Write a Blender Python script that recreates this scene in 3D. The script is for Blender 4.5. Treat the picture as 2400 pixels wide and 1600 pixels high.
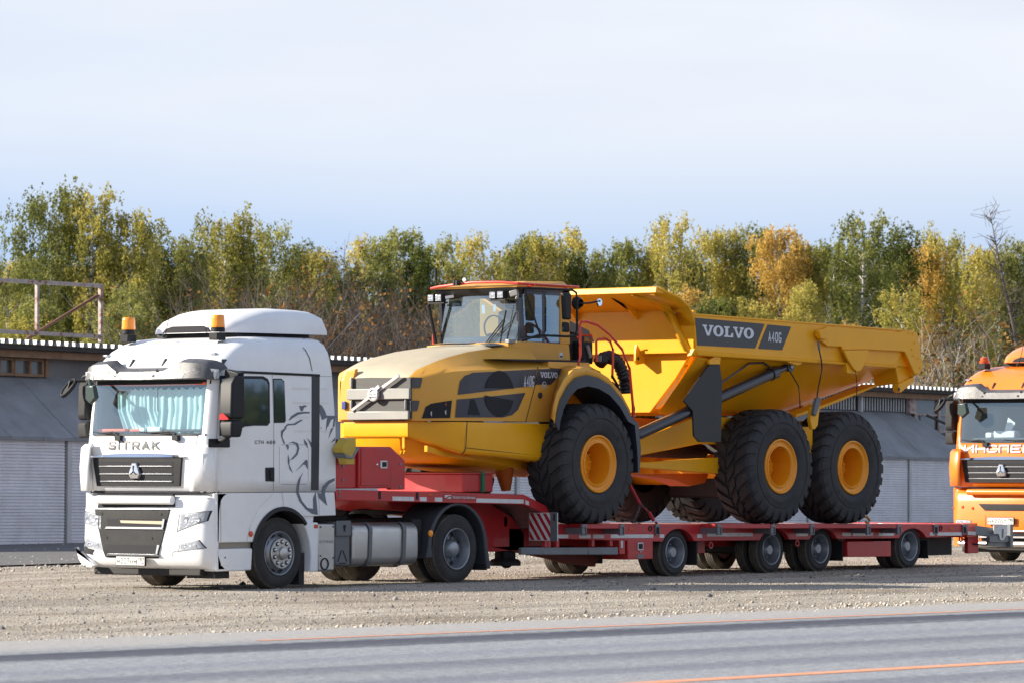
import bpy, bmesh, math, random
import numpy as np
from mathutils import Vector, Matrix, noise
S = bpy.context.scene
for o in list(bpy.data.objects): bpy.data.objects.remove(o)
R = math.radians
# ---------------------------------------------------------------- camera
CAM = Vector((-46.803, -42.031, 1.758))
cd = bpy.data.cameras.new('camera'); cam = bpy.data.objects.new('camera', cd)
S.collection.objects.link(cam); S.camera = cam
cam.location = CAM; cam.rotation_euler = (R(90 + 1.5548), 0, R(39 - 90))
cd.sensor_width = 36; cd.lens = 157.5; cd.clip_start = .5; cd.clip_end = 6000
cd.dof.use_dof = True; cd.dof.focus_distance = 68; cd.dof.aperture_fstop = 5.0
S.render.resolution_x = 1024; S.render.resolution_y = 682
# ---------------------------------------------------------------- sky and sun
W = bpy.data.worlds.new("World"); S.world = W; W.use_nodes = True
nt = W.node_tree; nt.nodes.clear(); N = nt.nodes.new; L = nt.links.new
SUN = Vector((-1.45, 1.9, 1.05)).normalized()          # towards the sun
sun_el = math.asin(SUN.z); sun_az = math.atan2(SUN.x, SUN.y)
sky = N('ShaderNodeTexSky'); sky.sky_type = 'NISHITA'; sky.sun_disc = False
sky.sun_elevation = sun_el; sky.sun_rotation = sun_az; sky.altitude = 150
sky.air_density = 1.0; sky.dust_density = .3; sky.ozone_density = 2.0
bg = N('ShaderNodeBackground'); bg.inputs[1].default_value = .12
wout = N('ShaderNodeOutputWorld')
tc = N('ShaderNodeTexCoord'); mp = N('ShaderNodeMapping'); mp.inputs['Scale'].default_value = (.9, .9, 5)
mp.inputs['Rotation'].default_value = (.05, .1, .6)
vadd = N("ShaderNodeVectorMath"); vadd.operation = "ADD"; vadd.inputs[1].default_value = (0, 0, .30); vn = N("ShaderNodeVectorMath"); vn.operation = "NORMALIZE"; nz = N("ShaderNodeTexNoise"); nz.inputs['Scale'].default_value = 2.2; nz.inputs['Detail'].default_value = 5; nz.inputs['Roughness'].default_value = .5
rp = N('ShaderNodeValToRGB'); rp.color_ramp.elements[0].position = .10; rp.color_ramp.elements[1].position = .56
sx = N('ShaderNodeSeparateXYZ'); hz = N('ShaderNodeMapRange')
hz.inputs[1].default_value = .03; hz.inputs[2].default_value = .085; hz.inputs[3].default_value = .28; hz.inputs[4].default_value = 1.0
hz.interpolation_type = 'SMOOTHSTEP'
top = N('ShaderNodeMapRange'); top.inputs[1].default_value = .14; top.inputs[2].default_value = .5; top.inputs[3].default_value = 1; top.inputs[4].default_value = .42; top.interpolation_type = 'SMOOTHSTEP'
mulh = N('ShaderNodeMath'); mulh.operation = 'MULTIPLY'
mul = N('ShaderNodeMath'); mul.operation = 'MULTIPLY'
mul2 = N('ShaderNodeMath'); mul2.operation = 'MULTIPLY'; mul2.inputs[1].default_value = .93
mix = N('ShaderNodeMixRGB'); mix.inputs[2].default_value = (3.62, 3.74, 3.98, 1)
L(tc.outputs["Generated"], vadd.inputs[0]); L(vadd.outputs[0], vn.inputs[0]); L(vn.outputs[0], sky.inputs[0]); L(tc.outputs["Generated"], mp.inputs[0]); L(mp.outputs[0], nz.inputs[0]); L(nz.outputs[0], rp.inputs[0])
L(tc.outputs['Generated'], sx.inputs[0]); L(sx.outputs[2], hz.inputs[0])
L(rp.outputs[0], mul.inputs[0]); L(sx.outputs[2], top.inputs[0]); L(hz.outputs[0], mulh.inputs[0]); L(top.outputs[0], mulh.inputs[1]); L(mulh.outputs[0], mul.inputs[1]); L(mul.outputs[0], mul2.inputs[0])
L(mul2.outputs[0], mix.inputs[0]); L(sky.outputs[0], mix.inputs[1]); L(mix.outputs[0], bg.inputs[0]); L(bg.outputs[0], wout.inputs[0])
sl = bpy.data.lights.new('sun', 'SUN'); sl.energy = 5.0; sl.angle = R(.53); sl.color = (1, .90, .76)
so = bpy.data.objects.new('sun', sl); S.collection.objects.link(so)
so.rotation_euler = (-SUN).to_track_quat('-Z', 'Y').to_euler()
S.view_settings.view_transform = 'Standard'; S.view_settings.look = 'None'
S.view_settings.exposure = 1.07; S.view_settings.gamma = 1; S.view_settings.use_curve_mapping = False
S.render.engine = 'CYCLES'
S.cycles.max_bounces = 7; S.cycles.transparent_max_bounces = 12; S.cycles.sample_clamp_indirect = 4
# ---------------------------------------------------------------- materials
def mat(name, col, rough=.6, metal=0, var=0, vscale=3, bump=0, bscale=30, coat=0, dirt=0, dcol=(.20, .165, .12), spec=.5, rust=None, dscale=1.3):
    """principled paint/metal with large scale tone variation, grain bump and blotchy dust"""
    m = bpy.data.materials.new(name); m.use_nodes = True
    t = m.node_tree; b = t.nodes['Principled BSDF']; n = t.nodes.new; l = t.links.new
    b.inputs['Roughness'].default_value = rough; b.inputs['Metallic'].default_value = metal
    b.inputs['Coat Weight'].default_value = coat; b.inputs['Coat Roughness'].default_value = .05
    b.inputs['Specular IOR Level'].default_value = spec
    c4 = (*col, 1); b.inputs['Base Color'].default_value = c4
    cur = None
    if var or bump or dirt or rust:
        tcn = n('ShaderNodeTexCoord')
    if var:
        q = n('ShaderNodeTexNoise'); q.inputs['Scale'].default_value = vscale; q.inputs['Detail'].default_value = 6; q.inputs['Roughness'].default_value = .65
        l(tcn.outputs['Object'], q.inputs[0])
        r = n('ShaderNodeValToRGB'); r.color_ramp.elements[0].position = .3; r.color_ramp.elements[1].position = .7
        r.color_ramp.elements[0].color = (*[c * (1 - var) for c in col], 1); r.color_ramp.elements[1].color = (*[min(1, c * (1 + var)) for c in col], 1)
        l(q.outputs[0], r.inputs[0]); cur = r.outputs[0]
    if rust:
        q = n('ShaderNodeTexNoise'); q.inputs['Scale'].default_value = 6; q.inputs['Detail'].default_value = 8; q.inputs['Roughness'].default_value = .7
        l(tcn.outputs['Object'], q.inputs[0])
        r = n('ShaderNodeValToRGB'); r.color_ramp.elements[0].position = .52; r.color_ramp.elements[1].position = .6
        l(q.outputs[0], r.inputs[0]); x = n('ShaderNodeMixRGB'); l(r.outputs[0], x.inputs[0])
        x.inputs[1].default_value = c4; x.inputs[2].default_value = (*rust, 1)
        if cur: l(cur, x.inputs[1])
        cur = x.outputs[0]
    if dirt:
        q = n('ShaderNodeTexNoise'); q.inputs['Scale'].default_value = dscale; q.inputs['Detail'].default_value = 9; q.inputs['Roughness'].default_value = .72
        l(tcn.outputs['Object'], q.inputs[0])
        r = n('ShaderNodeMapRange'); r.inputs[1].default_value = .38; r.inputs[2].default_value = .75; r.inputs[4].default_value = dirt
        l(q.outputs[0], r.inputs[0]); x = n('ShaderNodeMixRGB'); l(r.outputs[0], x.inputs[0])
        x.inputs[1].default_value = c4; x.inputs[2].default_value = (*dcol, 1)
        if cur: l(cur, x.inputs[1])
        cur = x.outputs[0]
        y = n('ShaderNodeMapRange'); y.inputs[1].default_value = 0; y.inputs[2].default_value = 1; y.inputs[3].default_value = rough; y.inputs[4].default_value = .9
        l(r.outputs[0], y.inputs[0]); l(y.outputs[0], b.inputs['Roughness'])
    if cur: l(cur, b.inputs['Base Color'])
    if bump:
        q = n('ShaderNodeTexNoise'); q.inputs['Scale'].default_value = bscale; q.inputs['Detail'].default_value = 4
        l(tcn.outputs['Object'], q.inputs[0]); k = n('ShaderNodeBump'); k.inputs['Strength'].default_value = bump; k.inputs['Distance'].default_value = .02
        l(q.outputs[0], k.inputs['Height']); l(k.outputs[0], b.inputs['Normal'])
    return m
def glassmat(name, tint=(.55, .68, .72), ior=1.8, rough=.0, dirt=.06, gcol=(1, 1, 1)):
    m = bpy.data.materials.new(name); m.use_nodes = True; t = m.node_tree; t.nodes.clear(); n = t.nodes.new; l = t.links.new
    o = n('ShaderNodeOutputMaterial'); mx = n('ShaderNodeMixShader'); tr = n('ShaderNodeBsdfTransparent'); gl = n('ShaderNodeBsdfGlossy'); gl.inputs[0].default_value = (*gcol, 1)
    fr = n('ShaderNodeFresnel'); geo = n('ShaderNodeNewGeometry'); im = n('ShaderNodeMix'); im.inputs[2].default_value = ior; im.inputs[3].default_value = 1 / ior; l(geo.outputs['Backfacing'], im.inputs[0]); l(im.outputs[0], fr.inputs[0]); tr.inputs[0].default_value = (*tint, 1); gl.inputs['Roughness'].default_value = rough
    df = n('ShaderNodeBsdfDiffuse'); df.inputs[0].default_value = (.6, .58, .5, 1); m2 = n('ShaderNodeMixShader'); m2.inputs[0].default_value = dirt
    l(fr.outputs[0], mx.inputs[0]); l(tr.outputs[0], mx.inputs[1]); l(gl.outputs[0], mx.inputs[2])
    l(mx.outputs[0], m2.inputs[1]); l(df.outputs[0], m2.inputs[2]); l(m2.outputs[0], o.inputs[0]); return m
# ---------------------------------------------------------------- mesh helper
ORG = {}
class MB:
    def __init__(s): s.v = []; s.f = []; s.m = []
    def add(s, v, f, mi=0):
        k = len(s.v); s.v += [tuple(p) for p in v]; s.f += [tuple(i + k for i in q) for q in f]; s.m += [mi] * len(f); return s
    def box(s, x0, y0, z0, x1, y1, z1, mi=0):
        v = [(x, y, z) for x in (x0, x1) for y in (y0, y1) for z in (z0, z1)]
        return s.add(v, [(0, 1, 3, 2), (4, 6, 7, 5), (0, 4, 5, 1), (2, 3, 7, 6), (0, 2, 6, 4), (1, 5, 7, 3)], mi)
    def ybar(s, poly, y0, y1, mi=0):      # prism, outline in x z
        return s._pr([(x, y0, z) for x, z in poly], [(x, y1, z) for x, z in poly], mi)
    def xbar(s, poly, x0, x1, mi=0):      # outline in y z
        return s._pr([(x0, y, z) for y, z in poly], [(x1, y, z) for y, z in poly], mi)
    def zbar(s, poly, z0, z1, mi=0):      # outline in x y
        return s._pr([(x, y, z0) for x, y in poly], [(x, y, z1) for x, y in poly], mi)
    def _pr(s, a, b, mi=0):
        n = len(a); return s.add(a + b, [tuple(range(n))[::-1], tuple(range(n, 2 * n))] + [(i, (i + 1) % n, n + (i + 1) % n, n + i) for i in range(n)], mi)
    def loft(s, rings, mi=0, cap=True, closed=True):
        n = len(rings[0]); v = [p for r in rings for p in r]; f = []
        for j in range(len(rings) - 1):
            for i in range(n if closed else n - 1):
                f.append((j * n + i, j * n + (i + 1) % n, (j + 1) * n + (i + 1) % n, (j + 1) * n + i))
        if cap and closed: f += [tuple(range(n))[::-1], tuple(range((len(rings) - 1) * n, len(rings) * n))]
        return s.add(v, f, mi)
    def tube(s, pts, r, n=8, mi=0, cap=True):
        P = [Vector(p) for p in pts]; rs = r if isinstance(r, (list, tuple)) else [r] * len(P); rings = []
        up = Vector((0, 0, 1))
        for i, p in enumerate(P):
            d = (P[min(i + 1, len(P) - 1)] - P[max(i - 1, 0)]).normalized()
            a = d.cross(up if abs(d.z) < .95 else Vector((0, 1, 0))).normalized(); b = d.cross(a)
            rings.append([tuple(p + (a * math.cos(t) + b * math.sin(t)) * rs[i]) for t in [2 * math.pi * k / n for k in range(n)]])
        return s.loft(rings, mi, cap)
    def lathe(s, prof, c=(0, 0, 0), n=32, mi=0, ax='y', cap=False):
        rings = []
        for o, r in prof:
            g = []
            for k in range(n):
                t = 2 * math.pi * k / n; a, b = r * math.cos(t), r * math.sin(t)
                g.append({'y': (c[0] + a, c[1] + o, c[2] + b), 'x': (c[0] + o, c[1] + a, c[2] + b), 'z': (c[0] + a, c[1] + b, c[2] + o)}[ax])
            rings.append(g)
        return s.loft(rings, mi, cap)
    def beam(s, a, b, w, h, mi=0):
        a, b = Vector(a), Vector(b); d = (b - a).normalized(); u = d.cross(Vector((0, 0, 1)) if abs(d.z) < .98 else Vector((1, 0, 0))).normalized(); q = u.cross(d)
        g = lambda p: [tuple(p + u * i * w / 2 + q * j * h / 2) for i, j in ((-1, -1), (1, -1), (1, 1), (-1, 1))]
        return s.loft([g(a), g(b)], mi)
    def mesh(s, name, mats, org=(0, 0, 0), smooth=40):
        me = bpy.data.meshes.new(name)
        me.from_pydata([(a - org[0], b - org[1], c - org[2]) for a, b, c in s.v], [], s.f)
        for m in (mats if isinstance(mats, (list, tuple)) else [mats]): me.materials.append(m)
        if any(s.m): me.polygons.foreach_set('material_index', s.m)
        bm = bmesh.new(); bm.from_mesh(me); bmesh.ops.recalc_face_normals(bm, faces=bm.faces); bm.to_mesh(me); bm.free()
        if smooth: me.shade_smooth(); me.set_sharp_from_angle(angle=R(smooth))
        return me
    def build(s, name, mats, parent=None, bev=0, smooth=40, label=None, seg=2, loc=(0, 0, 0), rot=None):
        org = ORG.get(parent.name, (0, 0, 0)) if parent else (0, 0, 0)
        o = bpy.data.objects.new(name, s.mesh(name, mats, org, smooth)); S.collection.objects.link(o)
        o.location = loc
        if rot: o.rotation_euler = rot
        if parent: o.parent = parent; ORG[o.name] = org
        if bev:
            k = o.modifiers.new('edge', 'BEVEL'); k.width = bev; k.segments = seg; k.limit_method = 'ANGLE'; k.angle_limit = R(38); k.harden_normals = False
        if label: o['label'] = label
        return o
def tag(o, label=None, cat=None, group=None, kind=None):
    if label: o['label'] = label
    if cat: o['category'] = cat
    if group: o['group'] = group
    if kind: o['kind'] = kind
    return o
def thing(name, label, cat, loc=(0, 0, 0), rotz=0, group=None, local=False):
    o = bpy.data.objects.new(name, None); S.collection.objects.link(o); o.empty_display_size = .3
    o.location = loc; o.rotation_euler = (0, 0, rotz); ORG[o.name] = (0, 0, 0) if local else tuple(loc)
    return tag(o, label, cat, group)
def link_mesh(name, me, parent=None, loc=(0, 0, 0), rot=(0, 0, 0), sc=1):
    o = bpy.data.objects.new(name, me); S.collection.objects.link(o)
    if parent:
        g = ORG.get(parent.name, (0, 0, 0)); loc = (loc[0] - g[0], loc[1] - g[1], loc[2] - g[2]); o.parent = parent
        ORG[o.name] = (0, 0, 0)
    o.location = loc; o.rotation_euler = rot; o.scale = (sc,) * 3 if not isinstance(sc, tuple) else sc
    return o
def text_mb(txt, w=None, h=None, ext=.004, off=0, space=1, shear=0):
    """flat letters as geometry: x right, y up, origin at lower left"""
    cu = bpy.data.curves.new('letters', 'FONT'); cu.body = txt; cu.size = 1; cu.extrude = 0; cu.offset = off; cu.space_character = space; cu.shear = shear; cu.resolution_u = 3
    ob = bpy.data.objects.new('letters', cu); S.collection.objects.link(ob)
    dg = bpy.context.evaluated_depsgraph_get(); me = bpy.data.meshes.new_from_object(ob.evaluated_get(dg))
    v = [tuple(p.co) for p in me.vertices]; f = [tuple(p.vertices) for p in me.polygons]
    bpy.data.objects.remove(ob); bpy.data.curves.remove(cu); bpy.data.meshes.remove(me)
    x0 = min(p[0] for p in v); x1 = max(p[0] for p in v); y0 = min(p[1] for p in v); y1 = max(p[1] for p in v)
    sy = (h / (y1 - y0)) if h else (w / (x1 - x0)); sx_ = (w / (x1 - x0)) if w else sy
    return [((p[0] - x0) * sx_, (p[1] - y0) * sy) for p in v], f
def put_text(mb, txt, o, right, up, nrm, mi=0, th=.004, **k):
    """letters with thickness th standing proud along nrm"""
    v, f = text_mb(txt, **k); o, r, u, n = Vector(o), Vector(right), Vector(up), Vector(nrm)
    a = [tuple(o + r * x + u * y + n * th) for x, y in v]
    mb.add(a, f, mi); return mb
def put_poly(mb, polys, o, right, up, nrm, mi=0, th=.004):
    o, r, u, n = Vector(o), Vector(right), Vector(up), Vector(nrm)
    for p in polys:
        if p and isinstance(p[0][0], tuple):   # outline with hole: ring strip
            a, b = p; nn = len(a)
            vv = [tuple(o + r * x + u * y + n * th) for x, y in a + b]
            mb.add(vv, [(i, (i + 1) % nn, nn + (i + 1) % nn, nn + i) for i in range(nn)], mi)
        else: mb.add([tuple(o + r * x + u * y + n * th) for x, y in p], [tuple(range(len(p)))], mi)
    return mb
FR = ((0, -1, 0), (0, 0, 1), (-1, 0, 0))     # right, up, normal of faces looking at -x
SD = ((1, 0, 0), (0, 0, 1), (0, -1, 0))      # faces looking at -y
def slab_word():
    """slab serif V O L V O, cap height 1; returns polygons and total width"""
    P = []; x = 0
    def V(x):
        return [[(x, 1), (x, .86), (x + .09, .86), (x + .36, 0), (x + .56, 0), (x + .36, .55), (x + .27, .86), (x + .36, .86), (x + .36, 1)],
                [(x + .56, 0), (x + .36, .55), (x + .455, .30)],
                [(x + .56, 0), (x + .455, .30), (x + .62, .86), (x + .54, .86), (x + .54, 1), (x + .88, 1), (x + .88, .86), (x + .80, .86)]]
    def O(x):
        n = 24; a = [(x + .42 + .42 * math.cos(t), .5 + .52 * math.sin(t)) for t in [2 * math.pi * k / n for k in range(n)]]
        b = [(x + .42 + .17 * math.cos(t), .5 + .36 * math.sin(t)) for t in [2 * math.pi * k / n for k in range(n)]]
        return [(a, b)]
    def Lt(x):
        return [[(x, 1), (x, .86), (x + .1, .86), (x + .1, .14), (x, .14), (x, 0), (x + .74, 0), (x + .74, .4), (x + .6, .4), (x + .54, .14), (x + .33, .14), (x + .33, .86), (x + .45, .86), (x + .45, 1)]]
    for fn, w in ((V, .86), (O, .88), (Lt, .74), (V, .86), (O, .84)):
        P += fn(x); x += w
    return P, x
def put_word(mb, o, w, h, right, up, nrm, mi=0, th=.004, slant=0):
    P, tw = slab_word(); g = lambda q: (q[0] * w / tw, q[1] * h + slant * q[0] * w / tw); Q = []
    for p in P:
        if isinstance(p, tuple): Q.append(([g(q) for q in p[0]], [g(q) for q in p[1]]))
        else: Q.append([g(q) for q in p])
    return put_poly(mb, Q, o, right, up, nrm, mi, th)

GL = {'S': [[(1, .86), (.85, 1), (.15, 1), (0, .85), (0, .65), (.15, .5), (.85, .5), (1, .35), (1, .15), (.85, 0), (.15, 0), (0, .14)]], 'I': [[(.5, 0), (.5, 1)]], 'T': [[(0, 1), (1, 1)], [(.5, 0), (.5, 1)]],
 'R': [[(0, 0), (0, 1), (.85, 1), (1, .85), (1, .6), (.85, .45), (0, .45)], [(.5, .45), (1, 0)]], 'A': [[(0, 0), (.5, 1), (1, 0)], [(.2, .3), (.8, .3)]], 'K': [[(0, 0), (0, 1)], [(1, 1), (.05, .42)], [(.35, .6), (1, 0)]],
 '4': [[(.75, 0), (.75, 1), (0, .3), (1, .3)]], '0': [[(.5, 1), (.2, 1), (0, .8), (0, .2), (.2, 0), (.8, 0), (1, .2), (1, .8), (.8, 1), (.5, 1)]], 'G': [[(1, .88), (.82, 1), (.18, 1), (0, .8), (0, .2), (.18, 0), (.82, 0), (1, .2), (1, .40), (.6, .40)]],
 '2': [[(0, .75), (.18, 1), (.82, 1), (1, .82), (1, .62), (0, .0), (1, 0)]], '7': [[(0, 1), (1, 1), (.35, 0)]], '9': [[(1, .55), (.8, .42), (.2, .42), (0, .6), (0, .82), (.2, 1), (.8, 1), (1, .82), (1, .4), (.7, 0), (.3, 0)]],
 '6': [[(.9, 1), (.4, 1), (0, .5), (0, .2), (.2, 0), (.8, 0), (1, .2), (1, .4), (.8, .58), (0, .55)]], 'M': [[(0, 0), (0, 1), (.5, .4), (1, 1), (1, 0)]], 'H': [[(0, 0), (0, 1)], [(1, 0), (1, 1)], [(0, .5), (1, .5)]],
 'C': [[(1, .88), (.82, 1), (.18, 1), (0, .8), (0, .2), (.18, 0), (.82, 0), (1, .12)]], 'И': [[(0, 1), (0, 0), (1, 1), (1, 0)]], 'П': [[(0, 0), (0, 1), (1, 1), (1, 0)]], 'E': [[(1, 1), (0, 1), (0, 0), (1, 0)], [(0, .5), (.85, .5)]],
 'Ц': [[(0, 1), (0, 0), (1.18, 0), (1.18, -.2)], [(.9, 1), (.9, 0)]], 'O': [[(.5, 1), (.2, 1), (0, .8), (0, .2), (.2, 0), (.8, 0), (1, .2), (1, .8), (.8, 1), (.5, 1)]]}
def put_strokes(mb, txt, o, w, h, t, right, up, nrm, mi=0, th=.003, gap=.35, shear=0, narrow={'I': .25, ' ': .5}):
    """block letters drawn as flat mitred strokes of thickness t filling w by h"""
    o, r, u, n = Vector(o), Vector(right), Vector(up), Vector(nrm)
    ws = [narrow.get(c, 1) for c in txt]; k = (w) / (sum(ws) + gap * (len(txt) - 1)); x = 0; e = 0
    for c, cw in zip(txt, ws):
        if c == ' ': x += cw * k + gap * k; continue
        for st in GL[c]:
            P = [Vector((x + t / 2 + q[0] * (cw * k - t) + shear * q[1], t / 2 + q[1] * (h - t), 0)) for q in st]; A = []; B = []
            closed = (P[0] - P[-1]).length < 1e-6
            for i, p in enumerate(P):
                a = P[i - 1] if i else (P[-2] if closed else None); b = P[i + 1] if i < len(P) - 1 else (P[1] if closed else None)
                d1 = (p - a).normalized() if a is not None else None; d2 = (b - p).normalized() if b is not None else None
                if d1 is None: d1 = d2
                if d2 is None: d2 = d1
                n1 = Vector((-d1.y, d1.x, 0)); n2 = Vector((-d2.y, d2.x, 0)); m = (n1 + n2); m = m.normalized() if m.length > 1e-3 else n1
                l = t / 2 / max(.45, m.dot(n1)); ex = Vector((0, 0, 0))
                if not closed and i == 0: ex = -d1 * t / 2
                if not closed and i == len(P) - 1: ex = d1 * t / 2
                A.append(p + m * l + ex); B.append(p - m * l + ex)
            g = lambda q: tuple(o + r * q.x + u * q.y + n * (th + e * .0004)); nn = len(P)
            mb.add([g(q) for q in A] + [g(q) for q in B], [(i, i + 1, nn + i + 1, nn + i) for i in range(nn - 1)], mi); e += 1
        x += cw * k + gap * k
    return mb

# ================================================================ setting: ground, road, garages
rng = np.random.default_rng(7)
RD = R(-2.85); rc, rs_ = math.cos(RD), math.sin(RD)
def vroad(x, y): return -x * rs_ + y * rc           # signed distance across the road
def uvroad(u, v): return (u * rc - v * rs_, u * rs_ + v * rc)
def gheight(x, y):
    v = vroad(x, y)
    h = .022 * noise.noise((x * .16, y * .30, 3)) + .012 * noise.noise((x * .9, y * .9, 8)) + .006 * noise.noise((x * 3.1, y * 3.1, 1))
    k = min(1, max(0, (v + 10.2) / 1.4))
    e = min(1, max(0, (v + 11.9) / 1.9))
    return h * k - .03 + .034 * e + (.012 * noise.noise((x * 1.7, y * 1.7, 5)) + .006 * noise.noise((x * 6, y * 6, 5))) * (1 - k) * (1 if e > 0 else 0)
M_grav = bpy.data.materials.new('gravel'); M_grav.use_nodes = True
def gravel_nodes(m):
    t = m.node_tree; b = t.nodes['Principled BSDF']; n = t.nodes.new; l = t.links.new
    b.inputs['Roughness'].default_value = .95; b.inputs['Specular IOR Level'].default_value = .15
    c = n('ShaderNodeTexCoord')
    q = n('ShaderNodeTexNoise'); q.inputs['Scale'].default_value = .45; q.inputs['Detail'].default_value = 8; q.inputs['Roughness'].default_value = .65
    mp = n('ShaderNodeMapping'); mp.inputs['Scale'].default_value = (.35, 1, 1); l(c.outputs['Object'], mp.inputs[0]); l(mp.outputs[0], q.inputs[0])
    r = n('ShaderNodeValToRGB'); e = r.color_ramp.elements; e[0].position = .33; e[0].color = (.27, .225, .175, 1); e[1].position = .68; e[1].color = (.52, .475, .41, 1)
    e.new(.5).color = (.41, .365, .305, 1)
    l(q.outputs[0], r.inputs[0])
    q2 = n('ShaderNodeTexVoronoi'); q2.inputs['Scale'].default_value = 38; l(c.outputs['Object'], q2.inputs[0])
    x = n('ShaderNodeMixRGB'); x.blend_type = 'MULTIPLY'; x.inputs[0].default_value = .55
    r2 = n('ShaderNodeValToRGB'); r2.color_ramp.elements[0].color = (.25, .26, .3, 1); r2.color_ramp.elements[1].color = (1, 1, 1, 1); r2.color_ramp.elements[1].position = .35
    sp = n('ShaderNodeSeparateColor'); l(q2.outputs['Color'], sp.inputs[0]); l(sp.outputs[0], r2.inputs[0])
    q4 = n('ShaderNodeTexNoise'); m4 = n('ShaderNodeMapping'); m4.inputs['Scale'].default_value = (.05, .9, 1); q4.inputs['Scale'].default_value = 1.1; q4.inputs['Detail'].default_value = 5; l(c.outputs['Object'], m4.inputs[0]); l(m4.outputs[0], q4.inputs[0])
    r4 = n('ShaderNodeMapRange'); r4.inputs[1].default_value = .38; r4.inputs[2].default_value = .58; r4.inputs[3].default_value = .78; r4.inputs[4].default_value = 1.06; l(q4.outputs[0], r4.inputs[0])
    x4 = n('ShaderNodeMixRGB'); x4.blend_type = 'MULTIPLY'; x4.inputs[0].default_value = 1; l(r.outputs[0], x4.inputs[1]); l(r4.outputs[0], x4.inputs[2])
    l(x4.outputs[0], x.inputs[1]); l(r2.outputs[0], x.inputs[2]); l(x.outputs[0], b.inputs['Base Color'])
    k = n('ShaderNodeBump'); k.inputs['Strength'].default_value = 1; k.inputs['Distance'].default_value = .02; l(q2.outputs['Distance'], k.inputs['Height'])
    q3 = n('ShaderNodeTexNoise'); q3.inputs['Scale'].default_value = 9; q3.inputs['Detail'].default_value = 8; l(c.outputs['Object'], q3.inputs[0])
    k2 = n('ShaderNodeBump'); k2.inputs['Strength'].default_value = .8; k2.inputs['Distance'].default_value = .06; l(q3.outputs[0], k2.inputs['Height']); l(k.outputs[0], k2.inputs['Normal'])
    l(k2.outputs[0], b.inputs['Normal'])
gravel_nodes(M_grav)
xs = np.concatenate([[-3000, -600, -200, -90, -50], np.arange(-24, 46, .4), [50, 60, 80, 130, 300, 900, 3000]])
ys = np.concatenate([[-3000, -400, -120, -60, -30], np.arange(-15.5, 30, .3), [33, 40, 60, 120, 300, 900, 3000]])
vv = [(x, y, gheight(x, y)) for y in ys for x in xs]; nx = len(xs)
ff = [(j * nx + i, j * nx + i + 1, (j + 1) * nx + i + 1, (j + 1) * nx + i) for j in range(len(ys) - 1) for i in range(nx - 1)]
me = bpy.data.meshes.new('ground'); me.from_pydata(vv, [], ff); me.materials.append(M_grav); me.shade_smooth()
g = link_mesh('gravel_ground', me); tag(g, 'beige gravel yard beside the road', kind='structure')
# asphalt road
M_road = bpy.data.materials.new('asphalt'); M_road.use_nodes = True
t = M_road.node_tree; b = t.nodes['Principled BSDF']; n = t.nodes.new; l = t.links.new
b.inputs['Roughness'].default_value = .8
c = n('ShaderNodeTexCoord'); q = n('ShaderNodeTexNoise'); q.inputs['Scale'].default_value = 42; q.inputs['Detail'].default_value = 6; q.inputs['Roughness'].default_value = .8; l(c.outputs['Object'], q.inputs[0])
r = n('ShaderNodeValToRGB'); r.color_ramp.elements[0].position = .38; r.color_ramp.elements[0].color = (.13, .14, .16, 1); r.color_ramp.elements[1].position = .62; r.color_ramp.elements[1].color = (.41, .425, .45, 1)
l(q.outputs[0], r.inputs[0])
qa = n('ShaderNodeTexNoise'); qa.inputs['Scale'].default_value = 9; qa.inputs['Detail'].default_value = 7; qa.inputs['Roughness'].default_value = .85; l(c.outputs['Object'], qa.inputs[0])
ra = n('ShaderNodeMapRange'); ra.inputs[1].default_value = .36; ra.inputs[2].default_value = .64; ra.inputs[3].default_value = .5; ra.inputs[4].default_value = 1.5; l(qa.outputs[0], ra.inputs[0])
xa = n('ShaderNodeMixRGB'); xa.blend_type = 'MULTIPLY'; xa.inputs[0].default_value = 1; l(r.outputs[0], xa.inputs[1]); l(ra.outputs[0], xa.inputs[2])
# worn lanes: tone depends on distance across the road, broken up by noise
sx = n('ShaderNodeSeparateXYZ'); l(c.outputs['Object'], sx.inputs[0]); rem = n('ShaderNodeMath'); rem.operation = 'MULTIPLY_ADD'; rem.inputs[1].default_value = 1; rem.inputs[2].default_value = 0; l(sx.outputs[1], rem.inputs[0])
q2 = n('ShaderNodeTexNoise'); mp = n('ShaderNodeMapping'); mp.inputs['Scale'].default_value = (.05, 1.7, 1); q2.inputs['Scale'].default_value = 1.6; q2.inputs['Detail'].default_value = 7; q2.inputs['Roughness'].default_value = .6
l(c.outputs['Object'], mp.inputs[0]); l(mp.outputs[0], q2.inputs[0])
ad = n('ShaderNodeMath'); ad.operation = 'MULTIPLY_ADD'; ad.inputs[1].default_value = 1.0; l(q2.outputs[0], ad.inputs[0]); l(rem.outputs[0], ad.inputs[2])
q5 = n('ShaderNodeTexNoise'); q5.inputs['Scale'].default_value = 7; q5.inputs['Detail'].default_value = 5; l(c.outputs['Object'], q5.inputs[0])
ad2 = n('ShaderNodeMath'); ad2.operation = 'MULTIPLY_ADD'; ad2.inputs[1].default_value = .75; l(q5.outputs[0], ad2.inputs[0]); l(ad.outputs[0], ad2.inputs[2])
mr = n('ShaderNodeMapRange'); mr.inputs[1].default_value = -26; mr.inputs[2].default_value = -10; l(ad2.outputs[0], mr.inputs[0])
cr = n('ShaderNodeValToRGB'); cr.color_ramp.interpolation = 'EASE'; e = cr.color_ramp.elements
def pos(v): return (v + .87 + 26) / 16
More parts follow.
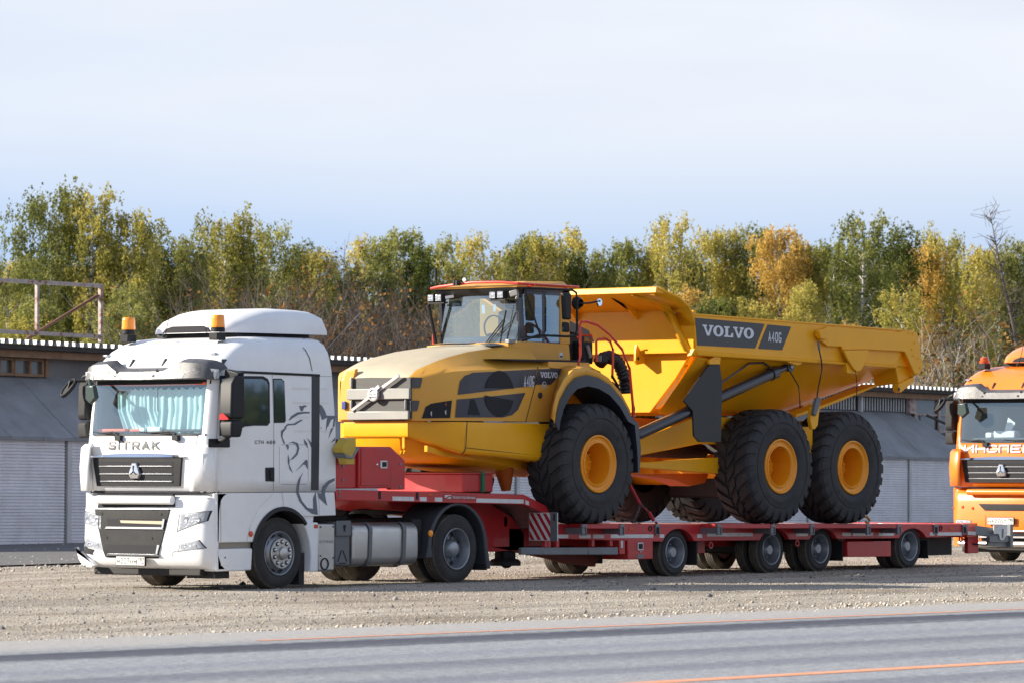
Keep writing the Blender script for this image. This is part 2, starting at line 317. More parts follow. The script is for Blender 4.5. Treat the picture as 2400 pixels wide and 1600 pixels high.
stops = [(-25.5, .9), (-23.0, .95), (-22.65, .66), (-22.2, .62), (-21.9, 1), (-20.2, .97), (-19.8, .66), (-19.3, .62), (-18.9, .92), (-18.35, .88), (-17.8, .60), (-17.4, .52), (-16.9, .92), (-16.1, .78), (-15.7, .95), (-14.75, .97), (-14.25, .24), (-13.5, .17), (-13.15, .86), (-12.2, 1), (-11.6, 1)]
while len(e) < len(stops): e.new(.5)
for i, (v, k) in enumerate(stops): e[i].position = pos(v); e[i].color = (k, k + .01, min(1, k + (.07 if k < .8 else 0)), 1)
l(mr.outputs[0], cr.inputs[0])
x = n('ShaderNodeMixRGB'); x.blend_type = 'MULTIPLY'; x.inputs[0].default_value = 1; l(xa.outputs[0], x.inputs[1]); l(cr.outputs[0], x.inputs[2])
# dust carried on from the gravel near the edge
dm = n('ShaderNodeMapRange'); dm.inputs[1].default_value = -12.3; dm.inputs[2].default_value = -11.4; l(ad2.outputs[0], dm.inputs[0]); dm.inputs[4].default_value = .45
x2 = n('ShaderNodeMixRGB'); x2.inputs[2].default_value = (.44, .40, .35, 1); l(dm.outputs[0], x2.inputs[0]); l(x.outputs[0], x2.inputs[1]); l(x2.outputs[0], b.inputs['Base Color'])
k = n('ShaderNodeBump'); k.inputs['Strength'].default_value = .9; k.inputs['Distance'].default_value = .012; l(q.outputs[0], k.inputs['Height']); l(k.outputs[0], b.inputs['Normal'])
me = bpy.data.meshes.new('road'); me.from_pydata([(-900, -90, 0), (900, -90, 0), (900, -10.95, 0), (-900, -10.95, 0)], [], [(0, 1, 2, 3)]); me.materials.append(M_road)
g = link_mesh('road', me, rot=(0, 0, RD)); tag(g, 'grey asphalt road with dark streaks along the lanes', kind='structure')
M_line = mat('orange line paint', (.78, .27, .10), .7, var=.15, vscale=8, dirt=.6, dcol=(.4, .38, .36), dscale=3)
for v, wd, x0, x1 in ((-12.75, .12, -13.2, 60), (-21.12, .24, -40, 60)):
    mb = MB(); k = 120
    p = [(x0 + (x1 - x0) * i / k) for i in range(k + 1)]
    ew = [wd / 2 * (1 + .2 * noise.noise((a * 1.3, v, 0))) for a in p]
    mb.add([(a, v - w_, .004) for a, w_ in zip(p, ew)] + [(a, v + w_, .004) for a, w_ in zip(p, ew)], [(i, i + 1, k + 2 + i, k + 1 + i) for i in range(k)])
    o = mb.build('road_marking', M_line, smooth=0); o.rotation_euler = (0, 0, RD); tag(o, 'thin orange line painted along the road', kind='structure')
# stones
def stones(name, cnt, xr, yr, s0, s1, mats, label, zf=True, power=2.2):
    base = np.array([(1, 0, 0), (-1, 0, 0), (0, 1, 0), (0, -1, 0), (0, 0, 1), (0, 0, -1)], float)
    tri = np.array([(0, 2, 4), (2, 1, 4), (1, 3, 4), (3, 0, 4), (2, 0, 5), (1, 2, 5), (3, 1, 5), (0, 3, 5)])
    x = rng.uniform(*xr, cnt); y = rng.uniform(*yr, cnt); s = s0 + (s1 - s0) * rng.random(cnt) ** power
    z = np.array([gheight(a, b_) for a, b_ in zip(x, y)])
    v = base[None] * s[:, None, None] * rng.uniform(.55, 1.3, (cnt, 1, 3)) + rng.normal(0, .18, (cnt, 6, 3)) * s[:, None, None]
    a = rng.uniform(0, 6.28, cnt); ca, sa = np.cos(a), np.sin(a)
    vx = v[..., 0] * ca[:, None] - v[..., 1] * sa[:, None]; vy = v[..., 0] * sa[:, None] + v[..., 1] * ca[:, None]
    P = np.stack([vx + x[:, None], vy + y[:, None], v[..., 2] * .8 + (z + s * .25)[:, None]], -1).reshape(-1, 3)
    F = (tri[None] + (np.arange(cnt) * 6)[:, None, None]).reshape(-1, 3)
    me = bpy.data.meshes.new(name); me.vertices.add(len(P)); me.vertices.foreach_set('co', P.ravel())
    me.loops.add(F.size); me.loops.foreach_set('vertex_index', F.ravel().astype(np.int32)); me.polygons.add(len(F))
    me.polygons.foreach_set('loop_start', np.arange(0, F.size, 3, dtype=np.int32)); me.polygons.foreach_set('loop_total', np.full(len(F), 3, np.int32))
    for m in mats: me.materials.append(m)
    me.polygons.foreach_set('material_index', np.repeat(rng.integers(0, len(mats), cnt), 8).astype(np.int32))
    me.update(calc_edges=True); return tag(link_mesh(name, me), label, kind='stuff')
SM = [mat('stone pale', (.50, .44, .36), .95), mat('stone beige', (.43, .37, .29), .95), mat('stone grey', (.30, .28, .26), .95), mat('stone dark', (.13, .125, .13), .95), mat('stone light', (.50, .46, .40), .95)]
stones('loose_gravel', 64000, (-24, 30), (-11.8, 12), .005, .018, SM, 'loose small gravel stones over the whole yard')
stones('scattered_stone', 700, (-24, 24), (-11.6, 6), .014, .045, SM[1:4], 'bigger loose stones scattered over the gravel', power=4)
stones('far_gravel', 16000, (4, 50), (10, 27), .012, .04, SM, 'gravel between the vehicles and the garages')
stones('shoulder_gravel', 9000, (-22, 30), (-12.4, -10.0), .006, .03, [SM[0], SM[4], SM[4], SM[1]], 'pale gravel spilled along the road edge')
# dark sheet painting the garages' cast shadow onto the ground
M_gshade = mat('painted ground shade', (.10, .10, .105), .9, var=.3, vscale=2, bump=.6, bscale=14, dirt=.5, dcol=(.2, .17, .14))
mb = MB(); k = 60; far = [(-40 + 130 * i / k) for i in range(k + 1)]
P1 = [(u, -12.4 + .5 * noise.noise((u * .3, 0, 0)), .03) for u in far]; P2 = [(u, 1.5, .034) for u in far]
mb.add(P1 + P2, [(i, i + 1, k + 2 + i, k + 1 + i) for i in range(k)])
o = mb.build('shadow_sheet', M_gshade, loc=(20.55, 26.55, 0)); o.rotation_euler = (0, 0, R(6.04)); tag(o, 'dark sheet painted as shadow on the ground in front of the garages', kind='structure')
# ---------------------------------------------------------------- garages
M_sheet = mat('canopy sheet', (.23, .24, .26), .55, var=.22, vscale=1.2, bump=.25, bscale=3, dirt=.5, dcol=(.15, .14, .125), dscale=.8)
M_shut = mat('shutter slats', (.78, .77, .80), .5, var=.08, vscale=2, dirt=.28, dcol=(.32, .28, .25))
M_white = mat('white trim', (.6, .6, .6), .5, dirt=.4)
M_zinc = mat('roof zinc', (.72, .74, .75), .45, var=.1, vscale=2, dirt=.2)
M_wood = mat('brown board', (.23, .13, .07), .8, var=.3, vscale=4, dirt=.3, dcol=(.25, .2, .15))
M_dkwood = mat('dark fascia', (.05, .045, .042), .85, var=.3, vscale=3)
M_wall = mat('garage wall', (.17, .165, .17), .8, var=.25, vscale=1, dirt=.7, dcol=(.1, .09, .08))
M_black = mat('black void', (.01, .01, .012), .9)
M_pane = glassmat('old window glass', (.35, .33, .36), 1.5, .08, .22)
M_rust = mat('rusty frame', (.42, .36, .33), .7, var=.2, vscale=5, rust=(.22, .085, .045))
M_rust2 = mat('brown rusty bar', (.17, .085, .055), .8, var=.25, vscale=5)
GT = -.0095
G = thing('garage_row', 'long low grey garage row with roller shutters and corrugated roof edge', 'garage', (20.55, 26.55, 0), 0, local=True)
G.rotation_euler = (0, -GT, R(6.04))
U0, U1, NB = -9.70, 50.2, 20
# body wall
mb = MB(); mb.box(U0, 1.62, -.6, U1, 7.5, 4.30); mb.build('wall', M_wall, G, .01)
# corrugated roof
mb = MB(); pit = .2755; prof = []
u = U0 - .3
while u < U1 + .3:
    prof += [(u, 4.385), (u + .105, 4.385), (u + .125, 4.475), (u + .255, 4.475)]; u += pit
r1 = [(a, 1.08, z) for a, z in prof]; r2 = [(a, 7.9, z + .36) for a, z in prof]
mb.loft([r1, r2], closed=False); mb.loft([[(a, y, z - .006) for a, y, z in r1], [(a, y, z - .006) for a, y, z in r2]], closed=False)
mb.build('roof_sheet', M_zinc, G, smooth=0)
mb = MB(); mb.box(U0, 1.16, 4.27, U1, 1.26, 4.378); mb.build('fascia', M_dkwood, G, .005)
mb = MB(); mb.box(U0, 1.30, 4.10, U1, 1.40, 4.262); mb.build('beam', M_wood, G, .006)
mb = MB(); mb.box(U0, 1.27, 4.28, U1, 1.60, 4.32); mb.build('soffit', M_dkwood, G)
# windows at the left end with brown posts
for i, u in enumerate([-6.5, -5.4, -4.3, -3.2, -2.1, -1.0, .1, 1.2, 2.25, 3.30]):
    w_ = (4.10 - 3.72); f = MB()
    f.box(u - 1.03, 1.50, 3.70, u + .0, 1.56, 3.76); f.box(u - 1.03, 1.50, 4.04, u, 1.56, 4.09)
    f.box(u - 1.03, 1.501, 3.762, u - .97, 1.559, 4.038); f.box(u - .06, 1.501, 3.762, u, 1.559, 4.038); f.box(u - .52, 1.49, 3.762, u - .45, 1.55, 4.038)
    wn = f.build('window', M_wood, G, .004)
    MB().box(u - .96, 1.58, 3.76, u - .06, 1.59, 4.04).build('pane', M_pane, wn)
MB().box(3.36, 1.5, 3.70, 3.48, 1.6, 4.1).build('post', M_wood, G, .005)
# open grilles and pale framed windows at the right end
for u in (38.0, 41.07):
    mb = MB()
    for k in range(17): mb.box(u + .03 + k * .165, 1.50, 3.70, u + .065 + k * .165, 1.53, 4.09)
    mb.build('window_grille', M_white, G, 0)
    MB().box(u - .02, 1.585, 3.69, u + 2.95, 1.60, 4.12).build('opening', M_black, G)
    MB().box(u - .11, 1.42, 3.66, u - .02, 1.55, 4.12).build('post', M_white, G, .005)
MB().box(43.95, 1.42, 3.66, 44.32, 1.55, 4.12).build('post', M_rust, G, .005)
for k, u in enumerate((44.42, 45.97, 47.52)):
    f = MB(); f.box(u, 1.50, 3.1, u + .1, 1.56, 4.17); f.box(u + .1, 1.50, 4.08, u + 1.45, 1.56, 4.17); f.box(u + .1, 1.50, 3.62, u + 1.45, 1.56, 3.67); f.box(u + .1, 1.50, 3.12, u + 1.45, 1.56, 3.2)
    wn = f.build('window', M_rust, G, .005); MB().box(u + .08, 1.58, 3.1, u + 1.47, 1.59, 4.15).build('pane', M_pane, wn)
mb = MB(); mb.beam((45.1, 1.45, 3.62), (46.9, .6, 2.95), .06, .06); mb.beam((47.0, 1.45, 3.5), (48.5, .6, 3.0), .06, .06); mb.build('brace', M_dkwood, G)
# lean-to canopy of bent metal sheets
def cz(w): # canopy profile
    return np.interp(w, [-.1, .25, .75, 1.2, 1.62], [2.34, 2.62, 3.03, 3.42, 3.70])
cw = [-.1, .25, .75, 1.2, 1.62]; pw = 1.1
k = 0; u = U0
while u < 43.9:
    mb = MB(); a, b_ = u, min(u + pw, 43.95); z0 = (k % 2) * .008
    sag = [noise.noise((u * .7, w * 2, 4)) * .03 for w in cw]
    ra = [(a, w, cz(w) + z0) for w in cw]; rb = [(a + (b_ - a) / 2, w, cz(w) + z0 + s_ * .7 - .008) for w, s_ in zip(cw, sag)]; rc_ = [(b_ + .03, w, cz(w) + z0) for w in cw]
    mb.loft([ra, rb, rc_], closed=False); mb.loft([[(x_, y_, z_ - .01) for x_, y_, z_ in rr] for rr in (ra, rb, rc_)], closed=False)
    mb.box(a + .01, -.11, 2.27, b_, -.095, 2.335 + z0)
    mb.build('canopy_sheet', M_sheet, G); u += pw; k += 1
mb = MB()   # hipped end
hp = [(43.95, w, cz(w)) for w in cw]; hq = [(43.95 + (1.62 - w) * .95, w, cz(w)) for w in cw]
mb.loft([hp, hq], closed=False); hr = [(43.95 + (1.62 - w) * 1.0 + .5 * (1.62 - w), 1.62 - (1.62 - w) * .25, cz(w) - .02) for w in cw]
mb.loft([hq, hr], closed=False); mb.build('canopy_hip', M_sheet, G)
# roller shutters: one mesh, copied
sh = MB(); prof = []; z = .02
while z < 2.26:
    prof += [(.0, z), (-.022, z + .012), (-.022, z + .046), (-.0, z + .058), (.004, z + .066)]; z += .069
sh.loft([[(0.08, w, q) for w, q in prof], [(2.86, w, q) for w, q in prof]], closed=False)
shm = sh.mesh('roller_shutter', M_shut, smooth=0)
ps = MB(); ps.box(-.07, -.05, -.5, -.003, .03, 2.30); ps.box(.003, -.045, -.5, .075, .03, 2.30); psm = ps.mesh('post', M_white)
bb = MB(); bb.box(.08, -.03, -.03, 2.86, .02, .02); bb.box(.08, .02, -.4, 2.86, .05, -.03); bbm = bb.mesh('bottom_bar', M_sheet)
for i in range(NB):
    u = 2.30 + (i - 4) * 2.995
    link_mesh('roller_shutter', shm, G, (u, 0, 0)); link_mesh('shutter_post', psm, G, (u, 0, 0)); link_mesh('bottom_bar', bbm, G, (u, 0, 0))
# sign frame on the roof
Fm = thing('sign_frame', 'rusty empty metal frame standing on the garage roof edge at the left', 'frame', (20.55, 26.55, 4.5), local=True); Fm.rotation_euler = (0, 0, R(6.04))
for a, b_, w_, m_, nm in [((-2.5, 1, .14), (4.66, 1, .08), .085, M_rust, 'rail'), ((-2.5, 1, 1.23), (4.66, 1, 1.21), .085, M_rust, 'rail'), ((2.455, .99, .17), (2.455, .99, 1.17), .075, M_rust, 'upright'), ((4.70, .99, -.04), (4.70, .99, 1.25), .085, M_rust, 'upright'), ((-.6, .99, .17), (-.6, .99, 1.17), .075, M_rust, 'upright'),
    ((4.66, 1.03, 1.0), (3.2, 1.9, -.0), .06, M_rust2, 'brace'), ((1.30, 1.03, 1.16), (.2, 1.9, .0), .06, M_rust2, 'brace')]:
    MB().beam(a, b_, w_, w_).build(nm, m_, Fm, .004)

# ================================================================ tractor units
M_wpaint = mat('white paint', (.80, .81, .83), .35, var=.03, vscale=2, coat=.25, dirt=.17, dcol=(.45, .41, .35), dscale=2.5)
M_opaint = mat('orange paint', (.85, .20, .012), .30, var=.05, coat=.5, dirt=.10, dcol=(.45, .3, .15))
M_plast = mat('dark grey plastic', (.024, .025, .027), .65, var=.2, vscale=6, bump=.1, bscale=60, spec=.2, dirt=.08, dcol=(.16, .145, .125), dscale=4)
M_blk = mat('black plastic', (.012, .013, .016), .55, spec=.3)
M_gap = mat('panel gap', (.02, .02, .025), .9)
M_dark = mat('chassis black', (.012, .012, .014), .7, dirt=.25, dcol=(.06, .05, .045))
M_rub = mat('tyre rubber', (.022, .022, .024), .82, var=.2, vscale=4, dirt=.45, dcol=(.085, .078, .07), dscale=2)
M_tread = mat('dusty tread', (.045, .042, .04), .9, dirt=.85, dcol=(.20, .165, .125), dscale=3)
M_rim = mat('silver rim', (.33, .35, .38), .38, metal=.75, dirt=.35, dcol=(.15, .14, .13))
M_chrome = mat('chrome', (.8, .8, .82), .12, metal=1)
M_steel = mat('brushed steel', (.52, .51, .50), .34, metal=.9, var=.06, vscale=1.5, bump=.03, bscale=4, dirt=.25, dcol=(.3, .25, .19))
M_grey = mat('grey plastic tank', (.12, .13, .145), .5, dirt=.3)
M_amber = mat('amber lens', (.95, .30, .01), .18, coat=.6)
M_redl = mat('orange reflector', (.55, .07, .01), .25)
M_lamp = mat('lamp glass', (.42, .44, .47), .15, metal=.6, bump=.5, bscale=25)
M_glass = glassmat('windscreen glass', (.88, .98, 1.0), 2.6, 0, .04, (.62, .84, 1.0))
M_sglass = mat('dark side glass', (.02, .03, .035), .02, spec=1.0, coat=1)
M_curt = mat('pale curtain', (.46, .64, .65), .9)
M_inter = mat('cab interior', (.06, .075, .085), .8)
M_plate = mat('number plate white', (.72, .72, .68), .5)
M_ink = mat('black lettering', (.015, .015, .015), .6)
M_badge = mat('grey badge', (.10, .10, .105), .45, metal=.2)
M_decal = mat('grey blue decal', (.115, .13, .17), .45)
M_vest = mat('orange cloth', (.9, .16, .06), .8)
M_visor = mat('dusty visor', (.055, .057, .062), .34, var=.3, vscale=9, bump=.06, bscale=40, dirt=.5, dcol=(.19, .195, .21), dscale=12)
M_white2 = mat('white plastic', (.72, .74, .76), .4)
ZT = [1.36, 1.75, 2.0, 2.15, 2.5, 2.92, 3.07, 3.2, 3.33, 3.43, 3.50, 3.53]
XT = [-1.49, -1.52, -1.52, -1.50, -1.455, -1.40, -1.36, -1.24, -1.08, -.90, -.70, -.45]
HT = [1.25, 1.25, 1.25, 1.25, 1.25, 1.25, 1.25, 1.245, 1.225, 1.17, 1.07, .93]
def xf(z): return float(np.interp(z, ZT, XT))
def fcab(y, z, r=.25):
    a = abs(y - 1.25); h = float(np.interp(z, ZT, HT)); c = max(0, a - (h - r)); c = min(c, r * .995)
    return xf(z) + .05 * (min(a, h) / 1.25) ** 2 + r - math.sqrt(r * r - c * c)
BZ = [.30, .36, .5, 1.1, 1.24, 1.30, 1.345]; BX = [-1.44, -1.52, -1.58, -1.56, -1.53, -1.48, -1.40]
def fbum(y, z, r=.22):
    a = abs(y - 1.25); c = min(max(0, a - 1.03), r * .995)
    return float(np.interp(z, BZ, BX)) + .05 * (a / 1.25) ** 2 + r - math.sqrt(r * r - c * c)
def warp(mb, fn, st=.09):
    bm = bmesh.new(); vs = [bm.verts.new(v) for v in mb.v]; lay = bm.faces.layers.int.new('m')
    for q, mi in zip(mb.f, mb.m): fc = bm.faces.new([vs[i] for i in q]); fc[lay] = mi
    ys = [v[1] for v in mb.v]; zs = [v[2] for v in mb.v]
    for ax, lo, hi, d in ((1, min(ys), max(ys), st), (2, min(zs), max(zs), st)):
        k = math.floor(lo / d) + 1
        while k * d < hi:
            co = [0, 0, 0]; co[ax] = k * d; no = [0, 0, 0]; no[ax] = 1
            bmesh.ops.bisect_plane(bm, geom=bm.verts[:] + bm.edges[:] + bm.faces[:], plane_co=co, plane_no=no); k += 1
    bm.verts.index_update(); mb.v = [(v.co.x + fn(v.co.y, v.co.z), v.co.y, v.co.z) for v in bm.verts]
    mb.f = [tuple(v.index for v in fc.verts) for fc in bm.faces]; mb.m = [fc[lay] for fc in bm.faces]; bm.free(); return mb
def plan_ring(z, fn, xr, h, ny=14):
    """outline in plan: near rear, near side, curved front, far side, far rear"""
    ys = [1.25 - h + 2 * h * (.5 - .5 * math.cos(math.pi * i / (ny * 2))) for i in range(ny * 2 + 1)]
    return [(xr, 1.25 - h, z)] + [(fn(y, z), y, z) for y in ys] + [(xr, 1.25 + h, z)]
def wheel_mesh(Rr, wd, rr, kind, grooves=4, name='tyre'):
    """tyre axis along y, outer face at y=0, body towards +y"""
    t = MB(); c = .03
    pf = [(.045, rr - .005), (.012, rr + .012), (.0, rr + (Rr - rr) * .35), (.004, rr + (Rr - rr) * .62), (.02, Rr - .045), (.035, Rr - .015)]
    k = grooves; tw = (wd - .08) / (k + 1)
    y = .045; pf.append((y, Rr))
    for i in range(k):
        y2 = .045 + tw * (i + 1) - .006; pf += [(y2, Rr), (y2 + .001, Rr - .016), (y2 + .011, Rr - .016), (y2 + .012, Rr)]
    pf += [(wd - .04, Rr), (wd - .03, Rr - .015), (wd, rr + (Rr - rr) * .4), (wd - .04, rr)]
    t.lathe(pf[:6], n=56); t.lathe(pf[5:], n=56, mi=1)
    tm = t.mesh(name, [M_rub, M_tread])
    r = MB()
    if kind == 'dish':
        r.lathe([(.055, rr - .008), (.005, rr + .008), (-.002, rr), (.004, rr - .012), (.03, rr - .022), (.10, rr - .04), (.13, rr - .052), (.14, rr - .05), (.19, rr - .055)], n=48)
        r.lathe([(.19, rr - .05), (.17, rr * .62), (.155, rr * .48)], n=48)
        r.lathe([(.155, rr * .48), (.05, rr * .36), (.035, rr * .30), (.035, .001)], n=28, mi=2)
        for q in range(8):
            a = q * math.pi / 4 + .39; x_, z_ = rr * .74 * math.cos(a), rr * .74 * math.sin(a)
            r.lathe([(.176, rr * .105), (.17, rr * .10), (.17, .001)], (x_, 0, z_), n=12, mi=1)
        for q in range(10):
            a = q * math.pi / 5; r.lathe([(.16, .016), (.125, .014), (.12, .001)], (rr * .54 * math.cos(a), 0, rr * .54 * math.sin(a)), n=6, mi=0)
    elif kind == 'hub':
        r.lathe([(.055, rr - .008), (.005, rr + .008), (-.002, rr), (.004, rr - .012), (.05, rr - .03), (.07, rr - .05), (.05, rr * .78), (.0, rr * .66), (-.01, rr * .6)], n=48)
        r.lathe([(.0, rr * .70), (-.03, rr * .715), (-.042, rr * .69), (-.042, rr * .32), (-.05, rr * .30), (-.085, rr * .28), (-.095, rr * .24), (-.095, .001)], n=40, mi=3)
        for q in range(10):
            a = q * math.pi / 5 + math.pi / 2; X_, Z_ = rr * .53 * math.cos(a), rr * .53 * math.sin(a)
            r.lathe([(-.043, .034), (-.044, .022)], (X_, 0, Z_), n=14, mi=1); r.lathe([(-.043, .020), (-.066, .016), (-.072, .008), (-.073, .001)], (X_, 0, Z_), n=10, mi=2)
            a += math.pi / 10; r.lathe([(.048, .036), (.045, .001)], (rr * .84 * math.cos(a), 0, rr * .84 * math.sin(a)), n=12, mi=1)
    rm = r.mesh('rim', [M_rim, M_gap, M_rim if kind == 'dish' else M_chrome, M_steel])
    return tm, rm
W_front = wheel_mesh(.50, .30, .305, 'hub', 3); W_rear = wheel_mesh(.505, .28, .300, 'dish', 4)
W_trl = wheel_mesh(.374, .23, .237, 'dish', 3)
def axle(parent, x, r, wm, dual, y0=.05, y1=2.45, gap=.33):
    for side in (0, 1):
        for k in range(2 if dual else 1):
            if side == 0: y, rot = y0 + k * gap, (0, 0, 0)
            else: y, rot = y1 - k * gap, (0, 0, math.pi)
            w = link_mesh('wheel_tyre', wm[0], parent, (x, y, r), rot); link_mesh('rim', wm[1], w)
    MB().tube([(x, y0 + .3, r), (x, y1 - .3, r)], .07, 10).build('axle', M_dark, parent)
def tractor(loc, label, paint, name, variant=0):
    T = thing(name, label, 'truck', loc, local=True); P = paint; B = lambda m, n, mt, **k: m.build(n, mt, T, **k)
    # --- cab shell, open at the windscreen
    zs = [1.36, 1.55, 1.75, 1.9, 2.0, 2.15, 2.3, 2.5, 2.7, 2.92, 3.0, 3.07, 3.14, 3.2, 3.27, 3.33, 3.38, 3.43, 3.465, 3.50, 3.53]
    rings = [plan_ring(z, fcab, float(np.interp(z, [1.36, 2.27, 3.05, 3.53], [1.12, 1.115, 1.03, .93])), float(np.interp(z, ZT, HT))) for z in zs]
    n = len(rings[0]); f = []; gi = [i for i in range(n - 1) if .125 < rings[4][i][1] + 1e-6 and rings[4][i + 1][1] < 2.375]
    for j in range(len(zs) - 1):
        for i in range(n - 1):
            if 5 <= j < 9 and i in gi: continue
            f.append((j * n + i, j * n + i + 1, (j + 1) * n + i + 1, (j + 1) * n + i))
        f.append((j * n + n - 1, j * n, (j + 1) * n, (j + 1) * n + n - 1))
    f.append(tuple(range((len(zs) - 1) * n, len(zs) * n)))
    m = MB().add([p for r in rings for p in r], f); c = B(m, 'cab_shell', P)
    k = c.modifiers.new('thick', 'SOLIDIFY'); k.thickness = .03; k.offset = -1
    g = [[(x + .012, y, z) for x, y, z in [rings[j][i] for i in gi + [gi[-1] + 1]]] for j in range(5, 10)]
    B(MB().loft(g, closed=False), 'windscreen', M_glass)
    # interior
    m = MB(); m.box(-1.25, .07, 1.5, -1.0, 2.43, 2.22); m.box(-.05, .07, 1.5, -.02, 2.43, 3.4); m.box(-1.2, .055, 1.4, 0, .068, 3.2); m.box(-1.2, 2.43, 1.4, 0, 2.445, 3.2); m.box(-1.2, .1, 3.1, 0, 2.4, 3.12)
    m.box(-1.30, .3, 2.20, -1.05, 2.2, 2.235); B(m, 'interior', M_inter, bev=.02)
    if variant == 0:
        m = MB()
        for ya, yb in ((.16, 1.20), (1.24, 1.98)):
            ks = 60; top = [(-1.26 + .011 * math.sin(i * .9 + ya) + .012 * math.sin(i * .31), ya + (yb - ya) * i / ks, 2.80 + .018 * math.sin(i * .8) - (0.05 if ya > 1 and i > 40 else 0)) for i in range(ks + 1)]
            mid = [(x + .010 * math.sin(i * .9), y + .008 * math.sin(i * .5), 2.5) for i, (x, y, z) in enumerate(top)]
            bot = [(x * 1.0 + .014 * math.sin(i * .7), y * 1.0 + (.04 if ya < 1 else -.15), 2.18) for i, (x, y, z) in enumerate(top)]
            m.loft([bot, mid, top], closed=False)
        B(m, 'curtain', M_curt, smooth=60)
        m = MB(); m.box(-1.36, 1.75, 2.20, -1.15, 2.33, 2.245); m.box(-1.33, 1.45, 2.20, -1.18, 1.7, 2.24); B(m, 'vest', M_vest, bev=.015)
        m = MB(); m.tube([(-1.36, 2.2, 2.87), (-1.36, 1.3, 2.855), (-1.36, .2, 2.865)], .02, 6); B(m, 'fringe', M_vest)
        m = MB(); m.box(-1.34, 1.1, 2.2, -1.2, 1.35, 2.27); m.box(-1.34, 1.4, 2.2, -1.24, 1.5, 2.26); B(m, 'papers', M_white2, bev=.01)
    else:
        m = MB(); m.box(-.9, 1.8, 1.8, -.7, 2.3, 2.75); m.box(-.9, .3, 1.8, -.7, .8, 2.75); B(m, 'seat', M_inter, bev=.06)
        m = MB(); m.box(-1.3, 1.25, 2.23, -1.1, 1.7, 2.36); m.box(-1.32, 1.72, 2.23, -1.2, 1.86, 2.33); B(m, 'papers', M_white2, bev=.02)
        m = MB(); m.add([(-1.2, 1.55, 2.3), (-1.2, 1.45, 2.6), (-1.2, 1.30, 2.5), (-1.2, 1.42, 2.3)], [(0, 1, 2, 3)]); B(m, 'seat_belt', M_white2)
    m = MB(); m.add([(fcab(y, z) - .004, y, z) for z in (2.86, 2.935) for y in np.linspace(.13, 2.37, 17)], [(i, i + 1, 18 + i, 17 + i) for i in range(16)]); B(m, 'windscreen_seal', M_blk)
    m = MB(); m.add([(fcab(y, z) - .004, y, z) for z in (2.14, 2.165) for y in np.linspace(.13, 2.37, 17)], [(i, i + 1, 18 + i, 17 + i) for i in range(16)]); B(m, 'windscreen_seal', M_blk)
    # wipers
    for y0, y1 in ((.62, 1.35), (1.72, 2.25)):
        m = MB(); z0 = 2.10
        m.box(-1.56, y0 - .06, 2.075, -1.50, y0 + .05, 2.15); m.tube([(-1.54, y0, 2.14), (-1.52, y0 + .12, 2.20), (-1.51, y1 - .2, 2.185)], .012, 6); m.tube([(-1.515, y0 + .05, 2.165), (-1.50, y1, 2.20)], .009, 6); B(m, 'wiper', M_blk, bev=.006)
    # grille
    m = MB(); q = [(.505, 1.845), (.565, 1.44), (2.165, 1.44), (2.225, 1.835)]
    m.xbar(q, -.004, .06); warp(m, lambda y, z: fcab(y, z) - .03); G_ = B(m, 'grille', M_plast, bev=.012)
    for i in range(3):
        zc = 1.755 - i * .105; s_ = .03 * i
        m = MB(); m.xbar([(.655 + s_ * .3, zc - .03), (.655 + s_ * .3, zc + .03), (2.10 - s_ * .3, zc + .03), (2.10 - s_ * .3, zc - .03)], -.0055, -.004); warp(m, lambda y, z: fcab(y, z) - .03); m.build('slot', M_gap, G_)
        m = MB(); m.xbar([(.655 + s_ * .3, zc - .045), (.69, zc - .028), (2.07, zc - .028), (2.10 - s_ * .3, zc - .045)], -.02, 0); warp(m, lambda y, z: fcab(y, z) - .03); m.build('slat', M_rim, G_, bev=.004)
    m = MB(); k = 24
    a = [(fcab(y, 1.88) - .015, y, 1.865 + .035 * (1 - ((y - 1.36) / .92) ** 2)) for y in np.linspace(.45, 2.27, k)]; b_ = [(fcab(y, 1.85) - .05, y, 1.845) for y in np.linspace(.45, 2.27, k)]; c_ = [(fcab(y, 1.85) - .01, y, 1.835) for y in np.linspace(.45, 2.27, k)]
    m.loft([a, b_, c_], closed=False); B(m, 'chrome_strip', M_chrome)
    e = MB(); h6 = [(-.035, .105), (.04, .105), (.10, -.045), (.07, -.10), (-.07, -.10), (-.10, -.045)]
    ring_ = [(-1.595, 1.36 - y, 1.655 + z) for y, z in h6]; bk = [(-1.56, 1.36 - y * 1.12, 1.655 + z * 1.12) for y, z in h6]; mid = [(-1.605, 1.36 - y * .45, 1.655 + z * .45 - .005) for y, z in h6]
    e.loft([bk, ring_, mid]); B(e, 'emblem', M_chrome, bev=.004)
    e = MB(); e.beam((-1.61, 1.36, 1.655), (-1.61, 1.36, 1.73), .014, .006); e.beam((-1.61, 1.36, 1.65), (-1.61, 1.415, 1.605), .014, .006); e.beam((-1.61, 1.36, 1.65), (-1.61, 1.305, 1.605), .014, .006); B(e, 'emblem_ribs', M_gap)
    m = MB()
    if variant == 0: put_strokes(m, 'SITRAK', (0, 1.93, 1.95),   .985, .125, .029, *FR, th=.0, gap=.36); m.v = [(fcab(y, z) - .012 + x, y, z) for x, y, z in m.v]; B(m, 'lettering', M_badge, smooth=0)
    else:
        put_strokes(m, 'ИHCПEЦK', (0, 2.19, 1.965), 1.72, .150, .034, *FR, th=0, gap=.22); m.v = [(fcab(y, z) - .010 + x, y, z) for x, y, z in m.v]; B(m, 'lettering_edge', mat('violet edge', (.22, .10, .4), .5), smooth=0)
        m = MB(); put_strokes(m, 'ИHCПEЦK', (0, 2.183, 1.972), 1.70, .136, .021, *FR, th=0, gap=.22); m.v = [(fcab(y, z) - .014 + x, y, z) for x, y, z in m.v]; B(m, 'lettering', M_white2, smooth=0)
    # panel seams on the front panel
    m = MB()
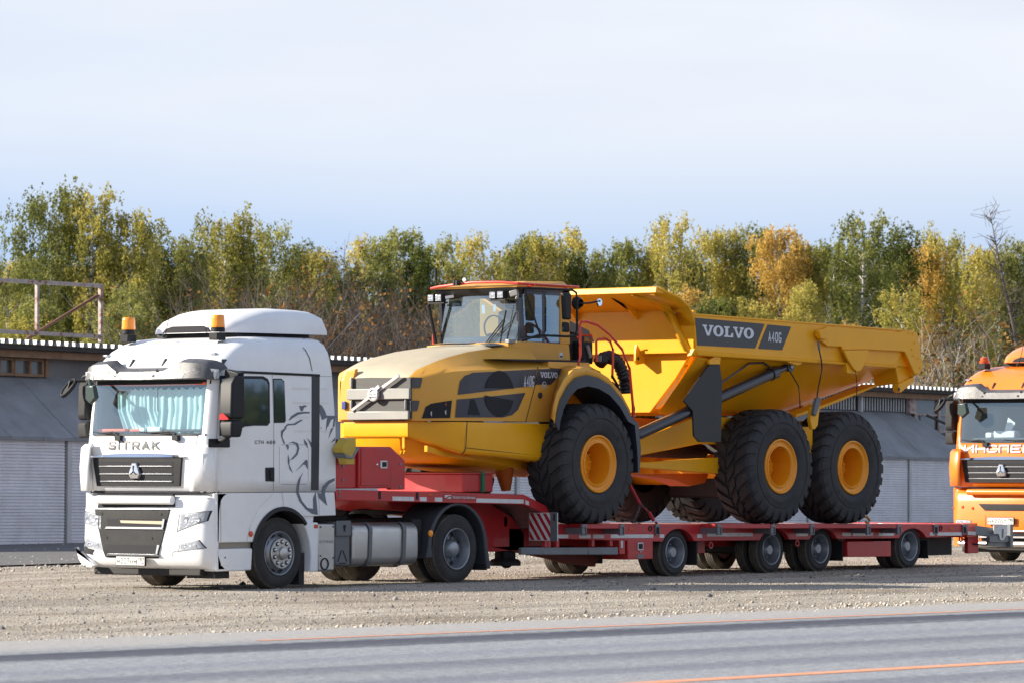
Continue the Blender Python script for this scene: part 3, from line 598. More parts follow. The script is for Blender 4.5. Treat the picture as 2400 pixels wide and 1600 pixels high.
    for y in (.27, 2.28): m.add([(fcab(y + dy, z) - .003, y + dy, z) for z in (1.38, 1.7, 2.0, 2.14) for dy in (-.004, .004)], [(0, 1, 3, 2), (2, 3, 5, 4), (4, 5, 7, 6)])
    B(m, 'panel_seam', M_gap)
    # corner air deflectors
    for s_ in (0, 1):
        Y = lambda y: y if s_ == 0 else 2.5 - y
        m = MB(); pts = [(-1.37, -.02), (-1.45, .0), (-1.53, .08), (-1.575, .22), (-1.585, .30)]
        lo = [(x * 1.0 + .0, Y(y), 1.375) for x, y in pts]; up = [(x, Y(y), 1.97) for x, y in pts]; md = [(x - .015, Y(y - .012), 1.7) for x, y in pts]; tp = [(x + .05, Y(y + .02), 2.02) for x, y in pts]
        m.loft([lo, md, up, tp], closed=False); o = B(m, 'corner_panel', P, smooth=50); kk = o.modifiers.new('thick', 'SOLIDIFY'); kk.thickness = .02; kk.offset = 1 if s_ else -1
        m = MB(); sl = [(-1.42, -.018, 1.89), (-1.545, .09, 1.89), (-1.545, .095, 1.60), (-1.46, .0, 1.50), (-1.42, -.02, 1.55)]
        m.add([(x - .006, Y(y - .006), z) for x, y, z in sl], [(0, 1, 2, 3, 4)]); B(m, 'air_slot', M_gap if variant == 0 and s_ else (M_white2 if variant == 0 else M_plast))
    # --- bumper
    zs2 = [.30, .36, .5, .8, 1.1, 1.24, 1.30, 1.345]
    rg = [plan_ring(z, fbum, -1.372, 1.25, 16) for z in zs2]; B(MB().loft(rg), 'bumper', P if variant == 0 else P)
    if variant == 0:
        m = MB(); m.xbar([(.62, 1.16), (.66, 1.335), (2.08, 1.335), (2.12, 1.14)], -.014, .02); warp(m, lambda y, z: fbum(y, min(z, 1.2)) ); B(m, 'bumper_recess', M_gap)
        m = MB(); m.tube([(-1.585, 2.06, 1.25), (-1.60, 1.9, 1.25), (-1.60, .8, 1.25), (-1.585, .63, 1.25)], .062, 14); B(m, 'bumper_bar', P)
        m = MB(); m.xbar([(.70, 1.125), (.905, .452), (.96, .445), (1.89, .445), (1.945, .45), (2.175, 1.125)], -.012, .05); warp(m, fbum); LG = B(m, 'lower_grille', M_plast, bev=.012)
        m = MB()
        for q in ([(.80, .985), (.83, .865), (1.885, .865), (1.915, .985)], [(.90, .625), (.925, .50), (1.84, .50), (1.865, .625)]): m.xbar(q, -.0145, -.012)
        warp(m, fbum); m.build('slot', M_gap, LG)
        m = MB()
        for q in ([(.79, .845), (.83, .875), (1.90, .875), (1.935, .845)], [(.86, .47), (.90, .50), (1.86, .50), (1.90, .47)], [(.71, 1.118), (.71, 1.13), (2.17, 1.13), (2.17, 1.118)], [(.775, .99), (.80, .865), (.83, .87), (.81, .99)], [(.86, .63), (.90, .50), (.93, .51), (.905, .63)]): m.xbar(q, -.03, -.012)
        warp(m, fbum); m.build('ledge', M_rim, LG, bev=.003)
        m = MB(); m.xbar([(.80, .96), (.82, .915), (1.62, .93), (1.64, .965)], -.018, -.0155); warp(m, fbum); m.build('bracket', mat('tan strip', (.45, .38, .27), .7), LG)
        for yy, zz in ((.86, 1.055), (2.01, 1.055), (1.02, .72), (1.90, .72)):
            m = MB(); m.lathe([(-.012, .024), (-.018, .02), (-.018, .001)], (fbum(yy, zz) , yy, zz), 12, ax='x'); m.build('bolt', M_plast, LG)
    else:
        m = MB(); m.xbar([(.4, 1.215), (.4, 1.335), (2.02, 1.335), (2.06, 1.22)], -.008, .02); warp(m, lambda y, z: fbum(y, min(z, 1.2))); B(m, 'bumper_recess', M_gap)
        m = MB(); m.tube([(-1.585, 2.05, 1.27), (-1.60, 1.9, 1.27), (-1.60, .5, 1.27)], .055, 14); B(m, 'bumper_bar', P)
        m = MB(); m.xbar([(.75, 1.06), (.8, .94), (1.72, .94), (1.86, 1.06)], -.012, .02); warp(m, fbum); sl_ = B(m, 'bumper_slot', M_blk, bev=.01)
        m = MB(); m.xbar([(.8, 1.03), (.84, .97), (1.70, .97), (1.80, 1.035)], -.016, -.0125); warp(m, fbum); m.build('mesh', M_plast, sl_)
        m = MB(); m.xbar([(.6, .31), (.6, .55), (1.72, .55), (1.80, .47), (1.80, .31)], -.015, .02); warp(m, fbum); B(m, 'lower_grille', M_blk, bev=.02)
        m = MB(); m.tube([(-1.63, 2.2, .36), (-1.66, 2.0, .35), (-1.67, .6, .35)], .055, 12); m.tube([(-1.62, 1.80, .42), (-1.62, 1.80, .56), (-1.62, 1.7, .58), (-1.62, .6, .58)], .015, 8); m.box(-1.64, .7, .46, -1.6, 1.78, .49); B(m, 'tow_bar', M_steel)
        for yy, zz in ((2.2, 1.0), (1.98, .98), (1.62, .99), (2.44, .98)):
            m = MB(); m.lathe([(0, .03), (-.012, .024), (-.014, .001)], (fbum(yy, zz), yy, zz), 12, ax='x'); B(m, 'cap', M_redl)
        m = MB(); m.add([(fbum(y, z) - .003, y, z) for y in (1.70, 1.706) for z in (.5, .8, 1.2)], [(0, 1, 4, 3), (1, 2, 5, 4)]); B(m, 'panel_seam', M_gap)
    # headlights and fog lamps, as polygons wrapped on the bumper corner
    def lampset(pts, nm, mir, par=None):
        pts = [(y if not mir else 2.5 - y, z) for y, z in pts]; cy = sum(p[0] for p in pts) / len(pts); cz_ = sum(p[1] for p in pts) / len(pts)
        def pan(k0, x0, x1, k1=0):
            m = MB(); m.xbar([(cy + (y - cy) * k0, cz_ + (z - cz_) * k0) for y, z in pts], x0, x1); return warp(m, fbum, .05)
        fr = B(pan(1.08, -.004, .01), nm, M_gap); pan(1.0, -.009, 0).build('bezel', M_rim, fr); pan(.86, -.012, -.009).build('lens', M_lamp, fr)
        for dy in (-.3, .25):
            yy = cy + dy * .8 * (max(p[0] for p in pts) - min(p[0] for p in pts)); mm = MB(); rr_ = .30 * (max(p[1] for p in pts) - min(p[1] for p in pts)) * (.8 if dy < 0 else 1)
            rr_ *= .5; mm.lathe([(-.004, rr_), (-.010, rr_ * .8), (-.004, rr_ * .5), (-.003, .001)], (fbum(yy, cz_) - .010, yy, cz_), 16, ax='x'); mm.build('bulb', M_chrome, fr)
    if variant == 0:
        for mir in (0, 1):
            lampset([(.52, 1.05), (.055, 1.10), (.085, .97), (.55, .825)] if not mir else [(.5, 1.03), (.055, 1.09), (.06, .93), (.5, .82)], 'headlight', mir)
            lampset([(.50, .64), (.18, .70), (.09, .595), (.525, .545)], 'fog_lamp', mir)
        # torn off corner at the far side
        m = MB()
        
        for q in range(6): yy = 2.12 + .3 * rng.random(); zz = .34 + .10 * rng.random(); m.tube([(-1.545, yy, zz), (-1.56, yy + .05 * rng.random(), zz - .02), (-1.54, yy + .06, zz - .04)], .007, 5)
        m.xbar([(2.12, .33), (2.2, .40), (2.36, .46), (2.47, .50), (2.49, .58), (2.44, .42), (2.36, .33)], -1.585, -1.52); B(m, 'broken_corner', M_white2)
        m = MB(); m.xbar([(2.16, .55), (2.3, .57), (2.44, .70), (2.47, .60), (2.38, .50), (2.2, .48)], -.012, .0); warp(m, fbum); B(m, 'torn_hole', M_gap)
    else:
        lampset([(2.02, .76), (2.35, .77), (2.36, .62), (2.02, .61)], 'headlight', 0)
    if variant == 0:
        m = MB(); pk = [(y, z) for y, z in ((.02, .36), (.62, .34), (.63, .50), (.60, .545), (.02, .60))]
        m.add([(fbum(y, z) - .002 - .0, y, z) for y, z in [(.64, .35), (.648, .35), (.648, .50), (.62, .545), (.3, .585), (.02, .61), (.02, .602), (.3, .577), (.615, .537), (.64, .495)]], [tuple(range(10))]); B(m, 'panel_seam', M_gap)
        m = MB(); m.add([(fcab(y, 1.362) - .005, y, z) for z in (1.345, 1.375) for y in np.linspace(.02, 2.48, 20)], [(i, i + 1, 21 + i, 20 + i) for i in range(19)]); B(m, 'gap_strip', M_gap)
    m = MB(); m.box(-1.42, .25, .2, -1.1, 2.3, .31); B(m, 'under_tray', M_dark, bev=.02)
    # number plate
    py, pz = (1.665, .345) if variant == 0 else (1.55, .60)
    if variant: py, pz = 1.62, .70
    pl = MB(); pl.box(-1.625, py - .56, pz - .01, -1.60, py + .01, pz + .125); pp = B(pl, 'plate_frame', M_blk, bev=.006)
    pl = MB(); pl.box(-1.629, py - .545, pz + .0, -1.6255, py - .005, pz + .115); pl.build('number_plate', M_plate, pp)
    m = MB(); s3 = ('M', '207', 'HM', '797') if variant == 0 else ('H', '427', 'OT', '790')
    x_ = py - .02
    for i_, (tx, w_, h_) in enumerate(zip(s3, (.055, .17, .125, .112), (.055, .080, .055, .058))):
        put_strokes(m, tx, (-1.6292, x_, pz + (.018 if i_ < 3 else .048)), w_, h_, .0105, *FR, th=.001, gap=.3); x_ -= w_ + (.014 if i_ != 2 else .024)
    m.box(-1.631, py - .402, pz + .003, -1.6293, py - .398, pz + .112); m.build('plate_characters', M_ink, pp, smooth=0)
    m = MB(); m.box(-1.631, py - .53, pz + .028, -1.6294, py - .49, pz + .036, 0); m.box(-1.631, py - .53, pz + .018, -1.6294, py - .49, pz + .027, 1); m.build('flag_mark', [mat('flag blue', (.05, .08, .4)), mat('flag red', (.5, .03, .03))], pp)
    # --- sun visor
    ys = [.01, .034, .1, .187, .36, .526, .69, .852, 1.25, 1.6, 1.747, 1.85, 1.922, 2.1, 2.225, 2.321, 2.37, 2.43, 2.48]
    zt = [3.06, 3.13, 3.17, 3.187, 3.20, 3.207, 3.145, 3.087, 3.083, 3.085, 3.088, 3.15, 3.2, 3.195, 3.185, 3.155, 3.08, 3.05, 3.03]
    fv = lambda y, z: fcab(y, 2.92, .25)
    A = [(fv(y, 0) + .02 + .02, y, z + .01) for y, z in zip(ys, zt)]; B1 = [(fv(y, 0) - .05 - .03, y, z - .012) for y, z in zip(ys, zt)]
    C1 = [(fv(y, 0) - .16, y, z - .05) for y, z in zip(ys, zt)]; D1 = [(fv(y, 0) - .20, y, 2.925 + .012 * abs(y - 1.25)) for y in ys]; E1 = [(fv(y, 0) - .17, y, 2.915) for y in ys]; F1 = [(fv(y, 0), y, 2.95) for y in ys]
    V = B(MB().loft([A, B1, C1, D1, E1, F1], closed=False), 'sun_visor', M_visor, smooth=35)
    for q in ([(.012, 3.055), (.05, 3.065), (.25, 3.05), (.43, 3.01), (.47, 2.935), (.012, 2.925)], [(2.16, 2.925), (2.17, 3.01), (2.3, 3.05), (2.42, 3.045), (2.485, 2.94)]):
        m = MB(); cyq = [p for p in q]; m.add([(fv(y, 0) - .215 + (z - 2.92) * .25, y, z) for y, z in cyq] + [(fv(y, 0) - .13, y, z) for y, z in cyq], [tuple(range(len(q)))] + [(i, (i + 1) % len(q), len(q) + (i + 1) % len(q), len(q) + i) for i in range(len(q))]); m.build('visor_end', M_white2, V, bev=.006)
    for yy, zz in ((.24, 3.13), (2.26, 3.13), (.95, 3.045), (1.72, 3.035), (1.0, 2.965), (1.75, 2.96)):
        m = MB(); xx = fv(yy, 0) - .16 - (3.05 - zz) * .25 + (.03 if zz > 3.1 else 0); m.lathe([(-.0, .026), (-.008, .022), (-.009, .010), (-.003, .009), (-.003, .001)], (xx, yy, zz), 14, ax='x'); m.build('visor_bolt', M_blk, V)
    for yy in (1.09, 1.71): B(MB().beam((-1.30, yy, 3.10), (-1.22, yy, 3.21), .04, .05), 'visor_bracket', M_blk, bev=.006)
    for yy in (.30, 2.36): B(MB().box(-1.22 + .06, yy - .07, 3.262, -1.10, yy + .03, 3.292), 'marker_lamp', M_lamp, bev=.008)
    # --- roof fairing
    fx_ = [-.62, -.54, -.40, -.15, .15, .5, .85, 1.12, 1.22, 1.28]; ft = [3.70, 3.76, 3.83, 3.90, 3.94, 3.955, 3.95, 3.93, 3.89, 3.70]; fh = [.60, .70, .78, .85, .89, .92, .94, .95, .945, .94]
    rg = []
    for x, tp, h in zip(fx_, ft, fh):
        s_ = min(1, max(0, (x + .6) / 1.1)); zb = 3.585; rr_ = .12 + .0 * s_; pts = []
        for k in range(15):
            a = math.pi * k / 14; e_ = 5 if x > .1 else 2.6 + 2.4 * s_
            cy_, sz_ = math.cos(a), math.sin(a); d_ = (abs(cy_) ** e_ + abs(sz_) ** e_) ** (-1 / e_)
            pts.append((x, 1.25 + h * cy_ * d_, zb + (tp - zb) * sz_ * d_))
        rg.append(pts)
    m = MB().loft(rg, closed=False); m.add(rg[-1], [tuple(range(15))]); m.add(rg[0], [tuple(range(15))]); fa = B(m, 'roof_fairing', P, smooth=50)
    MB().xbar([(.80, 3.595), (.84, 3.65), (.95, 3.685), (1.55, 3.685), (1.68, 3.65), (1.74, 3.595)], -.632, -.5).build('fairing_intake', M_gap, fa, bev=.01)
    B(MB().box(-.45, .48, 3.515, 1.1, 2.02, 3.59), 'fairing_mount', M_blk, bev=.02)
    # --- beacons
    for yy in (.45, 2.17):
        be = B(MB().box(-.96, yy - .08, 3.47, -.78, yy + .08, 3.575), 'beacon_base', M_plast, bev=.012)
        if variant == 0:
            MB().lathe([(0, .098), (.0, .10), (.055, .10), (.06, .09)], (-.86, yy, 3.585), 24, ax='z').build('beacon_foot', M_blk, be)
            MB().lathe([(.062, .096), (.085, .099), (.10, .096), (.19, .093), (.22, .089), (.235, .075), (.238, .001)], (-.86, yy, 3.585), 28, ax='z').build('beacon_lens', M_amber, be)
        else: MB().lathe([(0, .09), (.05, .09), (.06, .075), (.11, .07), (.12, .001)], (-.86, yy, 3.57), 24, ax='z').build('beacon_lens', M_redl, be)
    # --- side
    m = MB(); arch = [(.61 * math.cos(a), .50 + .61 * math.sin(a)) for a in np.linspace(R(164), R(49), 16)]
    m.ybar([(-1.356, 1.352), (-1.356, .669)] + [(-.62, .666)] + arch + [(.40, 1.01), (1.13, 1.02), (1.098, 1.352)], .0, .06); B(m, 'side_skirt', P, bev=.012)
    m = MB(); m.ybar([(-1.356, 1.352), (-1.356, .669)] + [(-.62, .666)] + arch + [(.40, 1.01), (1.13, 1.02), (1.098, 1.352)], 2.44, 2.5); B(m, 'side_skirt', P, bev=.012)
    lip = [(.655 * math.cos(a), .50 + .655 * math.sin(a)) for a in np.linspace(R(172), R(40), 20)]; lin = [(.60 * math.cos(a), .50 + .60 * math.sin(a)) for a in np.linspace(R(172), R(40), 20)]
    m = MB(); m.loft([[(x, -.012, z) for x, z in lip], [(x, -.03, z) for x, z in lin], [(x, .5, z) for x, z in lin]], closed=False); B(m, 'wheel_arch', M_blk if 0 else M_dark)
    def seam(pts, nm='door_seam', w=.006, y=-.002):
        mm = MB()
        for a, b2 in zip(pts, pts[1:]): mm.beam((a[0], y, a[1]), (b2[0], y, b2[1]), .006, w) if 0 else mm.add([(a[0], y, a[1]), (b2[0], y, b2[1]), (b2[0] + w * .7, y, b2[1] + w * .7), (a[0] + w * .7, y, a[1] + w * .7)], [(0, 1, 2, 3)])
        return B(mm, nm, M_gap)
    seam([(-1.39, 1.374), (-1.385, 1.9), (-1.36, 2.3), (-1.33, 2.75), (-1.28, 3.0)], w=.012); seam([(-.206, 1.37), (-.197, 2.27), (-.235, 3.0)], w=.009)
    seam([(-.206, 1.352), (-.24, 1.31), (-.5, 1.15), (-.68, .9), (-.76, .67)], y=-.003, w=.009); seam([(-1.356, 1.352), (-1.29, 1.25), (-1.28, .67)], y=-.003, w=.008)
    seam([(-.03, 1.35), (0, 1.24), (.0, 1.112)], y=-.003)
    seam([(-.08, 1.475), (-.08, 1.99), (-.04, 2.02), (.48, 2.02), (.53, 1.98), (.53, 1.50), (.49, 1.465), (-.04, 1.465)], 'locker_seam')
    seam([(.72, 1.35), (.76, 1.2), (.762, 1.02)], y=-.003)
    seam([(.60, 3.53), (.42, 3.50)], y=.02); mm = MB(); mm.add([(.44, .14, 3.46), (.455, .14, 3.46), (.50, .03, 3.37), (.485, .03, 3.37), (.565, .0, 3.25), (.55, .0, 3.25), (.62, -.002, 3.06), (.605, -.002, 3.06)], [(0, 1, 2, 3), (3, 2, 4, 5), (5, 4, 6, 7)]); B(mm, 'panel_seam', M_gap)
    m = MB(); m.ybar([(-1.14, 3.047), (-1.14, 3.012), (.77, 2.985), (.77, 3.02)], -.012, .0); B(m, 'roof_rail', M_plast, bev=.004)
    m = MB(); m.ybar([(.60, 2.985), (.60, 2.27), (.59, 1.38), (.75, 1.378), (.768, 2.27), (.77, 2.985)], -.006, .0); B(m, 'side_strip', mat('black strip', (.02, .022, .028), .4), bev=.002)
    seam([(.78, 2.985), (1.03, 2.99)], 'panel_seam')
    w1 = [(-1.31, 2.97), (-.42, 2.975), (-.32, 2.94), (-.285, 2.88), (-.275, 2.33), (-.33, 2.285), (-.6, 2.285), (-.8, 2.27), (-.93, 2.215), (-1.02, 2.14), (-1.31, 2.14)]
    sc_ = lambda w, k, cx, cz_: [(cx + (x - cx) * k[0], cz_ + (z - cz_) * k[1]) for x, z in w]
    m = MB(); m.ybar(w1, -.005, .0); fr = B(m, 'side_window', M_blk, bev=.002)
    m = MB(); m.add([(x, -.007, z) for x, z in sc_(w1, (.93, .90), -.78, 2.58)], [tuple(range(len(w1)))]); m.build('pane', M_sglass, fr)
    w2 = [(-.215, 2.945), (-.04, 2.947), (.02, 2.91), (.055, 2.36), (.03, 2.33), (-.19, 2.325)]
    m = MB(); m.ybar(w2, -.005, .0); fr = B(m, 'side_window', M_blk, bev=.002); m = MB(); m.add([(x, -.007, z) for x, z in sc_(w2, (.88, .95), -.09, 2.63)], [tuple(range(len(w2)))]); m.build('pane', M_sglass, fr)
    hd = B(MB().ybar([(-.375, 1.70), (-.19, 1.705), (-.19, 1.505), (-.37, 1.51)], -.014, 0), 'door_handle', M_blk, bev=.01); MB().box(-.29, -.03, 1.54, -.22, -.012, 1.67).build('grip', M_plast, hd, bev=.008)
    if variant == 0:
        m = MB(); put_strokes(m, 'C7H 460', (-.59, -.002, 2.03), .42, .05, .011, *SD, th=.002); B(m, 'model_badge', M_badge, smooth=0)
        # lion head decal on the sleeper side
        D = [[(0.110,2.362),(0.170,2.426),(0.299,2.479),(0.454,2.488),(0.558,2.487),(0.558,2.464),(0.437,2.463),(0.316,2.444),(0.213,2.403),(0.144,2.368)], [(0.333,2.571),(0.385,2.566),(0.454,2.580),(0.506,2.569),(0.437,2.543),(0.411,2.497),(0.368,2.494)],
             [(0.732,2.610),(0.819,2.576),(0.889,2.495),(0.915,2.438),(1.100,2.434),(1.091,2.283),(1.051,2.273),(1.073,2.399),(1.012,2.375),(0.951,2.282),(0.907,2.272),(0.933,2.409),(0.819,2.373),(0.767,2.489)], [(0.016,2.267),(0.093,2.316),(0.213,2.317),(0.368,2.376),(0.420,2.373),(0.248,2.300),(0.110,2.294),(0.042,2.259)],
             [(-0.049,2.213),(0.053,2.267),(0.076,2.259),(-0.004,2.190),(-0.015,2.129),(0.042,2.038),(0.008,2.037),(-0.049,2.144)], [(0.054,2.015),(0.100,1.943),(0.123,2.000),(0.077,2.030)], [(0.100,2.038),(0.203,2.069),(0.306,2.046),(0.340,1.977),(0.306,1.885),(0.214,1.824),(0.134,1.801),(0.214,1.855),(0.272,1.908),(0.295,1.977),(0.260,2.031),(0.180,2.049)],
             [(0.100,1.893),(0.134,1.809),(0.130,1.740),(0.210,1.622),(0.135,1.679),(0.096,1.778)], [(0.249,1.641),(0.375,1.732),(0.479,1.814),(0.518,1.794),(0.519,1.671),(0.468,1.740),(0.422,1.745),(0.341,1.694)],
             [(0.426,1.640),(0.318,1.533),(0.284,1.442),(0.273,1.350),(0.342,1.227),(0.469,1.119),(0.608,1.049),(0.735,1.032),(0.688,1.363),(0.630,1.271),(0.635,1.117),(0.515,1.134),(0.399,1.227),(0.330,1.349),(0.341,1.457),(0.376,1.564)], [(1.096,1.554),(0.955,1.516),(0.839,1.439),(0.804,1.332),(0.735,1.347),(0.758,1.270),(0.933,1.161),(0.886,1.316),(0.897,1.393),(0.979,1.470),(1.096,1.516)],
             [(0.432,2.108),(0.513,2.039),(0.513,1.978),(0.444,2.047)], [(0.502,2.124),(0.594,2.055),(0.594,1.978),(0.548,2.055)], [(0.954,2.102),(1.076,2.273),(1.013,2.250)], [(1.001,2.049),(1.113,2.134),(1.099,2.088)], [(0.768,2.240),(0.826,2.272),(0.803,2.271)], [(0.903,2.210),(0.931,2.272),(0.907,2.272)]]
        m = MB(); put_poly(m, D, (0, 0, 0), *SD, th=.0045); B(m, 'lion_decal', M_decal, smooth=0)
        Wb = mat('white decal stripes', (.72, .70, .68), .5); m = MB()
        for k, (xa, xb) in enumerate(((.18, .56), (.2, .57), (.22, .57), (.23, .58))): m.box(xa, -.004, 2.80 - k * .20, xb, -.001, 2.825 - k * .20); m.box(.80, -.004, 2.80 - k * .20, .93 + .02 * k, -.001, 2.825 - k * .20)
        B(m, 'stripes', Wb)
    m = MB(); m.ybar([(-1.36, .579), (-.627, .583), (-.65, .274), (-1.344, .271)], .0, .45); st = B(m, 'step_box', P, bev=.02)
    MB().box(-1.10, -.012, .27, -.80, .1, .29).build('step_edge', M_chrome, st, bev=.004); MB().box(-1.28, -.006, .35, -1.12, .0, .50).build('hatch', P, st, bev=.01); MB().lathe([(-.009, .014), (-.01, .001)], (-1.2, 0, .46), 10).build('lock', M_gap, st)
    B(MB().box(-1.35, .05, .57, -.62, .5, .68), 'step_recess', mat('tan shade', (.30, .27, .23), .8))
    m = MB(); m.ybar([(.42, .935), (.747, .925), (.747, .232), (.575, .234), (.60, .45), (.57, .65), (.50, .82)], .0, .55); B(m, 'mudguard', P, bev=.015)
    m = MB(); m.ybar([(.42, 1.012), (.68, 1.012), (.665, .93), (.42, .93)], .03, .5); B(m, 'mudguard_top', P)
    B(MB().box(.655, -.008, .845, .735, .002, .895), 'side_marker', M_redl, bev=.006); B(MB().lathe([(0, .042), (-.014, .038), (-.018, .001)], (-.672, 0, .78), 18), 'side_marker', M_redl)
    m = MB(); m.box(.45, .1, .05, .56, .6, .5); B(m, 'mud_flap', M_dark); B(MB().box(-1.3, .1, .17, -1.0, .62, .30), 'brush_flap', M_dark)
    # exhaust box, urea tank, fuel tank
    bx = B(MB().ybar([(.76, .91), (1.15, .906), (1.135, .228), (.76, .228)], .03, .7), 'exhaust_box', M_steel, bev=.03)
    MB().lathe([(-.003, .088), (-.012, .085), (-.012, .07), (.05, .068), (.05, .001)], (.915, .03, .335), 24).build('outlet', M_gap, bx)
    m = MB()
    for a, b2 in ((.83, .86), (1.1, .86), (.83, .45), (1.1, .42)): m.lathe([(0, .012), (-.008, .01), (-.008, .001)], (a, .028, b2), 8)
    m.build('rivet', M_gap, bx); m = MB(); put_strokes(m, 'SITRAK', (.80, .028, .63), .31, .04, .008, *SD, th=.002); m.build('stamped_name', M_rim, bx, smooth=0)
    ad = B(MB().ybar([(1.155, .93), (1.495, .93), (1.495, .29), (1.155, .31)], .05, .6), 'urea_tank', M_grey, bev=.03)
    MB().box(1.165, .02, .72, 1.485, .055, .945).build('lid', M_grey, ad, bev=.03)
    m = MB(); m.lathe([(-.004, .028), (-.006, .001)], (1.33, .045 - .03, .86), 12); m.box(1.32, .009, .79, 1.34, .013, .85); m.build('keyhole', M_gap, ad)
    m = MB()
    for (a, b2) in (((1.30, .52), (1.22, .36)), ((1.33, .52), (1.42, .36)), ((1.25, .34), (1.40, .34))): m.beam((a[0], .047, a[1]), (b2[0], .047, b2[1]), .008, .012)
    m.build('moulded_mark', M_blk, ad)
    rc2 = []
    for x in (1.53, 1.56, 2.93, 2.99):
        e_ = .03 if x in (1.53, 2.99) else 0; y0, y1, z0, z1, rr_ = .02 + e_, .70, .285 + e_, .905 - e_, .13; pts = []
        for (cy_, cz_, a0) in ((y0 + rr_, z0 + rr_, 180), (y1 - rr_, z0 + rr_, 270), (y1 - rr_, z1 - rr_, 0), (y0 + rr_, z1 - rr_, 90)):
            for k in range(6): a = R(a0 + 90 * k / 5); pts.append((x, cy_ + rr_ * math.cos(a), cz_ + rr_ * math.sin(a)))
        rc2.append(pts)
    ft_ = B(MB().loft(rc2), 'fuel_tank', M_steel, bev=.01)
    for x in (1.84, 2.59):
        rg = []
        for o_ in (0, 1):
            rg.append([(x + (p[0] - 1.53) + o_ * .075 + (.02 if p[2] > .6 else -.02 if p[2] < .4 else 0) - p[0] + 1.53, 1.0 * p[1] + (-.012 if p[1] < .36 else .01), p[2] + (.012 if p[2] > .6 else -.012)) for p in rc2[1]])
        MB().loft(rg, cap=False).build('tank_strap', M_grey, ft_)
    # chassis
    m = MB()
    for yy in (.82, 1.60): m.box(-1.1, yy, .68, 4.75, yy + .08, .95)
    m.box(-1.25, .35, .45, .9, 2.15, 1.33); m.box(1.0, .75, .6, 1.4, 1.75, .9); m.box(4.68, .7, .6, 4.78, 1.8, .98); m.box(1.1, .72, .93, 2.2, 1.8, 1.0); B(m, 'chassis', M_dark, bev=.01)  # big box under the cab is added to block light
    B(MB().lathe([(0, .46), (.05, .48), (.09, .44), (.09, .12)], (3.65, 1.25, 1.02), 28, ax='z'), 'fifth_wheel', M_dark)
    m = MB(); fa_ = [(.62 * math.cos(a), .52 + .62 * math.sin(a)) for a in np.linspace(R(178), R(2), 18)]; fo_ = [(x * 1.10, .52 + (z - .52) * 1.05 + .015) for x, z in fa_]
    for y0, y1 in ((.02, .68), (1.82, 2.48)):
        a_ = [(3.876 + x, z) for x, z in fo_]; b2 = [(3.876 + x * .98, z - .0) for x, z in fa_]
        o = B(MB().ybar([(3.14, .38)] + a_ + [(4.63, .2), (4.53, .2)] + b2[::-1] + [(3.30, .38)], y0, y1), 'rear_fender', mat('fender plastic', (.035, .04, .05), .5, dirt=.3, dcol=(.1, .1, .1)), bev=.015)
    B(MB().box(4.52, .04, .18, 4.56, .7, .62), 'mud_flap', M_dark)
    B(MB().lathe([(0, .05), (-.02, .046), (-.024, .001)], (3.23, .02, .74), 16), 'side_marker', M_amber)
    m = MB(); m.box(2.98, .15, .45, 3.2, .7, .95); B(m, 'battery_box', M_dark, bev=.02)
    axle(T, 0, .50, W_front, False, .06, 2.44); axle(T, 3.876, .505, W_rear, True, .05, 2.45)
    # mirrors
    mi = B(MB().loft([[(-1.26, -.05, 3.06), (-1.16, -.05, 3.06), (-1.16, -.03, 2.93), (-1.26, -.03, 2.93)], [(-1.30, -.34, 3.00), (-1.16, -.34, 3.02), (-1.16, -.30, 2.92), (-1.28, -.30, 2.90)]]), 'mirror_arm', M_blk, bev=.015)
    def housing(m, y0, y1):
        m.loft([[(-1.36, y0, 2.98), (-1.36, y1, 2.93), (-1.22, y1 + .02, 2.90), (-1.18, y0, 2.96)], [(-1.44, y0, 2.85), (-1.44, y1, 2.85), (-1.22, y1 + .02, 2.85), (-1.18, y0, 2.85)], [(-1.46, y0, 2.42), (-1.46, y1, 2.42), (-1.22, y1 + .02, 2.42), (-1.18, y0, 2.42)], [(-1.42, y0 + .01, 2.37), (-1.42, y1 - .01, 2.37), (-1.24, y1, 2.37), (-1.2, y0, 2.37)]])
        m.loft([[(-1.42, y0 + .01, 2.355), (-1.42, y1 - .01, 2.355), (-1.24, y1, 2.355), (-1.2, y0, 2.355)], [(-1.45, y0, 2.30), (-1.45, y1, 2.30), (-1.24, y1, 2.30), (-1.2, y0, 2.30)], [(-1.43, y0 + .02, 2.12), (-1.43, y1 - .02, 2.12), (-1.26, y1 - .01, 2.12), (-1.23, y0 + .02, 2.12)]])
    m = MB(); housing(m, -.36, -.12); B(m, 'mirror', M_blk, bev=.03, seg=3)
    m = MB(); housing(m, 2.70, 2.53); m.v = [(x + .10, y, z) for x, y, z in m.v]; B(m, 'mirror', M_plast, bev=.03, seg=3)
    B(MB().xbar([(-.30, 2.36), (-.14, 2.36), (-.14, 2.43), (-.20, 2.45), (-.30, 2.38)], -1.464, -1.44), 'mirror_stripe', M_redl if 0 else mat('red tip', (.5, .01, .01), .3))
    m = MB(); m.tube([(-1.32, -.2, 2.15), (-1.35, -.12, 2.08), (-1.36, -.03, 2.06)], .04, 8); m.box(-1.55, -.03, 1.98, -1.12, .0, 2.10); B(m, 'mirror_foot', M_blk, bev=.03)
    m = MB(); m.tube([(-1.30, 2.55, 3.0), (-1.30, 2.62, 2.98), (-1.28, 2.66, 2.95)], .03, 8); B(m, 'mirror_arm', M_blk)
    m = MB(); c_ = Vector((-1.52, 2.70, 2.82)); a1 = Vector((.5, -.35, .75)).normalized(); a2 = Vector((.3, .93, .25)).normalized()
    rg = []
    nn_ = a1.cross(a2).normalized()
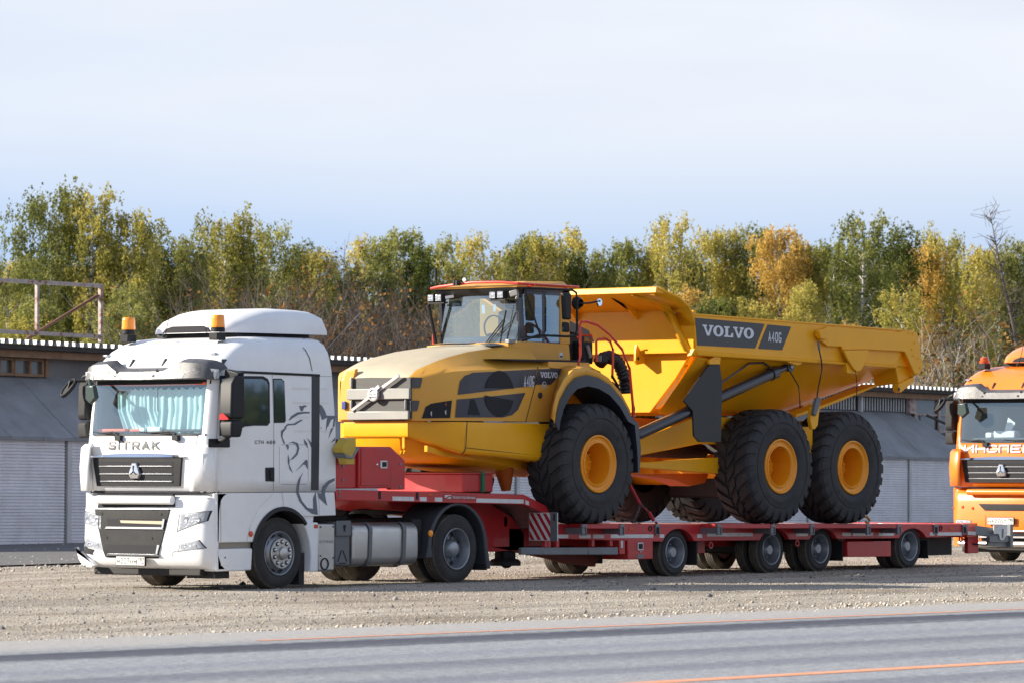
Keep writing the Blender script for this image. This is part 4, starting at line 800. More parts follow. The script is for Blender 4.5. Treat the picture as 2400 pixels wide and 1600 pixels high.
    for o_, s_ in ((-.03, .6), (-.02, .95), (.01, 1.0), (.03, .93), (.03, .8), (.015, .78), (.015, .01)): rg.append([tuple(c_ + nn_ * o_ + (a1 * math.cos(t_) * .17 + a2 * math.sin(t_) * .09) * s_) for t_ in [2 * math.pi * k / 20 for k in range(20)]])
    m.loft(rg, cap=False); m.tube([tuple(c_), (-1.5, 2.7, 2.92), (-1.38, 2.5, 2.93)], .025, 8); B(m, 'wide_mirror', M_blk)
    m = MB(); m.loft([[(-1.74, 2.02, 2.84), (-1.72, 2.18, 2.84), (-1.70, 2.2, 2.66), (-1.72, 2.1, 2.60), (-1.74, 1.98, 2.68)], [(-1.68, 2.0, 2.86), (-1.66, 2.2, 2.86), (-1.64, 2.22, 2.66), (-1.66, 2.1, 2.58), (-1.68, 1.95, 2.68)]]); m.tube([(-1.68, 2.1, 2.8), (-1.6, 2.22, 2.9), (-1.5, 2.3, 2.97)], .022, 8); B(m, 'front_mirror', mat('mirror shell green black', (.03, .05, .045), .3), bev=.012)
    # aerials
    B(MB().tube([(-.95, 1.42, 3.52), (-.92, 1.40, 3.56)], .03, 8).tube([(-.92, 1.40, 3.54), (-.95, 1.27, 3.93)], .006, 5), 'aerial', M_blk)
    if variant == 0: B(MB().tube([(.98, .05, 3.38), (1.70, .05, 3.90)], .005, 5), 'aerial', M_rim)
    return T
TR = tractor((0, 0, 0), 'white tractor unit with grey lion decal and two amber roof beacons', M_wpaint, 'tractor_unit')

# ================================================================ low loader
M_red = mat('trailer red', (.50, .015, .02), .36, var=.08, coat=.3, dirt=.30, dcol=(.22, .10, .08), dscale=2)
M_deck = mat('worn deck', (.42, .16, .14), .5, var=.3, vscale=3, dirt=.7, dcol=(.36, .30, .28), dscale=3)
M_tape = mat('reflective tape', (.62, .63, .62), .35, var=.15, vscale=9)
M_zg = mat('galvanised grey', (.20, .215, .235), .45, metal=.5, var=.1, dirt=.2)
M_chain = mat('chain steel', (.14, .13, .13), .45, metal=.7)
M_rchain = mat('red tensioner', (.45, .01, .03), .4)
LT = thing('low_loader_trailer', 'long red four axle low loader trailer carrying the yellow dump truck', 'trailer', (0, 0, 0), local=True)
LB = lambda m, n, mt, **k: m.build(n, mt, LT, **k)
def zt(x): return .848 - .0105 * (x - 6)
def sbar(m, x0, x1, y0, y1, t0, t1, mi=0): # box whose heights follow the sloping deck: t are offsets from deck top
    return m.ybar([(x0, zt(x0) + t0), (x1, zt(x1) + t0), (x1, zt(x1) + t1), (x0, zt(x0) + t1)], y0, y1, mi)
WX = (9.228, 11.807, 13.164, 15.76)
def rail_poly():
    bot = []
    for x in WX[::-1]:
        r = .46 if x < 12 or x > 15 else .44
        bot += [(x + r * math.cos(a), .37 + (zt(x) - .445) * math.sin(a)) for a in np.linspace(R(28), R(152), 12)]
    return [(6.17, zt(6.17)), (17.42, zt(17.42)), (17.38, .535)] + [(a, b) for a, b in bot] + [(6.18, .622)]
LB(MB().ybar(rail_poly(), .0, .10), 'side_rail', M_red, bev=.008)
LB(MB().ybar(rail_poly(), 2.42, 2.52), 'side_rail', M_red, bev=.008)
# deck boards and their steel cross joints
k = 0
for x in np.arange(6.2, 17.2, 1.1):
    m = MB(); sbar(m, x, x + 1.09, .101, 2.419, -.07, -.002 - .004 * (k % 2)); LB(m, 'deck_board', M_deck, bev=.004); k += 1
m = MB(); sbar(m, 5.9, 17.3, .7, 1.8, -.36, -.08); LB(m, 'centre_beam', M_red)
for x in WX: m = MB(); m.box(x - .12, .6, .4, x + .12, 1.9, .5); LB(m, 'axle_beam', M_dark)
m = MB(); m.zbar([(17.42, 0), (18.05, .20), (18.05, 2.32), (17.42, 2.52)], .50, .735); LB(m, 'tail_section', M_red, bev=.01)
m = MB(); m.box(17.75, .2, .22, 18.08, .28, .62); LB(m, 'tail_frame', M_red, bev=.01)
m = MB(); m.box(16.3, .3, .2, 17.4, 2.2, .5); LB(m, 'tail_frame', M_dark)
m = MB(); m.beam((17.50, .08, .64), (17.54, .12, .64), .004, .10); LB(m, 'sticker', M_tape)
# reflective tape strips
for a, b in ((6.2, 6.45), (6.72, 7.0), (7.06, 7.33), (7.5, 8.58), (8.74, 8.86), (9.72, 9.85), (9.98, 11.2), (12.4, 12.72), (13.7, 13.95), (14.0, 14.6), (14.75, 15.2), (16.28, 16.42), (16.5, 17.25)):
    LB(sbar(MB(), a, b, -.003, .001, -.215 if a < 9.8 else -.195, -.160 if a < 9.8 else -.14), 'reflective_strip', M_tape)
LB(MB().add([(17.43, -.004, .545), (18.04, .19, .525), (18.04, .19, .585), (17.43, -.004, .605)], [(0, 1, 2, 3)]), 'reflective_strip', M_tape)
for a in (7.95, 11.1, 16.85): LB(sbar(MB(), a, a + .14, -.008, .001, -.105, -.055), 'side_lamp', M_redl, bev=.005)
for a in (8.50, 16.60): LB(MB().lathe([(0, .045), (-.012, .045), (-.012, .03), (.02, .03), (.02, .001)], (a, 0, zt(a) - .07), 16), 'lashing_eye', M_dark)
for x in (10.1, 12.45, 17.25): LB(MB().lathe([(-.01, .035), (.01, .035), (.01, .055), (-.01, .055), (-.01, .035)], (x, .02, .47), 14), 'ring', M_red)
# outrigger brackets with arms and widening boards
def bracket(x, out):
    z = zt(x); y = -.35 if out else -.02
    if out: a = LB(sbar(MB(), x - .03, x + .035, y + .005, .0, -.15, -.055), 'outrigger_arm', M_zg, bev=.004)
    m = MB(); x0, x1 = x - .055, x + .055
    m.box(x0, y - .01, z - .05, x1, y + .03, z + .0); m.box(x0, y - .01, z - .155, x0 + .014, y + .03, z - .05); m.box(x1 - .014, y - .01, z - .155, x1, y + .03, z - .05); m.box(x0, y - .01, z - .17, x1, y + .03, z - .155)
    b_ = LB(m, 'bracket_head', M_zg, bev=.003); MB().box(x0 + .015, y + .01, z - .15, x1 - .015, y + .02, z - .052).build('socket', M_gap, b_)
for x, o in ((6.40, 1), (7.33, 1), (8.66, 0), (9.83, 1), (11.27, 1), (12.35, 1), (13.95, 1), (14.84, 1), (16.43, 0), (17.31, 0)): bracket(x, o)
for a, b in ((6.45, 7.30), (9.80, 12.30), (12.32, 14.88)):
    LB(sbar(MB(), a, b, -.345, -.005, -.068, .006), 'widening_board', M_red, bev=.008)
# wheels
for i, x in enumerate(WX): axle(LT, x, .372, W_trl, True, .06, 2.46, .27)
for x, a in ((9.78, .5), (13.78, .45), (16.3, .5)): LB(MB().box(x, .06, .16, x + .03, .58, zt(x) - .28), 'mud_flap', M_dark)
for x in (9.78, 16.3): LB(MB().box(x, 1.95, .16, x + .03, 2.44, zt(x) - .28), 'mud_flap', M_dark)
# storage boxes, guard rail
bx = LB(MB().box(7.92, -.01, .28, 8.56, .5, .60), 'storage_box', M_red, bev=.012)
MB().box(8.16, -.022, .42, 8.30, -.012, .54).build('latch', M_tape, bx, bev=.003); MB().box(8.18, -.027, .44, 8.28, -.0225, .52).build('latch_recess', M_gap, bx); MB().box(8.155, -.016, .295, 8.305, -.0115, .36).build('plate', M_zg, bx)
MB().lathe([(-.014, .014), (-.02, .001)], (8.23, -.01, .395), 10).build('lock', M_chrome, bx)
ex = LB(MB().box(7.72, .0, .365, 7.87, .2, .60), 'valve_box', M_red, bev=.01); MB().box(7.745, -.012, .46, 7.80, .0, .575).build('handle', M_tape, ex, bev=.01)
LB(MB().ybar([(13.85, .483), (15.12, .47), (15.12, .21), (13.85, .225)], .0, .5), 'storage_box', M_red, bev=.012)
gr = LB(MB().loft([[(5.62, .25, .39), (5.62, .30, .39), (5.62, .30, .50), (5.62, .25, .50)], [(5.85, .0, .385), (5.85, .04, .385), (5.85, .04, .50), (5.85, .0, .50)], [(6.94, .0, .37), (6.94, .04, .37), (6.94, .04, .485), (6.94, .0, .485)]]), 'guard_rail', M_zg, bev=.01)
LB(MB().ybar([(6.95, .37), (7.69, .358), (7.69, .475), (6.95, .485)], .0, .04), 'guard_rail', M_zg, bev=.01)
for x in (6.0, 6.2, 7.07, 7.52): LB(MB().box(x, .03, .49, x + .075, .1, .625), 'rail_post', M_red, bev=.006)
m = MB(); m.ybar([(5.5, .5), (6.9, .30), (7.3, .22), (8.0, .16), (8.1, .3), (7.4, .5)], .7, .8); LB(m, 'suspension_arm', mat('dusty red', (.22, .045, .03), .7, dirt=.5, dcol=(.2, .12, .08)))
for x in (10.4, 12.45, 14.3): LB(MB().box(x, .5, .33, x + .2, .9, .62), 'hanger', M_red, bev=.01)
# gooseneck
q = [(1.12, 1.39), (5.385, 1.295), (5.92, 1.125), (6.19, .85), (6.19, .62), (5.93, .90), (5.5, 1.02), (5.385, 1.145), (1.14, 1.235)]
for y0, y1 in ((.0, .12), (2.4, 2.52)): LB(MB().ybar([(1.12, 1.39), (5.385, 1.295), (5.92, 1.125), (6.17, .80), (6.17, .64), (5.93, 1.0), (5.385, 1.145), (1.14, 1.235)], y0, y1), 'neck_rail', M_red, bev=.01)
LB(MB().ybar([(1.2, 1.375), (5.38, 1.283), (5.38, 1.23), (1.2, 1.31)], .12, 2.4), 'neck_deck', M_deck)
LB(MB().ybar([(3.0, 1.25), (5.36, 1.18), (5.95, .95), (6.25, .7), (6.25, .45), (5.0, .42), (4.75, .95), (3.2, 1.08)], .7, 1.8), 'neck_beam', M_red)
LB(MB().ybar([(5.39, 1.29), (5.93, 1.12), (6.2, .84), (6.2, .80), (5.92, 1.08), (5.39, 1.25)], .12, 2.4), 'neck_ramp', M_deck)
for a, b in ((2.36, 2.84), (2.97, 3.125), (3.31, 3.48), (4.26, 5.375), (5.42, 5.5)):
    f_ = lambda x: float(np.interp(x, [1.14, 5.385, 5.93], [1.235, 1.145, 1.0]))
    LB(MB().ybar([(a, f_(a) + .015), (b, f_(b) + .015), (b, f_(b) + .075), (a, f_(a) + .075)], -.003, .001), 'reflective_strip', M_tape)
np_ = LB(MB().ybar([(3.50, 1.312), (4.262, 1.297), (4.262, 1.215), (3.50, 1.23)], -.006, .0), 'name_plate', mat('name plate red', (.35, .03, .03), .4), bev=.002)
m = MB(); put_text(m, 'тверьстроймаш', (3.70, -.006, 1.238), (1, 0, -.02), (0, 0, 1), (0, -1, 0), w=.53, h=.05, off=.012, th=.002); m.ybar([(3.53, 1.26), (3.56, 1.26), (3.61, 1.285), (3.67, 1.285), (3.67, 1.295), (3.53, 1.297)], -.009, -.006); m.ybar([(3.53, 1.243), (3.58, 1.243), (3.63, 1.268), (3.67, 1.268), (3.67, 1.243)], -.009, -.006); m.build('plate_lettering', M_tape, np_, smooth=0)
for x in (2.05, 2.885): LB(MB().box(x, -.006, 1.245 - .01 * (x - 2), x + .05, .0, 1.36 - .02 * (x - 2)), 'marker_slot', M_gap)
LB(MB().box(3.15, -.008, 1.285, 3.27, .0, 1.32), 'side_lamp', M_redl, bev=.004)
# cabinet on the neck
cb = LB(MB().box(1.6, -.02, 1.40, 2.31, 2.3, 2.0), 'cabinet', M_red, bev=.015)
MB().box(1.64, -.032, 1.44, 2.27, -.021, 1.97).build('cabinet_door', M_red, cb, bev=.008)
l_ = MB().box(2.05, -.042, 1.69, 2.20, -.033, 1.80).build('latch', M_tape, cb, bev=.003); MB().box(2.085, -.046, 1.71, 2.18, -.0425, 1.78).build('latch_recess', M_gap, cb); MB().lathe([(-.012, .02), (-.02, .001)], (1.98, -.03, 1.74), 12).build('lock', M_chrome, cb)
LB(MB().ybar([(1.05, 1.4), (1.59, 1.4), (1.59, 2.03), (1.05, 2.06)], .02, 2.3), 'headboard', M_red, bev=.02)
LB(MB().ybar([(2.32, 1.38), (2.64, 1.38), (2.64, 1.80), (2.32, 2.0)], .0, .08), 'cheek_plate', M_red, bev=.01)
m = MB()
for x, z in ((2.53, 1.75), (2.53, 1.42), (1.30, 1.72), (1.30, 1.52), (1.2, 1.36), (1.2, 1.29)): m.lathe([(-.0, .022), (-.012, .018), (-.012, .001)], (x, -.001 if x > 2 else (.019 if z > 1.4 else 0), z), 10)
LB(m, 'rivets', M_zg)['kind'] = 'stuff'
m = MB(); m.lathe([(-.02, .05), (.02, .05), (.02, .02), (-.02, .02), (-.02, .05)], (1.62, .3, 2.06), 14); m.lathe([(-.02, .05), (.02, .05), (.02, .02), (-.02, .02), (-.02, .05)], (1.85, .6, 2.06), 14); LB(m, 'shackle', M_dark)['kind'] = 'stuff'
# landing leg and steps
lg = LB(MB().box(5.85, .75, .30, 6.12, .95, 1.0), 'landing_leg', M_dark, bev=.01); MB().lathe([(0, .24), (.06, .24), (.10, .2), (.12, .08)], (5.98, .85, .21), 20, ax='z').build('foot', M_dark, lg); MB().box(5.45, .72, .745, 6.6, .76, .80).build('cross_bar', M_zg, lg, bev=.005)
MB().box(5.77, .70, .8, 5.86, .78, .96).build('gearbox', M_zg, lg, bev=.01); MB().lathe([(0, .17), (.04, .17), (.04, .12)], (5.98, .80, .34), 18).build('wheel', M_dark, lg)
# chevron board
cv = LB(MB().box(5.80, -.30, .60, 5.83, .24, 1.02), 'marker_board', M_tape, bev=.006)
m = MB()
for k in range(-2, 6):   # stripes rising to the far side
    y0 = .22 - k * .125 + .0; pts = []
    lo, hi = .61, 1.01; sl = .28
    poly = [(y0, hi), (y0 - .062, hi), (y0 - .062 - sl, lo), (y0 - sl, lo)]
    cl = []                                            # clip between y -.175 and .23
    def clip(P, c, s):
        o_ = []
        for i in range(len(P)):
            a, b = P[i], P[(i + 1) % len(P)]; ia, ib = s * (a[0] - c) <= 0, s * (b[0] - c) <= 0
            if ia: o_.append(a)
            if ia != ib: t_ = (c - a[0]) / (b[0] - a[0]); o_.append((c, a[1] + (b[1] - a[1]) * t_))
        return o_
    poly = clip(poly, .23, 1)
    if poly: poly = clip(poly, -.175, -1)
    if len(poly) > 2: m.xbar(poly, 5.797, 5.801)
m.build('red_stripe', mat('stripe red', (.42, .01, .02), .4), cv)
MB().box(5.79, -.31, .59, 5.80, -.18, 1.03).build('edge_profile', M_zg, cv, bev=.003); MB().box(5.786, -.27, .9, 5.79, -.24, 1.0).build('slot', M_gap, cv)
LB(MB().box(5.86, -.02, .5, 5.92, .04, .6), 'board_post', M_red)
# rear folding marker arm
LB(MB().beam((17.9, .22, .62), (18.5, .0, .55), .12, .16), 'tail_arm', M_zg, bev=.01)
am = LB(MB().box(18.10, -.02, .40, 18.78, .04, .52), 'tail_arm', M_zg, bev=.01)
LB(MB().ybar([(18.2, .70), (18.62, .70), (18.62, .55), (18.5, .44), (18.4, .44), (18.35, .55), (18.2, .55)], -.04, -.02), 'tail_bracket', M_tape, bev=.005)
LB(MB().box(18.70, -.05, .32, 18.79, .1, .71), 'tail_board', M_zg, bev=.005)
LB(MB().ybar([(18.1, .5), (18.74, .47), (18.74, .31), (18.1, .35)], .02, .06), 'tail_plate', M_zg, bev=.005)
LB(MB().tube([(17.7, .3, .48), (17.9, .2, .38), (18.15, .1, .36), (18.3, .05, .44)], .015, 6), 'hose', M_blk)
# ---------------------------------------------------------------- things lying on the trailer
rb = thing('red_box', 'flat red steel box with lid strapped down on the trailer gooseneck', 'box', (3.6, .9, 1.34))
MB().box(2.75, .32, 1.345, 4.28, 2.0, 1.63).build('body', M_red, rb, bev=.012) if 0 else MB().box(4.30, .30, 1.335, 5.02, 1.95, 1.60).build('body', M_red, rb, bev=.012)
MB().box(4.28, .28, 1.602, 5.04, 1.97, 1.625).build('lid', M_red, rb, bev=.004)
MB().box(4.72, .26, 1.335, 4.78, 1.99, 1.634).build('strap', mat('green strap', (.02, .16, .08), .8), rb)
def chain(name, pts, label, m_=M_chain, lk=.045, group=None):
    """links threaded along a path, alternately turned"""
    P = [Vector(p) for p in pts]; mb = MB(); i = 0; d0 = 0; k = 0
    L_ = [(P[j + 1] - P[j]).length for j in range(len(P) - 1)]; tot = sum(L_); s_ = 0
    while s_ < tot:
        r_ = s_; j = 0
        while j < len(L_) - 1 and r_ > L_[j]: r_ -= L_[j]; j += 1
        c_ = P[j].lerp(P[j + 1], min(1, r_ / L_[j])); d = (P[j + 1] - P[j]).normalized(); a = d.cross(Vector((0, 0, 1)) if abs(d.z) < .9 else Vector((0, 1, 0))).normalized()
        if k % 2: a = d.cross(a)
        lp = [tuple(c_ + d * (lk * .62 * math.cos(t_)) + a * (lk * .36 * math.sin(t_))) for t_ in [2 * math.pi * q / 10 for q in range(11)]]
        mb.tube(lp, lk * .13, 5, cap=False); s_ += lk * .9; k += 1
    o = mb.build(name, m_, None); return o
cz_ = zt(8.6)
c1 = chain('chain', [(8.42, .15, cz_ + .01), (8.22, .42, cz_ + .10), (8.20, .5, cz_ + .45), (8.25, .55, 1.35)], '')
tag(c1, 'grey steel chain rising slack from the deck behind the front tyre', 'chain')
tn = thing('chain_tensioner', 'red ratchet load binder chained between the dump truck and the deck edge', 'tensioner', (8.75, .05, cz_))
m = MB(); m.tube([(8.66, .05, .87), (8.58, .08, 1.0)], .028, 8); m.tube([(8.45, .15, 1.12), (8.32, .25, 1.42)], .024, 8); m.tube([(8.58, .08, 1.0), (8.45, .15, 1.12)], .012, 6); m.tube([(8.69, .04, .85), (8.74, .03, .80), (8.70, .0, .78)], .02, 6); m.build('body', M_rchain, tn)
c2 = chain('chain', [(8.20, .1, cz_ + .01), (8.36, .12, 1.02), (8.44, .15, 1.12)], ''); c2.parent = tn; c2.location = (-8.75, -.05, -cz_); c2.name = 'side_chain'
c3 = chain('chain', [(8.62, .07, .97), (8.42, .15, 1.15)], ''); c3.parent = tn; c3.location = (-8.75, -.05, -cz_); c3.name = 'top_chain'
hk = thing('chain_hook', 'ochre hook and black chain holding the rear of the dump truck', 'hook', (16.6, .8, zt(16.6)))
c4 = chain('chain', [(14.9, .8, 1.10), (15.35, .8, .92)], '', M_dark, .06); c4.parent = hk; c4.location = (-16.6, -.8, -zt(16.6)); c4.name = 'chain_links'
m = MB(); m.tube([(15.35, .8, .93), (15.45, .8, .88), (15.58, .8, .86), (15.66, .8, .80), (15.62, .8, .75), (15.54, .8, .78)], .022, 8); m.build('hook', mat('ochre paint', (.45, .22, .02), .5, dirt=.3), hk)
yb = thing('wheel_chock', 'yellow plastic wheel chocks hanging on the front of the red cabinet', 'chock', (1.2, -.12, 1.9))
m = MB(); m.ybar([(1.016,1.979),(1.145,2.111),(1.309,2.127),(1.314,1.949),(1.216,1.833),(1.028,1.910)], -.22, -.03); m.build('block', mat('yellow plastic', (.55, .38, .03), .5, dirt=.5), yb, bev=.015)
m = MB(); m.ybar([(1.028,1.902),(1.216,1.856),(1.357,2.003),(1.361,1.957),(1.239,1.825),(1.098,1.832)], -.23, -.02); m.build('holder', M_zg, yb, bev=.008)
m = MB(); m.ybar([(1.098,1.840),(1.300,1.833),(1.300,1.744),(1.134,1.744)], -.20, -.05); m.build('block', mat('yellow plastic b', (.60, .40, .03), .5, dirt=.4), yb, bev=.01)
m = MB(); m.tube([(4.95, 1.0, 1.30), (4.97, 1.0, 1.55)], .03, 8); bt = m.build('can', M_steel, None, bev=0); bt.name = 'metal_tube'; tag(bt, 'short upright steel tube behind the red box on the gooseneck', 'tube')
m = MB(); m.box(8.9, 1.6, zt(9), 9.3, 2.2, zt(9) + .12); o = m.build('wooden_block', mat('plank wood', (.42, .24, .10), .8, var=.2), None, bev=.01); tag(o, 'short brown timber lying on the deck between the big tyres', 'timber')
# second tractor unit, behind the trailer
TR2 = tractor((22.083, -.06, -.02), 'orange tractor unit with white lettering parked behind the trailer at the right edge', M_opaint, 'tractor_unit', 1)

# ================================================================ articulated dump truck on the trailer
M_yel = mat('dumper yellow', (.84, .385, .004), .38, var=.05, vscale=1.5, coat=.06, spec=.3, dirt=.10, dcol=(.5, .33, .12))
M_cabp = mat('cab yellow', (.70, .345, .045), .42, var=.05, vscale=1.2, coat=.08, spec=.35, dirt=.20, dcol=(.52, .36, .16), dscale=1.6)
M_dust = mat('dusty hood', (.40, .35, .255), .60, var=.12, vscale=1.5, dirt=.35, dcol=(.5, .43, .3), dscale=2)
M_grl = mat('grille grey', (.25, .255, .245), .45, metal=.3, dirt=.3, dcol=(.4, .36, .28))
M_mesh = bpy.data.materials.new('grille mesh'); M_mesh.use_nodes = True
t = M_mesh.node_tree; b = t.nodes['Principled BSDF']; c = t.nodes.new('ShaderNodeTexCoord'); q = t.nodes.new('ShaderNodeTexVoronoi'); q.inputs['Scale'].default_value = 55; q.inputs['Randomness'].default_value = .15
r = t.nodes.new('ShaderNodeValToRGB'); r.color_ramp.elements[0].position = .32; r.color_ramp.elements[0].color = (.006, .006, .006, 1); r.color_ramp.elements[1].position = .42; r.color_ramp.elements[1].color = (.10, .10, .095, 1)
t.links.new(c.outputs['Object'], q.inputs[0]); t.links.new(q.outputs['Distance'], r.inputs[0]); t.links.new(r.outputs[0], b.inputs['Base Color']); b.inputs['Roughness'].default_value = .6
M_navy = mat('blue black plastic', (.028, .033, .052), .38, dirt=.15)
M_decw = mat('white decal', (.62, .64, .70), .4)
M_decb = mat('black decal', (.035, .037, .042), .38, dirt=.2, dcol=(.12, .11, .1))
M_flap = mat('black rubber flap', (.011, .012, .015), .5)
M_orail = mat('red rail', (.62, .035, .015), .32, coat=.3)
M_cyl = mat('dark cylinder', (.018, .020, .030), .28, coat=.3)
M_btyre = mat('big tyre rubber', (.024, .025, .029), .75, var=.25, vscale=3, dirt=.35, dcol=(.075, .066, .058), dscale=1.6)
M_cglass = glassmat('dumper cab glass', (.62, .78, .88), 2.9, 0, .04, (.75, .9, 1.0))
DT = thing('dump_truck', 'large yellow articulated six wheel dump truck loaded on the red trailer', 'dump truck', (0, 0, 0), local=True)
DB = lambda m, n, mt, **k: m.build(n, mt, DT, **k)
YC = 1.275; FY = lambda y: 2 * YC - y
FN = lambda y: 2.40 - y
# ---- wheels
tm = MB(); Rr, wd, rr = .915, .74, .43
pf = [(.09, rr - .02), (.05, rr + .005), (.025, rr + .03), (.0, rr + .10), (-.004, .60), (-.003, .66), (.006, .665), (.006, .69), (-.004, .70), (.0, .76), (.03, .83), (.07, .862), (.14, .872), (.37, .878), (wd - .14, .872), (wd - .07, .862), (wd - .02, .80), (wd, .6), (wd - .05, rr)]
tm.lathe(pf, n=72)
def block(ya, yb, a0, a1, sk, r0, r1, dip=0):
    v = []
    for y, off in ((ya, 0), (yb, sk)):
        for a in (a0, a1):
            for r_ in (r0, r1 - (dip if y == ya or y == yb and 0 else 0)): v.append((r_ * math.cos(a + off), y, r_ * math.sin(a + off)))
    return v
NBk = 26
for i in range(NBk):
    a = 2 * math.pi * i / NBk; w_ = 2 * math.pi / NBk
    for side in (0, 1):
        m_ = lambda y: y if side == 0 else wd - y
        a_ = a + (w_ / 2 if side else 0); s_ = 1
        # shoulder lug wraps over the edge: three rings
        rings = []
        for y, rlo, rhi, off in ((-.006, .70, .775, -.0), (.018, .80, .865, .02), (.075, .85, .905, .05), (.17, .86, .915, .12), (.27, .86, .916, .20)):
            rings.append([((rlo) * math.cos(a_ + off * s_ - w_ * .31), m_(y), rlo * math.sin(a_ + off * s_ - w_ * .31)), (rhi * math.cos(a_ + off * s_ - w_ * .30), m_(y), rhi * math.sin(a_ + off * s_ - w_ * .30)),
                          (rhi * math.cos(a_ + off * s_ + w_ * .30), m_(y), rhi * math.sin(a_ + off * s_ + w_ * .30)), (rlo * math.cos(a_ + off * s_ + w_ * .31), m_(y), rlo * math.sin(a_ + off * s_ + w_ * .31))])
        tm.loft(rings)
    rings = []
    for y, off in ((.30, .12), (.44, .32)):
        rings.append([(r_ * math.cos(a + off + d_ * w_ * .30), y, r_ * math.sin(a + off + d_ * w_ * .30)) for r_, d_ in ((.87, -1), (.914, -1), (.914, 1), (.87, 1))])
    tm.loft(rings)
BT = tm.mesh('big_tyre', M_btyre, smooth=28)
rm = MB(); rm.lathe([(.085, rr - .012), (.03, rr + .01), (.015, rr + .005), (.01, rr - .01), (.018, rr - .02), (.045, rr - .035), (.055, rr - .07), (.05, rr - .085), (.035, rr - .09), (.03, rr - .105), (.045, rr - .12), (.06, rr - .122), (.42, rr - .14), (.43, rr - .15)], n=56)
rm.lathe([(.43, rr - .15), (.40, .24), (.385, .22), (.33, .20), (.31, .17), (.31, .001)], n=40)
for q in range(14):
    a = 2 * math.pi * q / 14; rm.lathe([(.40, .022), (.36, .02), (.36, .001)], (.255 * math.cos(a), 0, .255 * math.sin(a)), n=8)
for q in range(10):
    a = 2 * math.pi * q / 10; rm.lathe([(.31, .016), (.29, .015), (.29, .001)], (.13 * math.cos(a), 0, .13 * math.sin(a)), n=8)
BR = rm.mesh('big_rim', mat('rim orange yellow', (.84, .315, .006), .4, var=.06, coat=.1, dirt=.08, dcol=(.4, .25, .1)))
GL['N'] = [[(0, 0), (0, 1), (1, 0), (1, 1)]]; GL['L'] = [[(0, 1), (0, 0), (1, 0)]]
tl = MB()
for word, a0 in (('TRIANGLE', 132), ('TRIANGLE', -48)):
    for i, ch in enumerate(word):
        a = R(a0 - i * 10.5); rad = .595; sub = MB(); put_strokes(sub, ch, (0, 0, 0), .075, .075, .017, (1, 0, 0), (0, 0, 1), (0, -1, 0), th=.006)
        ca, sa = math.cos(a - math.pi / 2), math.sin(a - math.pi / 2)
        vv_ = [((x - .037) * ca - (z - .037 + 0) * sa + rad * math.cos(a) * 1.0, y - .003, (x - .037) * sa + (z - .037) * ca + rad * math.sin(a)) for x, y, z in sub.v]
        tl.add(vv_, sub.f)
TLm = tl.mesh('tyre_lettering', mat('sidewall lettering', (.010, .010, .012), .6), smooth=0)
for x, zc in ((6.651, 1.752), (11.38, 1.712), (13.40, 1.692)):
    for y, rot in ((-.45, 0), (3.0, math.pi)):
        w = link_mesh('wheel_tyre', BT, DT, (x, y, zc), (0, rng.uniform(0, .5), rot)); link_mesh('rim', BR, w, (0, 0, 0), (0, rng.uniform(0, 3), 0))
        if not rot: link_mesh('lettering', TLm, w)['kind'] = 'stuff'
    DB(MB().tube([(x, .1, zc), (x, 2.45, zc)], .2, 14), 'axle', M_yel)
    for y in (.35, 2.2): DB(MB().lathe([(-.3, .3), (.3, .3)], (x, y, zc), 24, cap=True), 'wheel_hub', M_yel)
# ---- lower skirt and bumper
sk_t = [(3.38, .58), (3.81, -.18), (5.87, -.2)]; sk_b = [(3.39, .60), (3.80, -.14), (5.56, -.16)]
rgt = [(x, y, 2.372) for x, y in sk_t]; rgm = [(x + (.0 if i < 2 else -.15), y, 2.10) for i, (x, y) in enumerate(sk_t)]
def both(m, rings, **k): # mirror copy on the far side
    m.loft(rings, closed=False); m.loft([[(x, FY(y) - .04, z) for x, y, z in r_] for r_ in rings], closed=False); return m
rg = []
for z, i_, xr in ((2.372, .0, 6.0), (2.34, -.004, 5.99), (2.20, -.002, 5.90), (2.165, .006, 5.88), (2.145, .025, 5.86), (2.138, .06, 5.84)):
    lo = [2.368, 2.33, 1.98, 1.94, 1.915, 1.905][len(rg)]; rr_ = [2.352, 2.31, 1.90, 1.84, 1.80, 1.775][len(rg)]
    h_ = [(xr, -.02 + i_ * 1.2, rr_), (5.0, -.01 + i_ * 1.2, (lo + rr_) / 2 - .0), (3.97 - i_ * .3, .0 + i_ * 1.2, lo), (3.38 + i_ * .8, .58 + i_ * .5, z)]
    rg.append(h_ + [(x, FN(y), z_) for x, y, z_ in h_[::-1]])
DB(MB().loft(rg, cap=False), 'lower_skirt', M_yel, smooth=20)
DB(MB().add([(3.39, .59, 2.368), (3.97, .01, 2.362), (5.95, -.0, 2.345), (5.95, 2.4, 2.345), (3.97, 2.39, 2.362), (3.39, 1.81, 2.368)], [(0, 1, 2, 3, 4, 5)]), 'skirt_top', M_yel)
m = MB(); m.tube([(4.045,-0.006,2.365),(3.988,-0.027,1.992),(3.974,-0.012,1.937),(3.947,0.014,1.900)], .007, 4); DB(m, 'panel_seam', M_gap)
m = MB(); m.tube([(3.992,-0.027,1.990),(4.869,-0.008,1.932),(5.820,-0.011,1.867)], .004, 4); DB(m, 'panel_seam', M_gap)
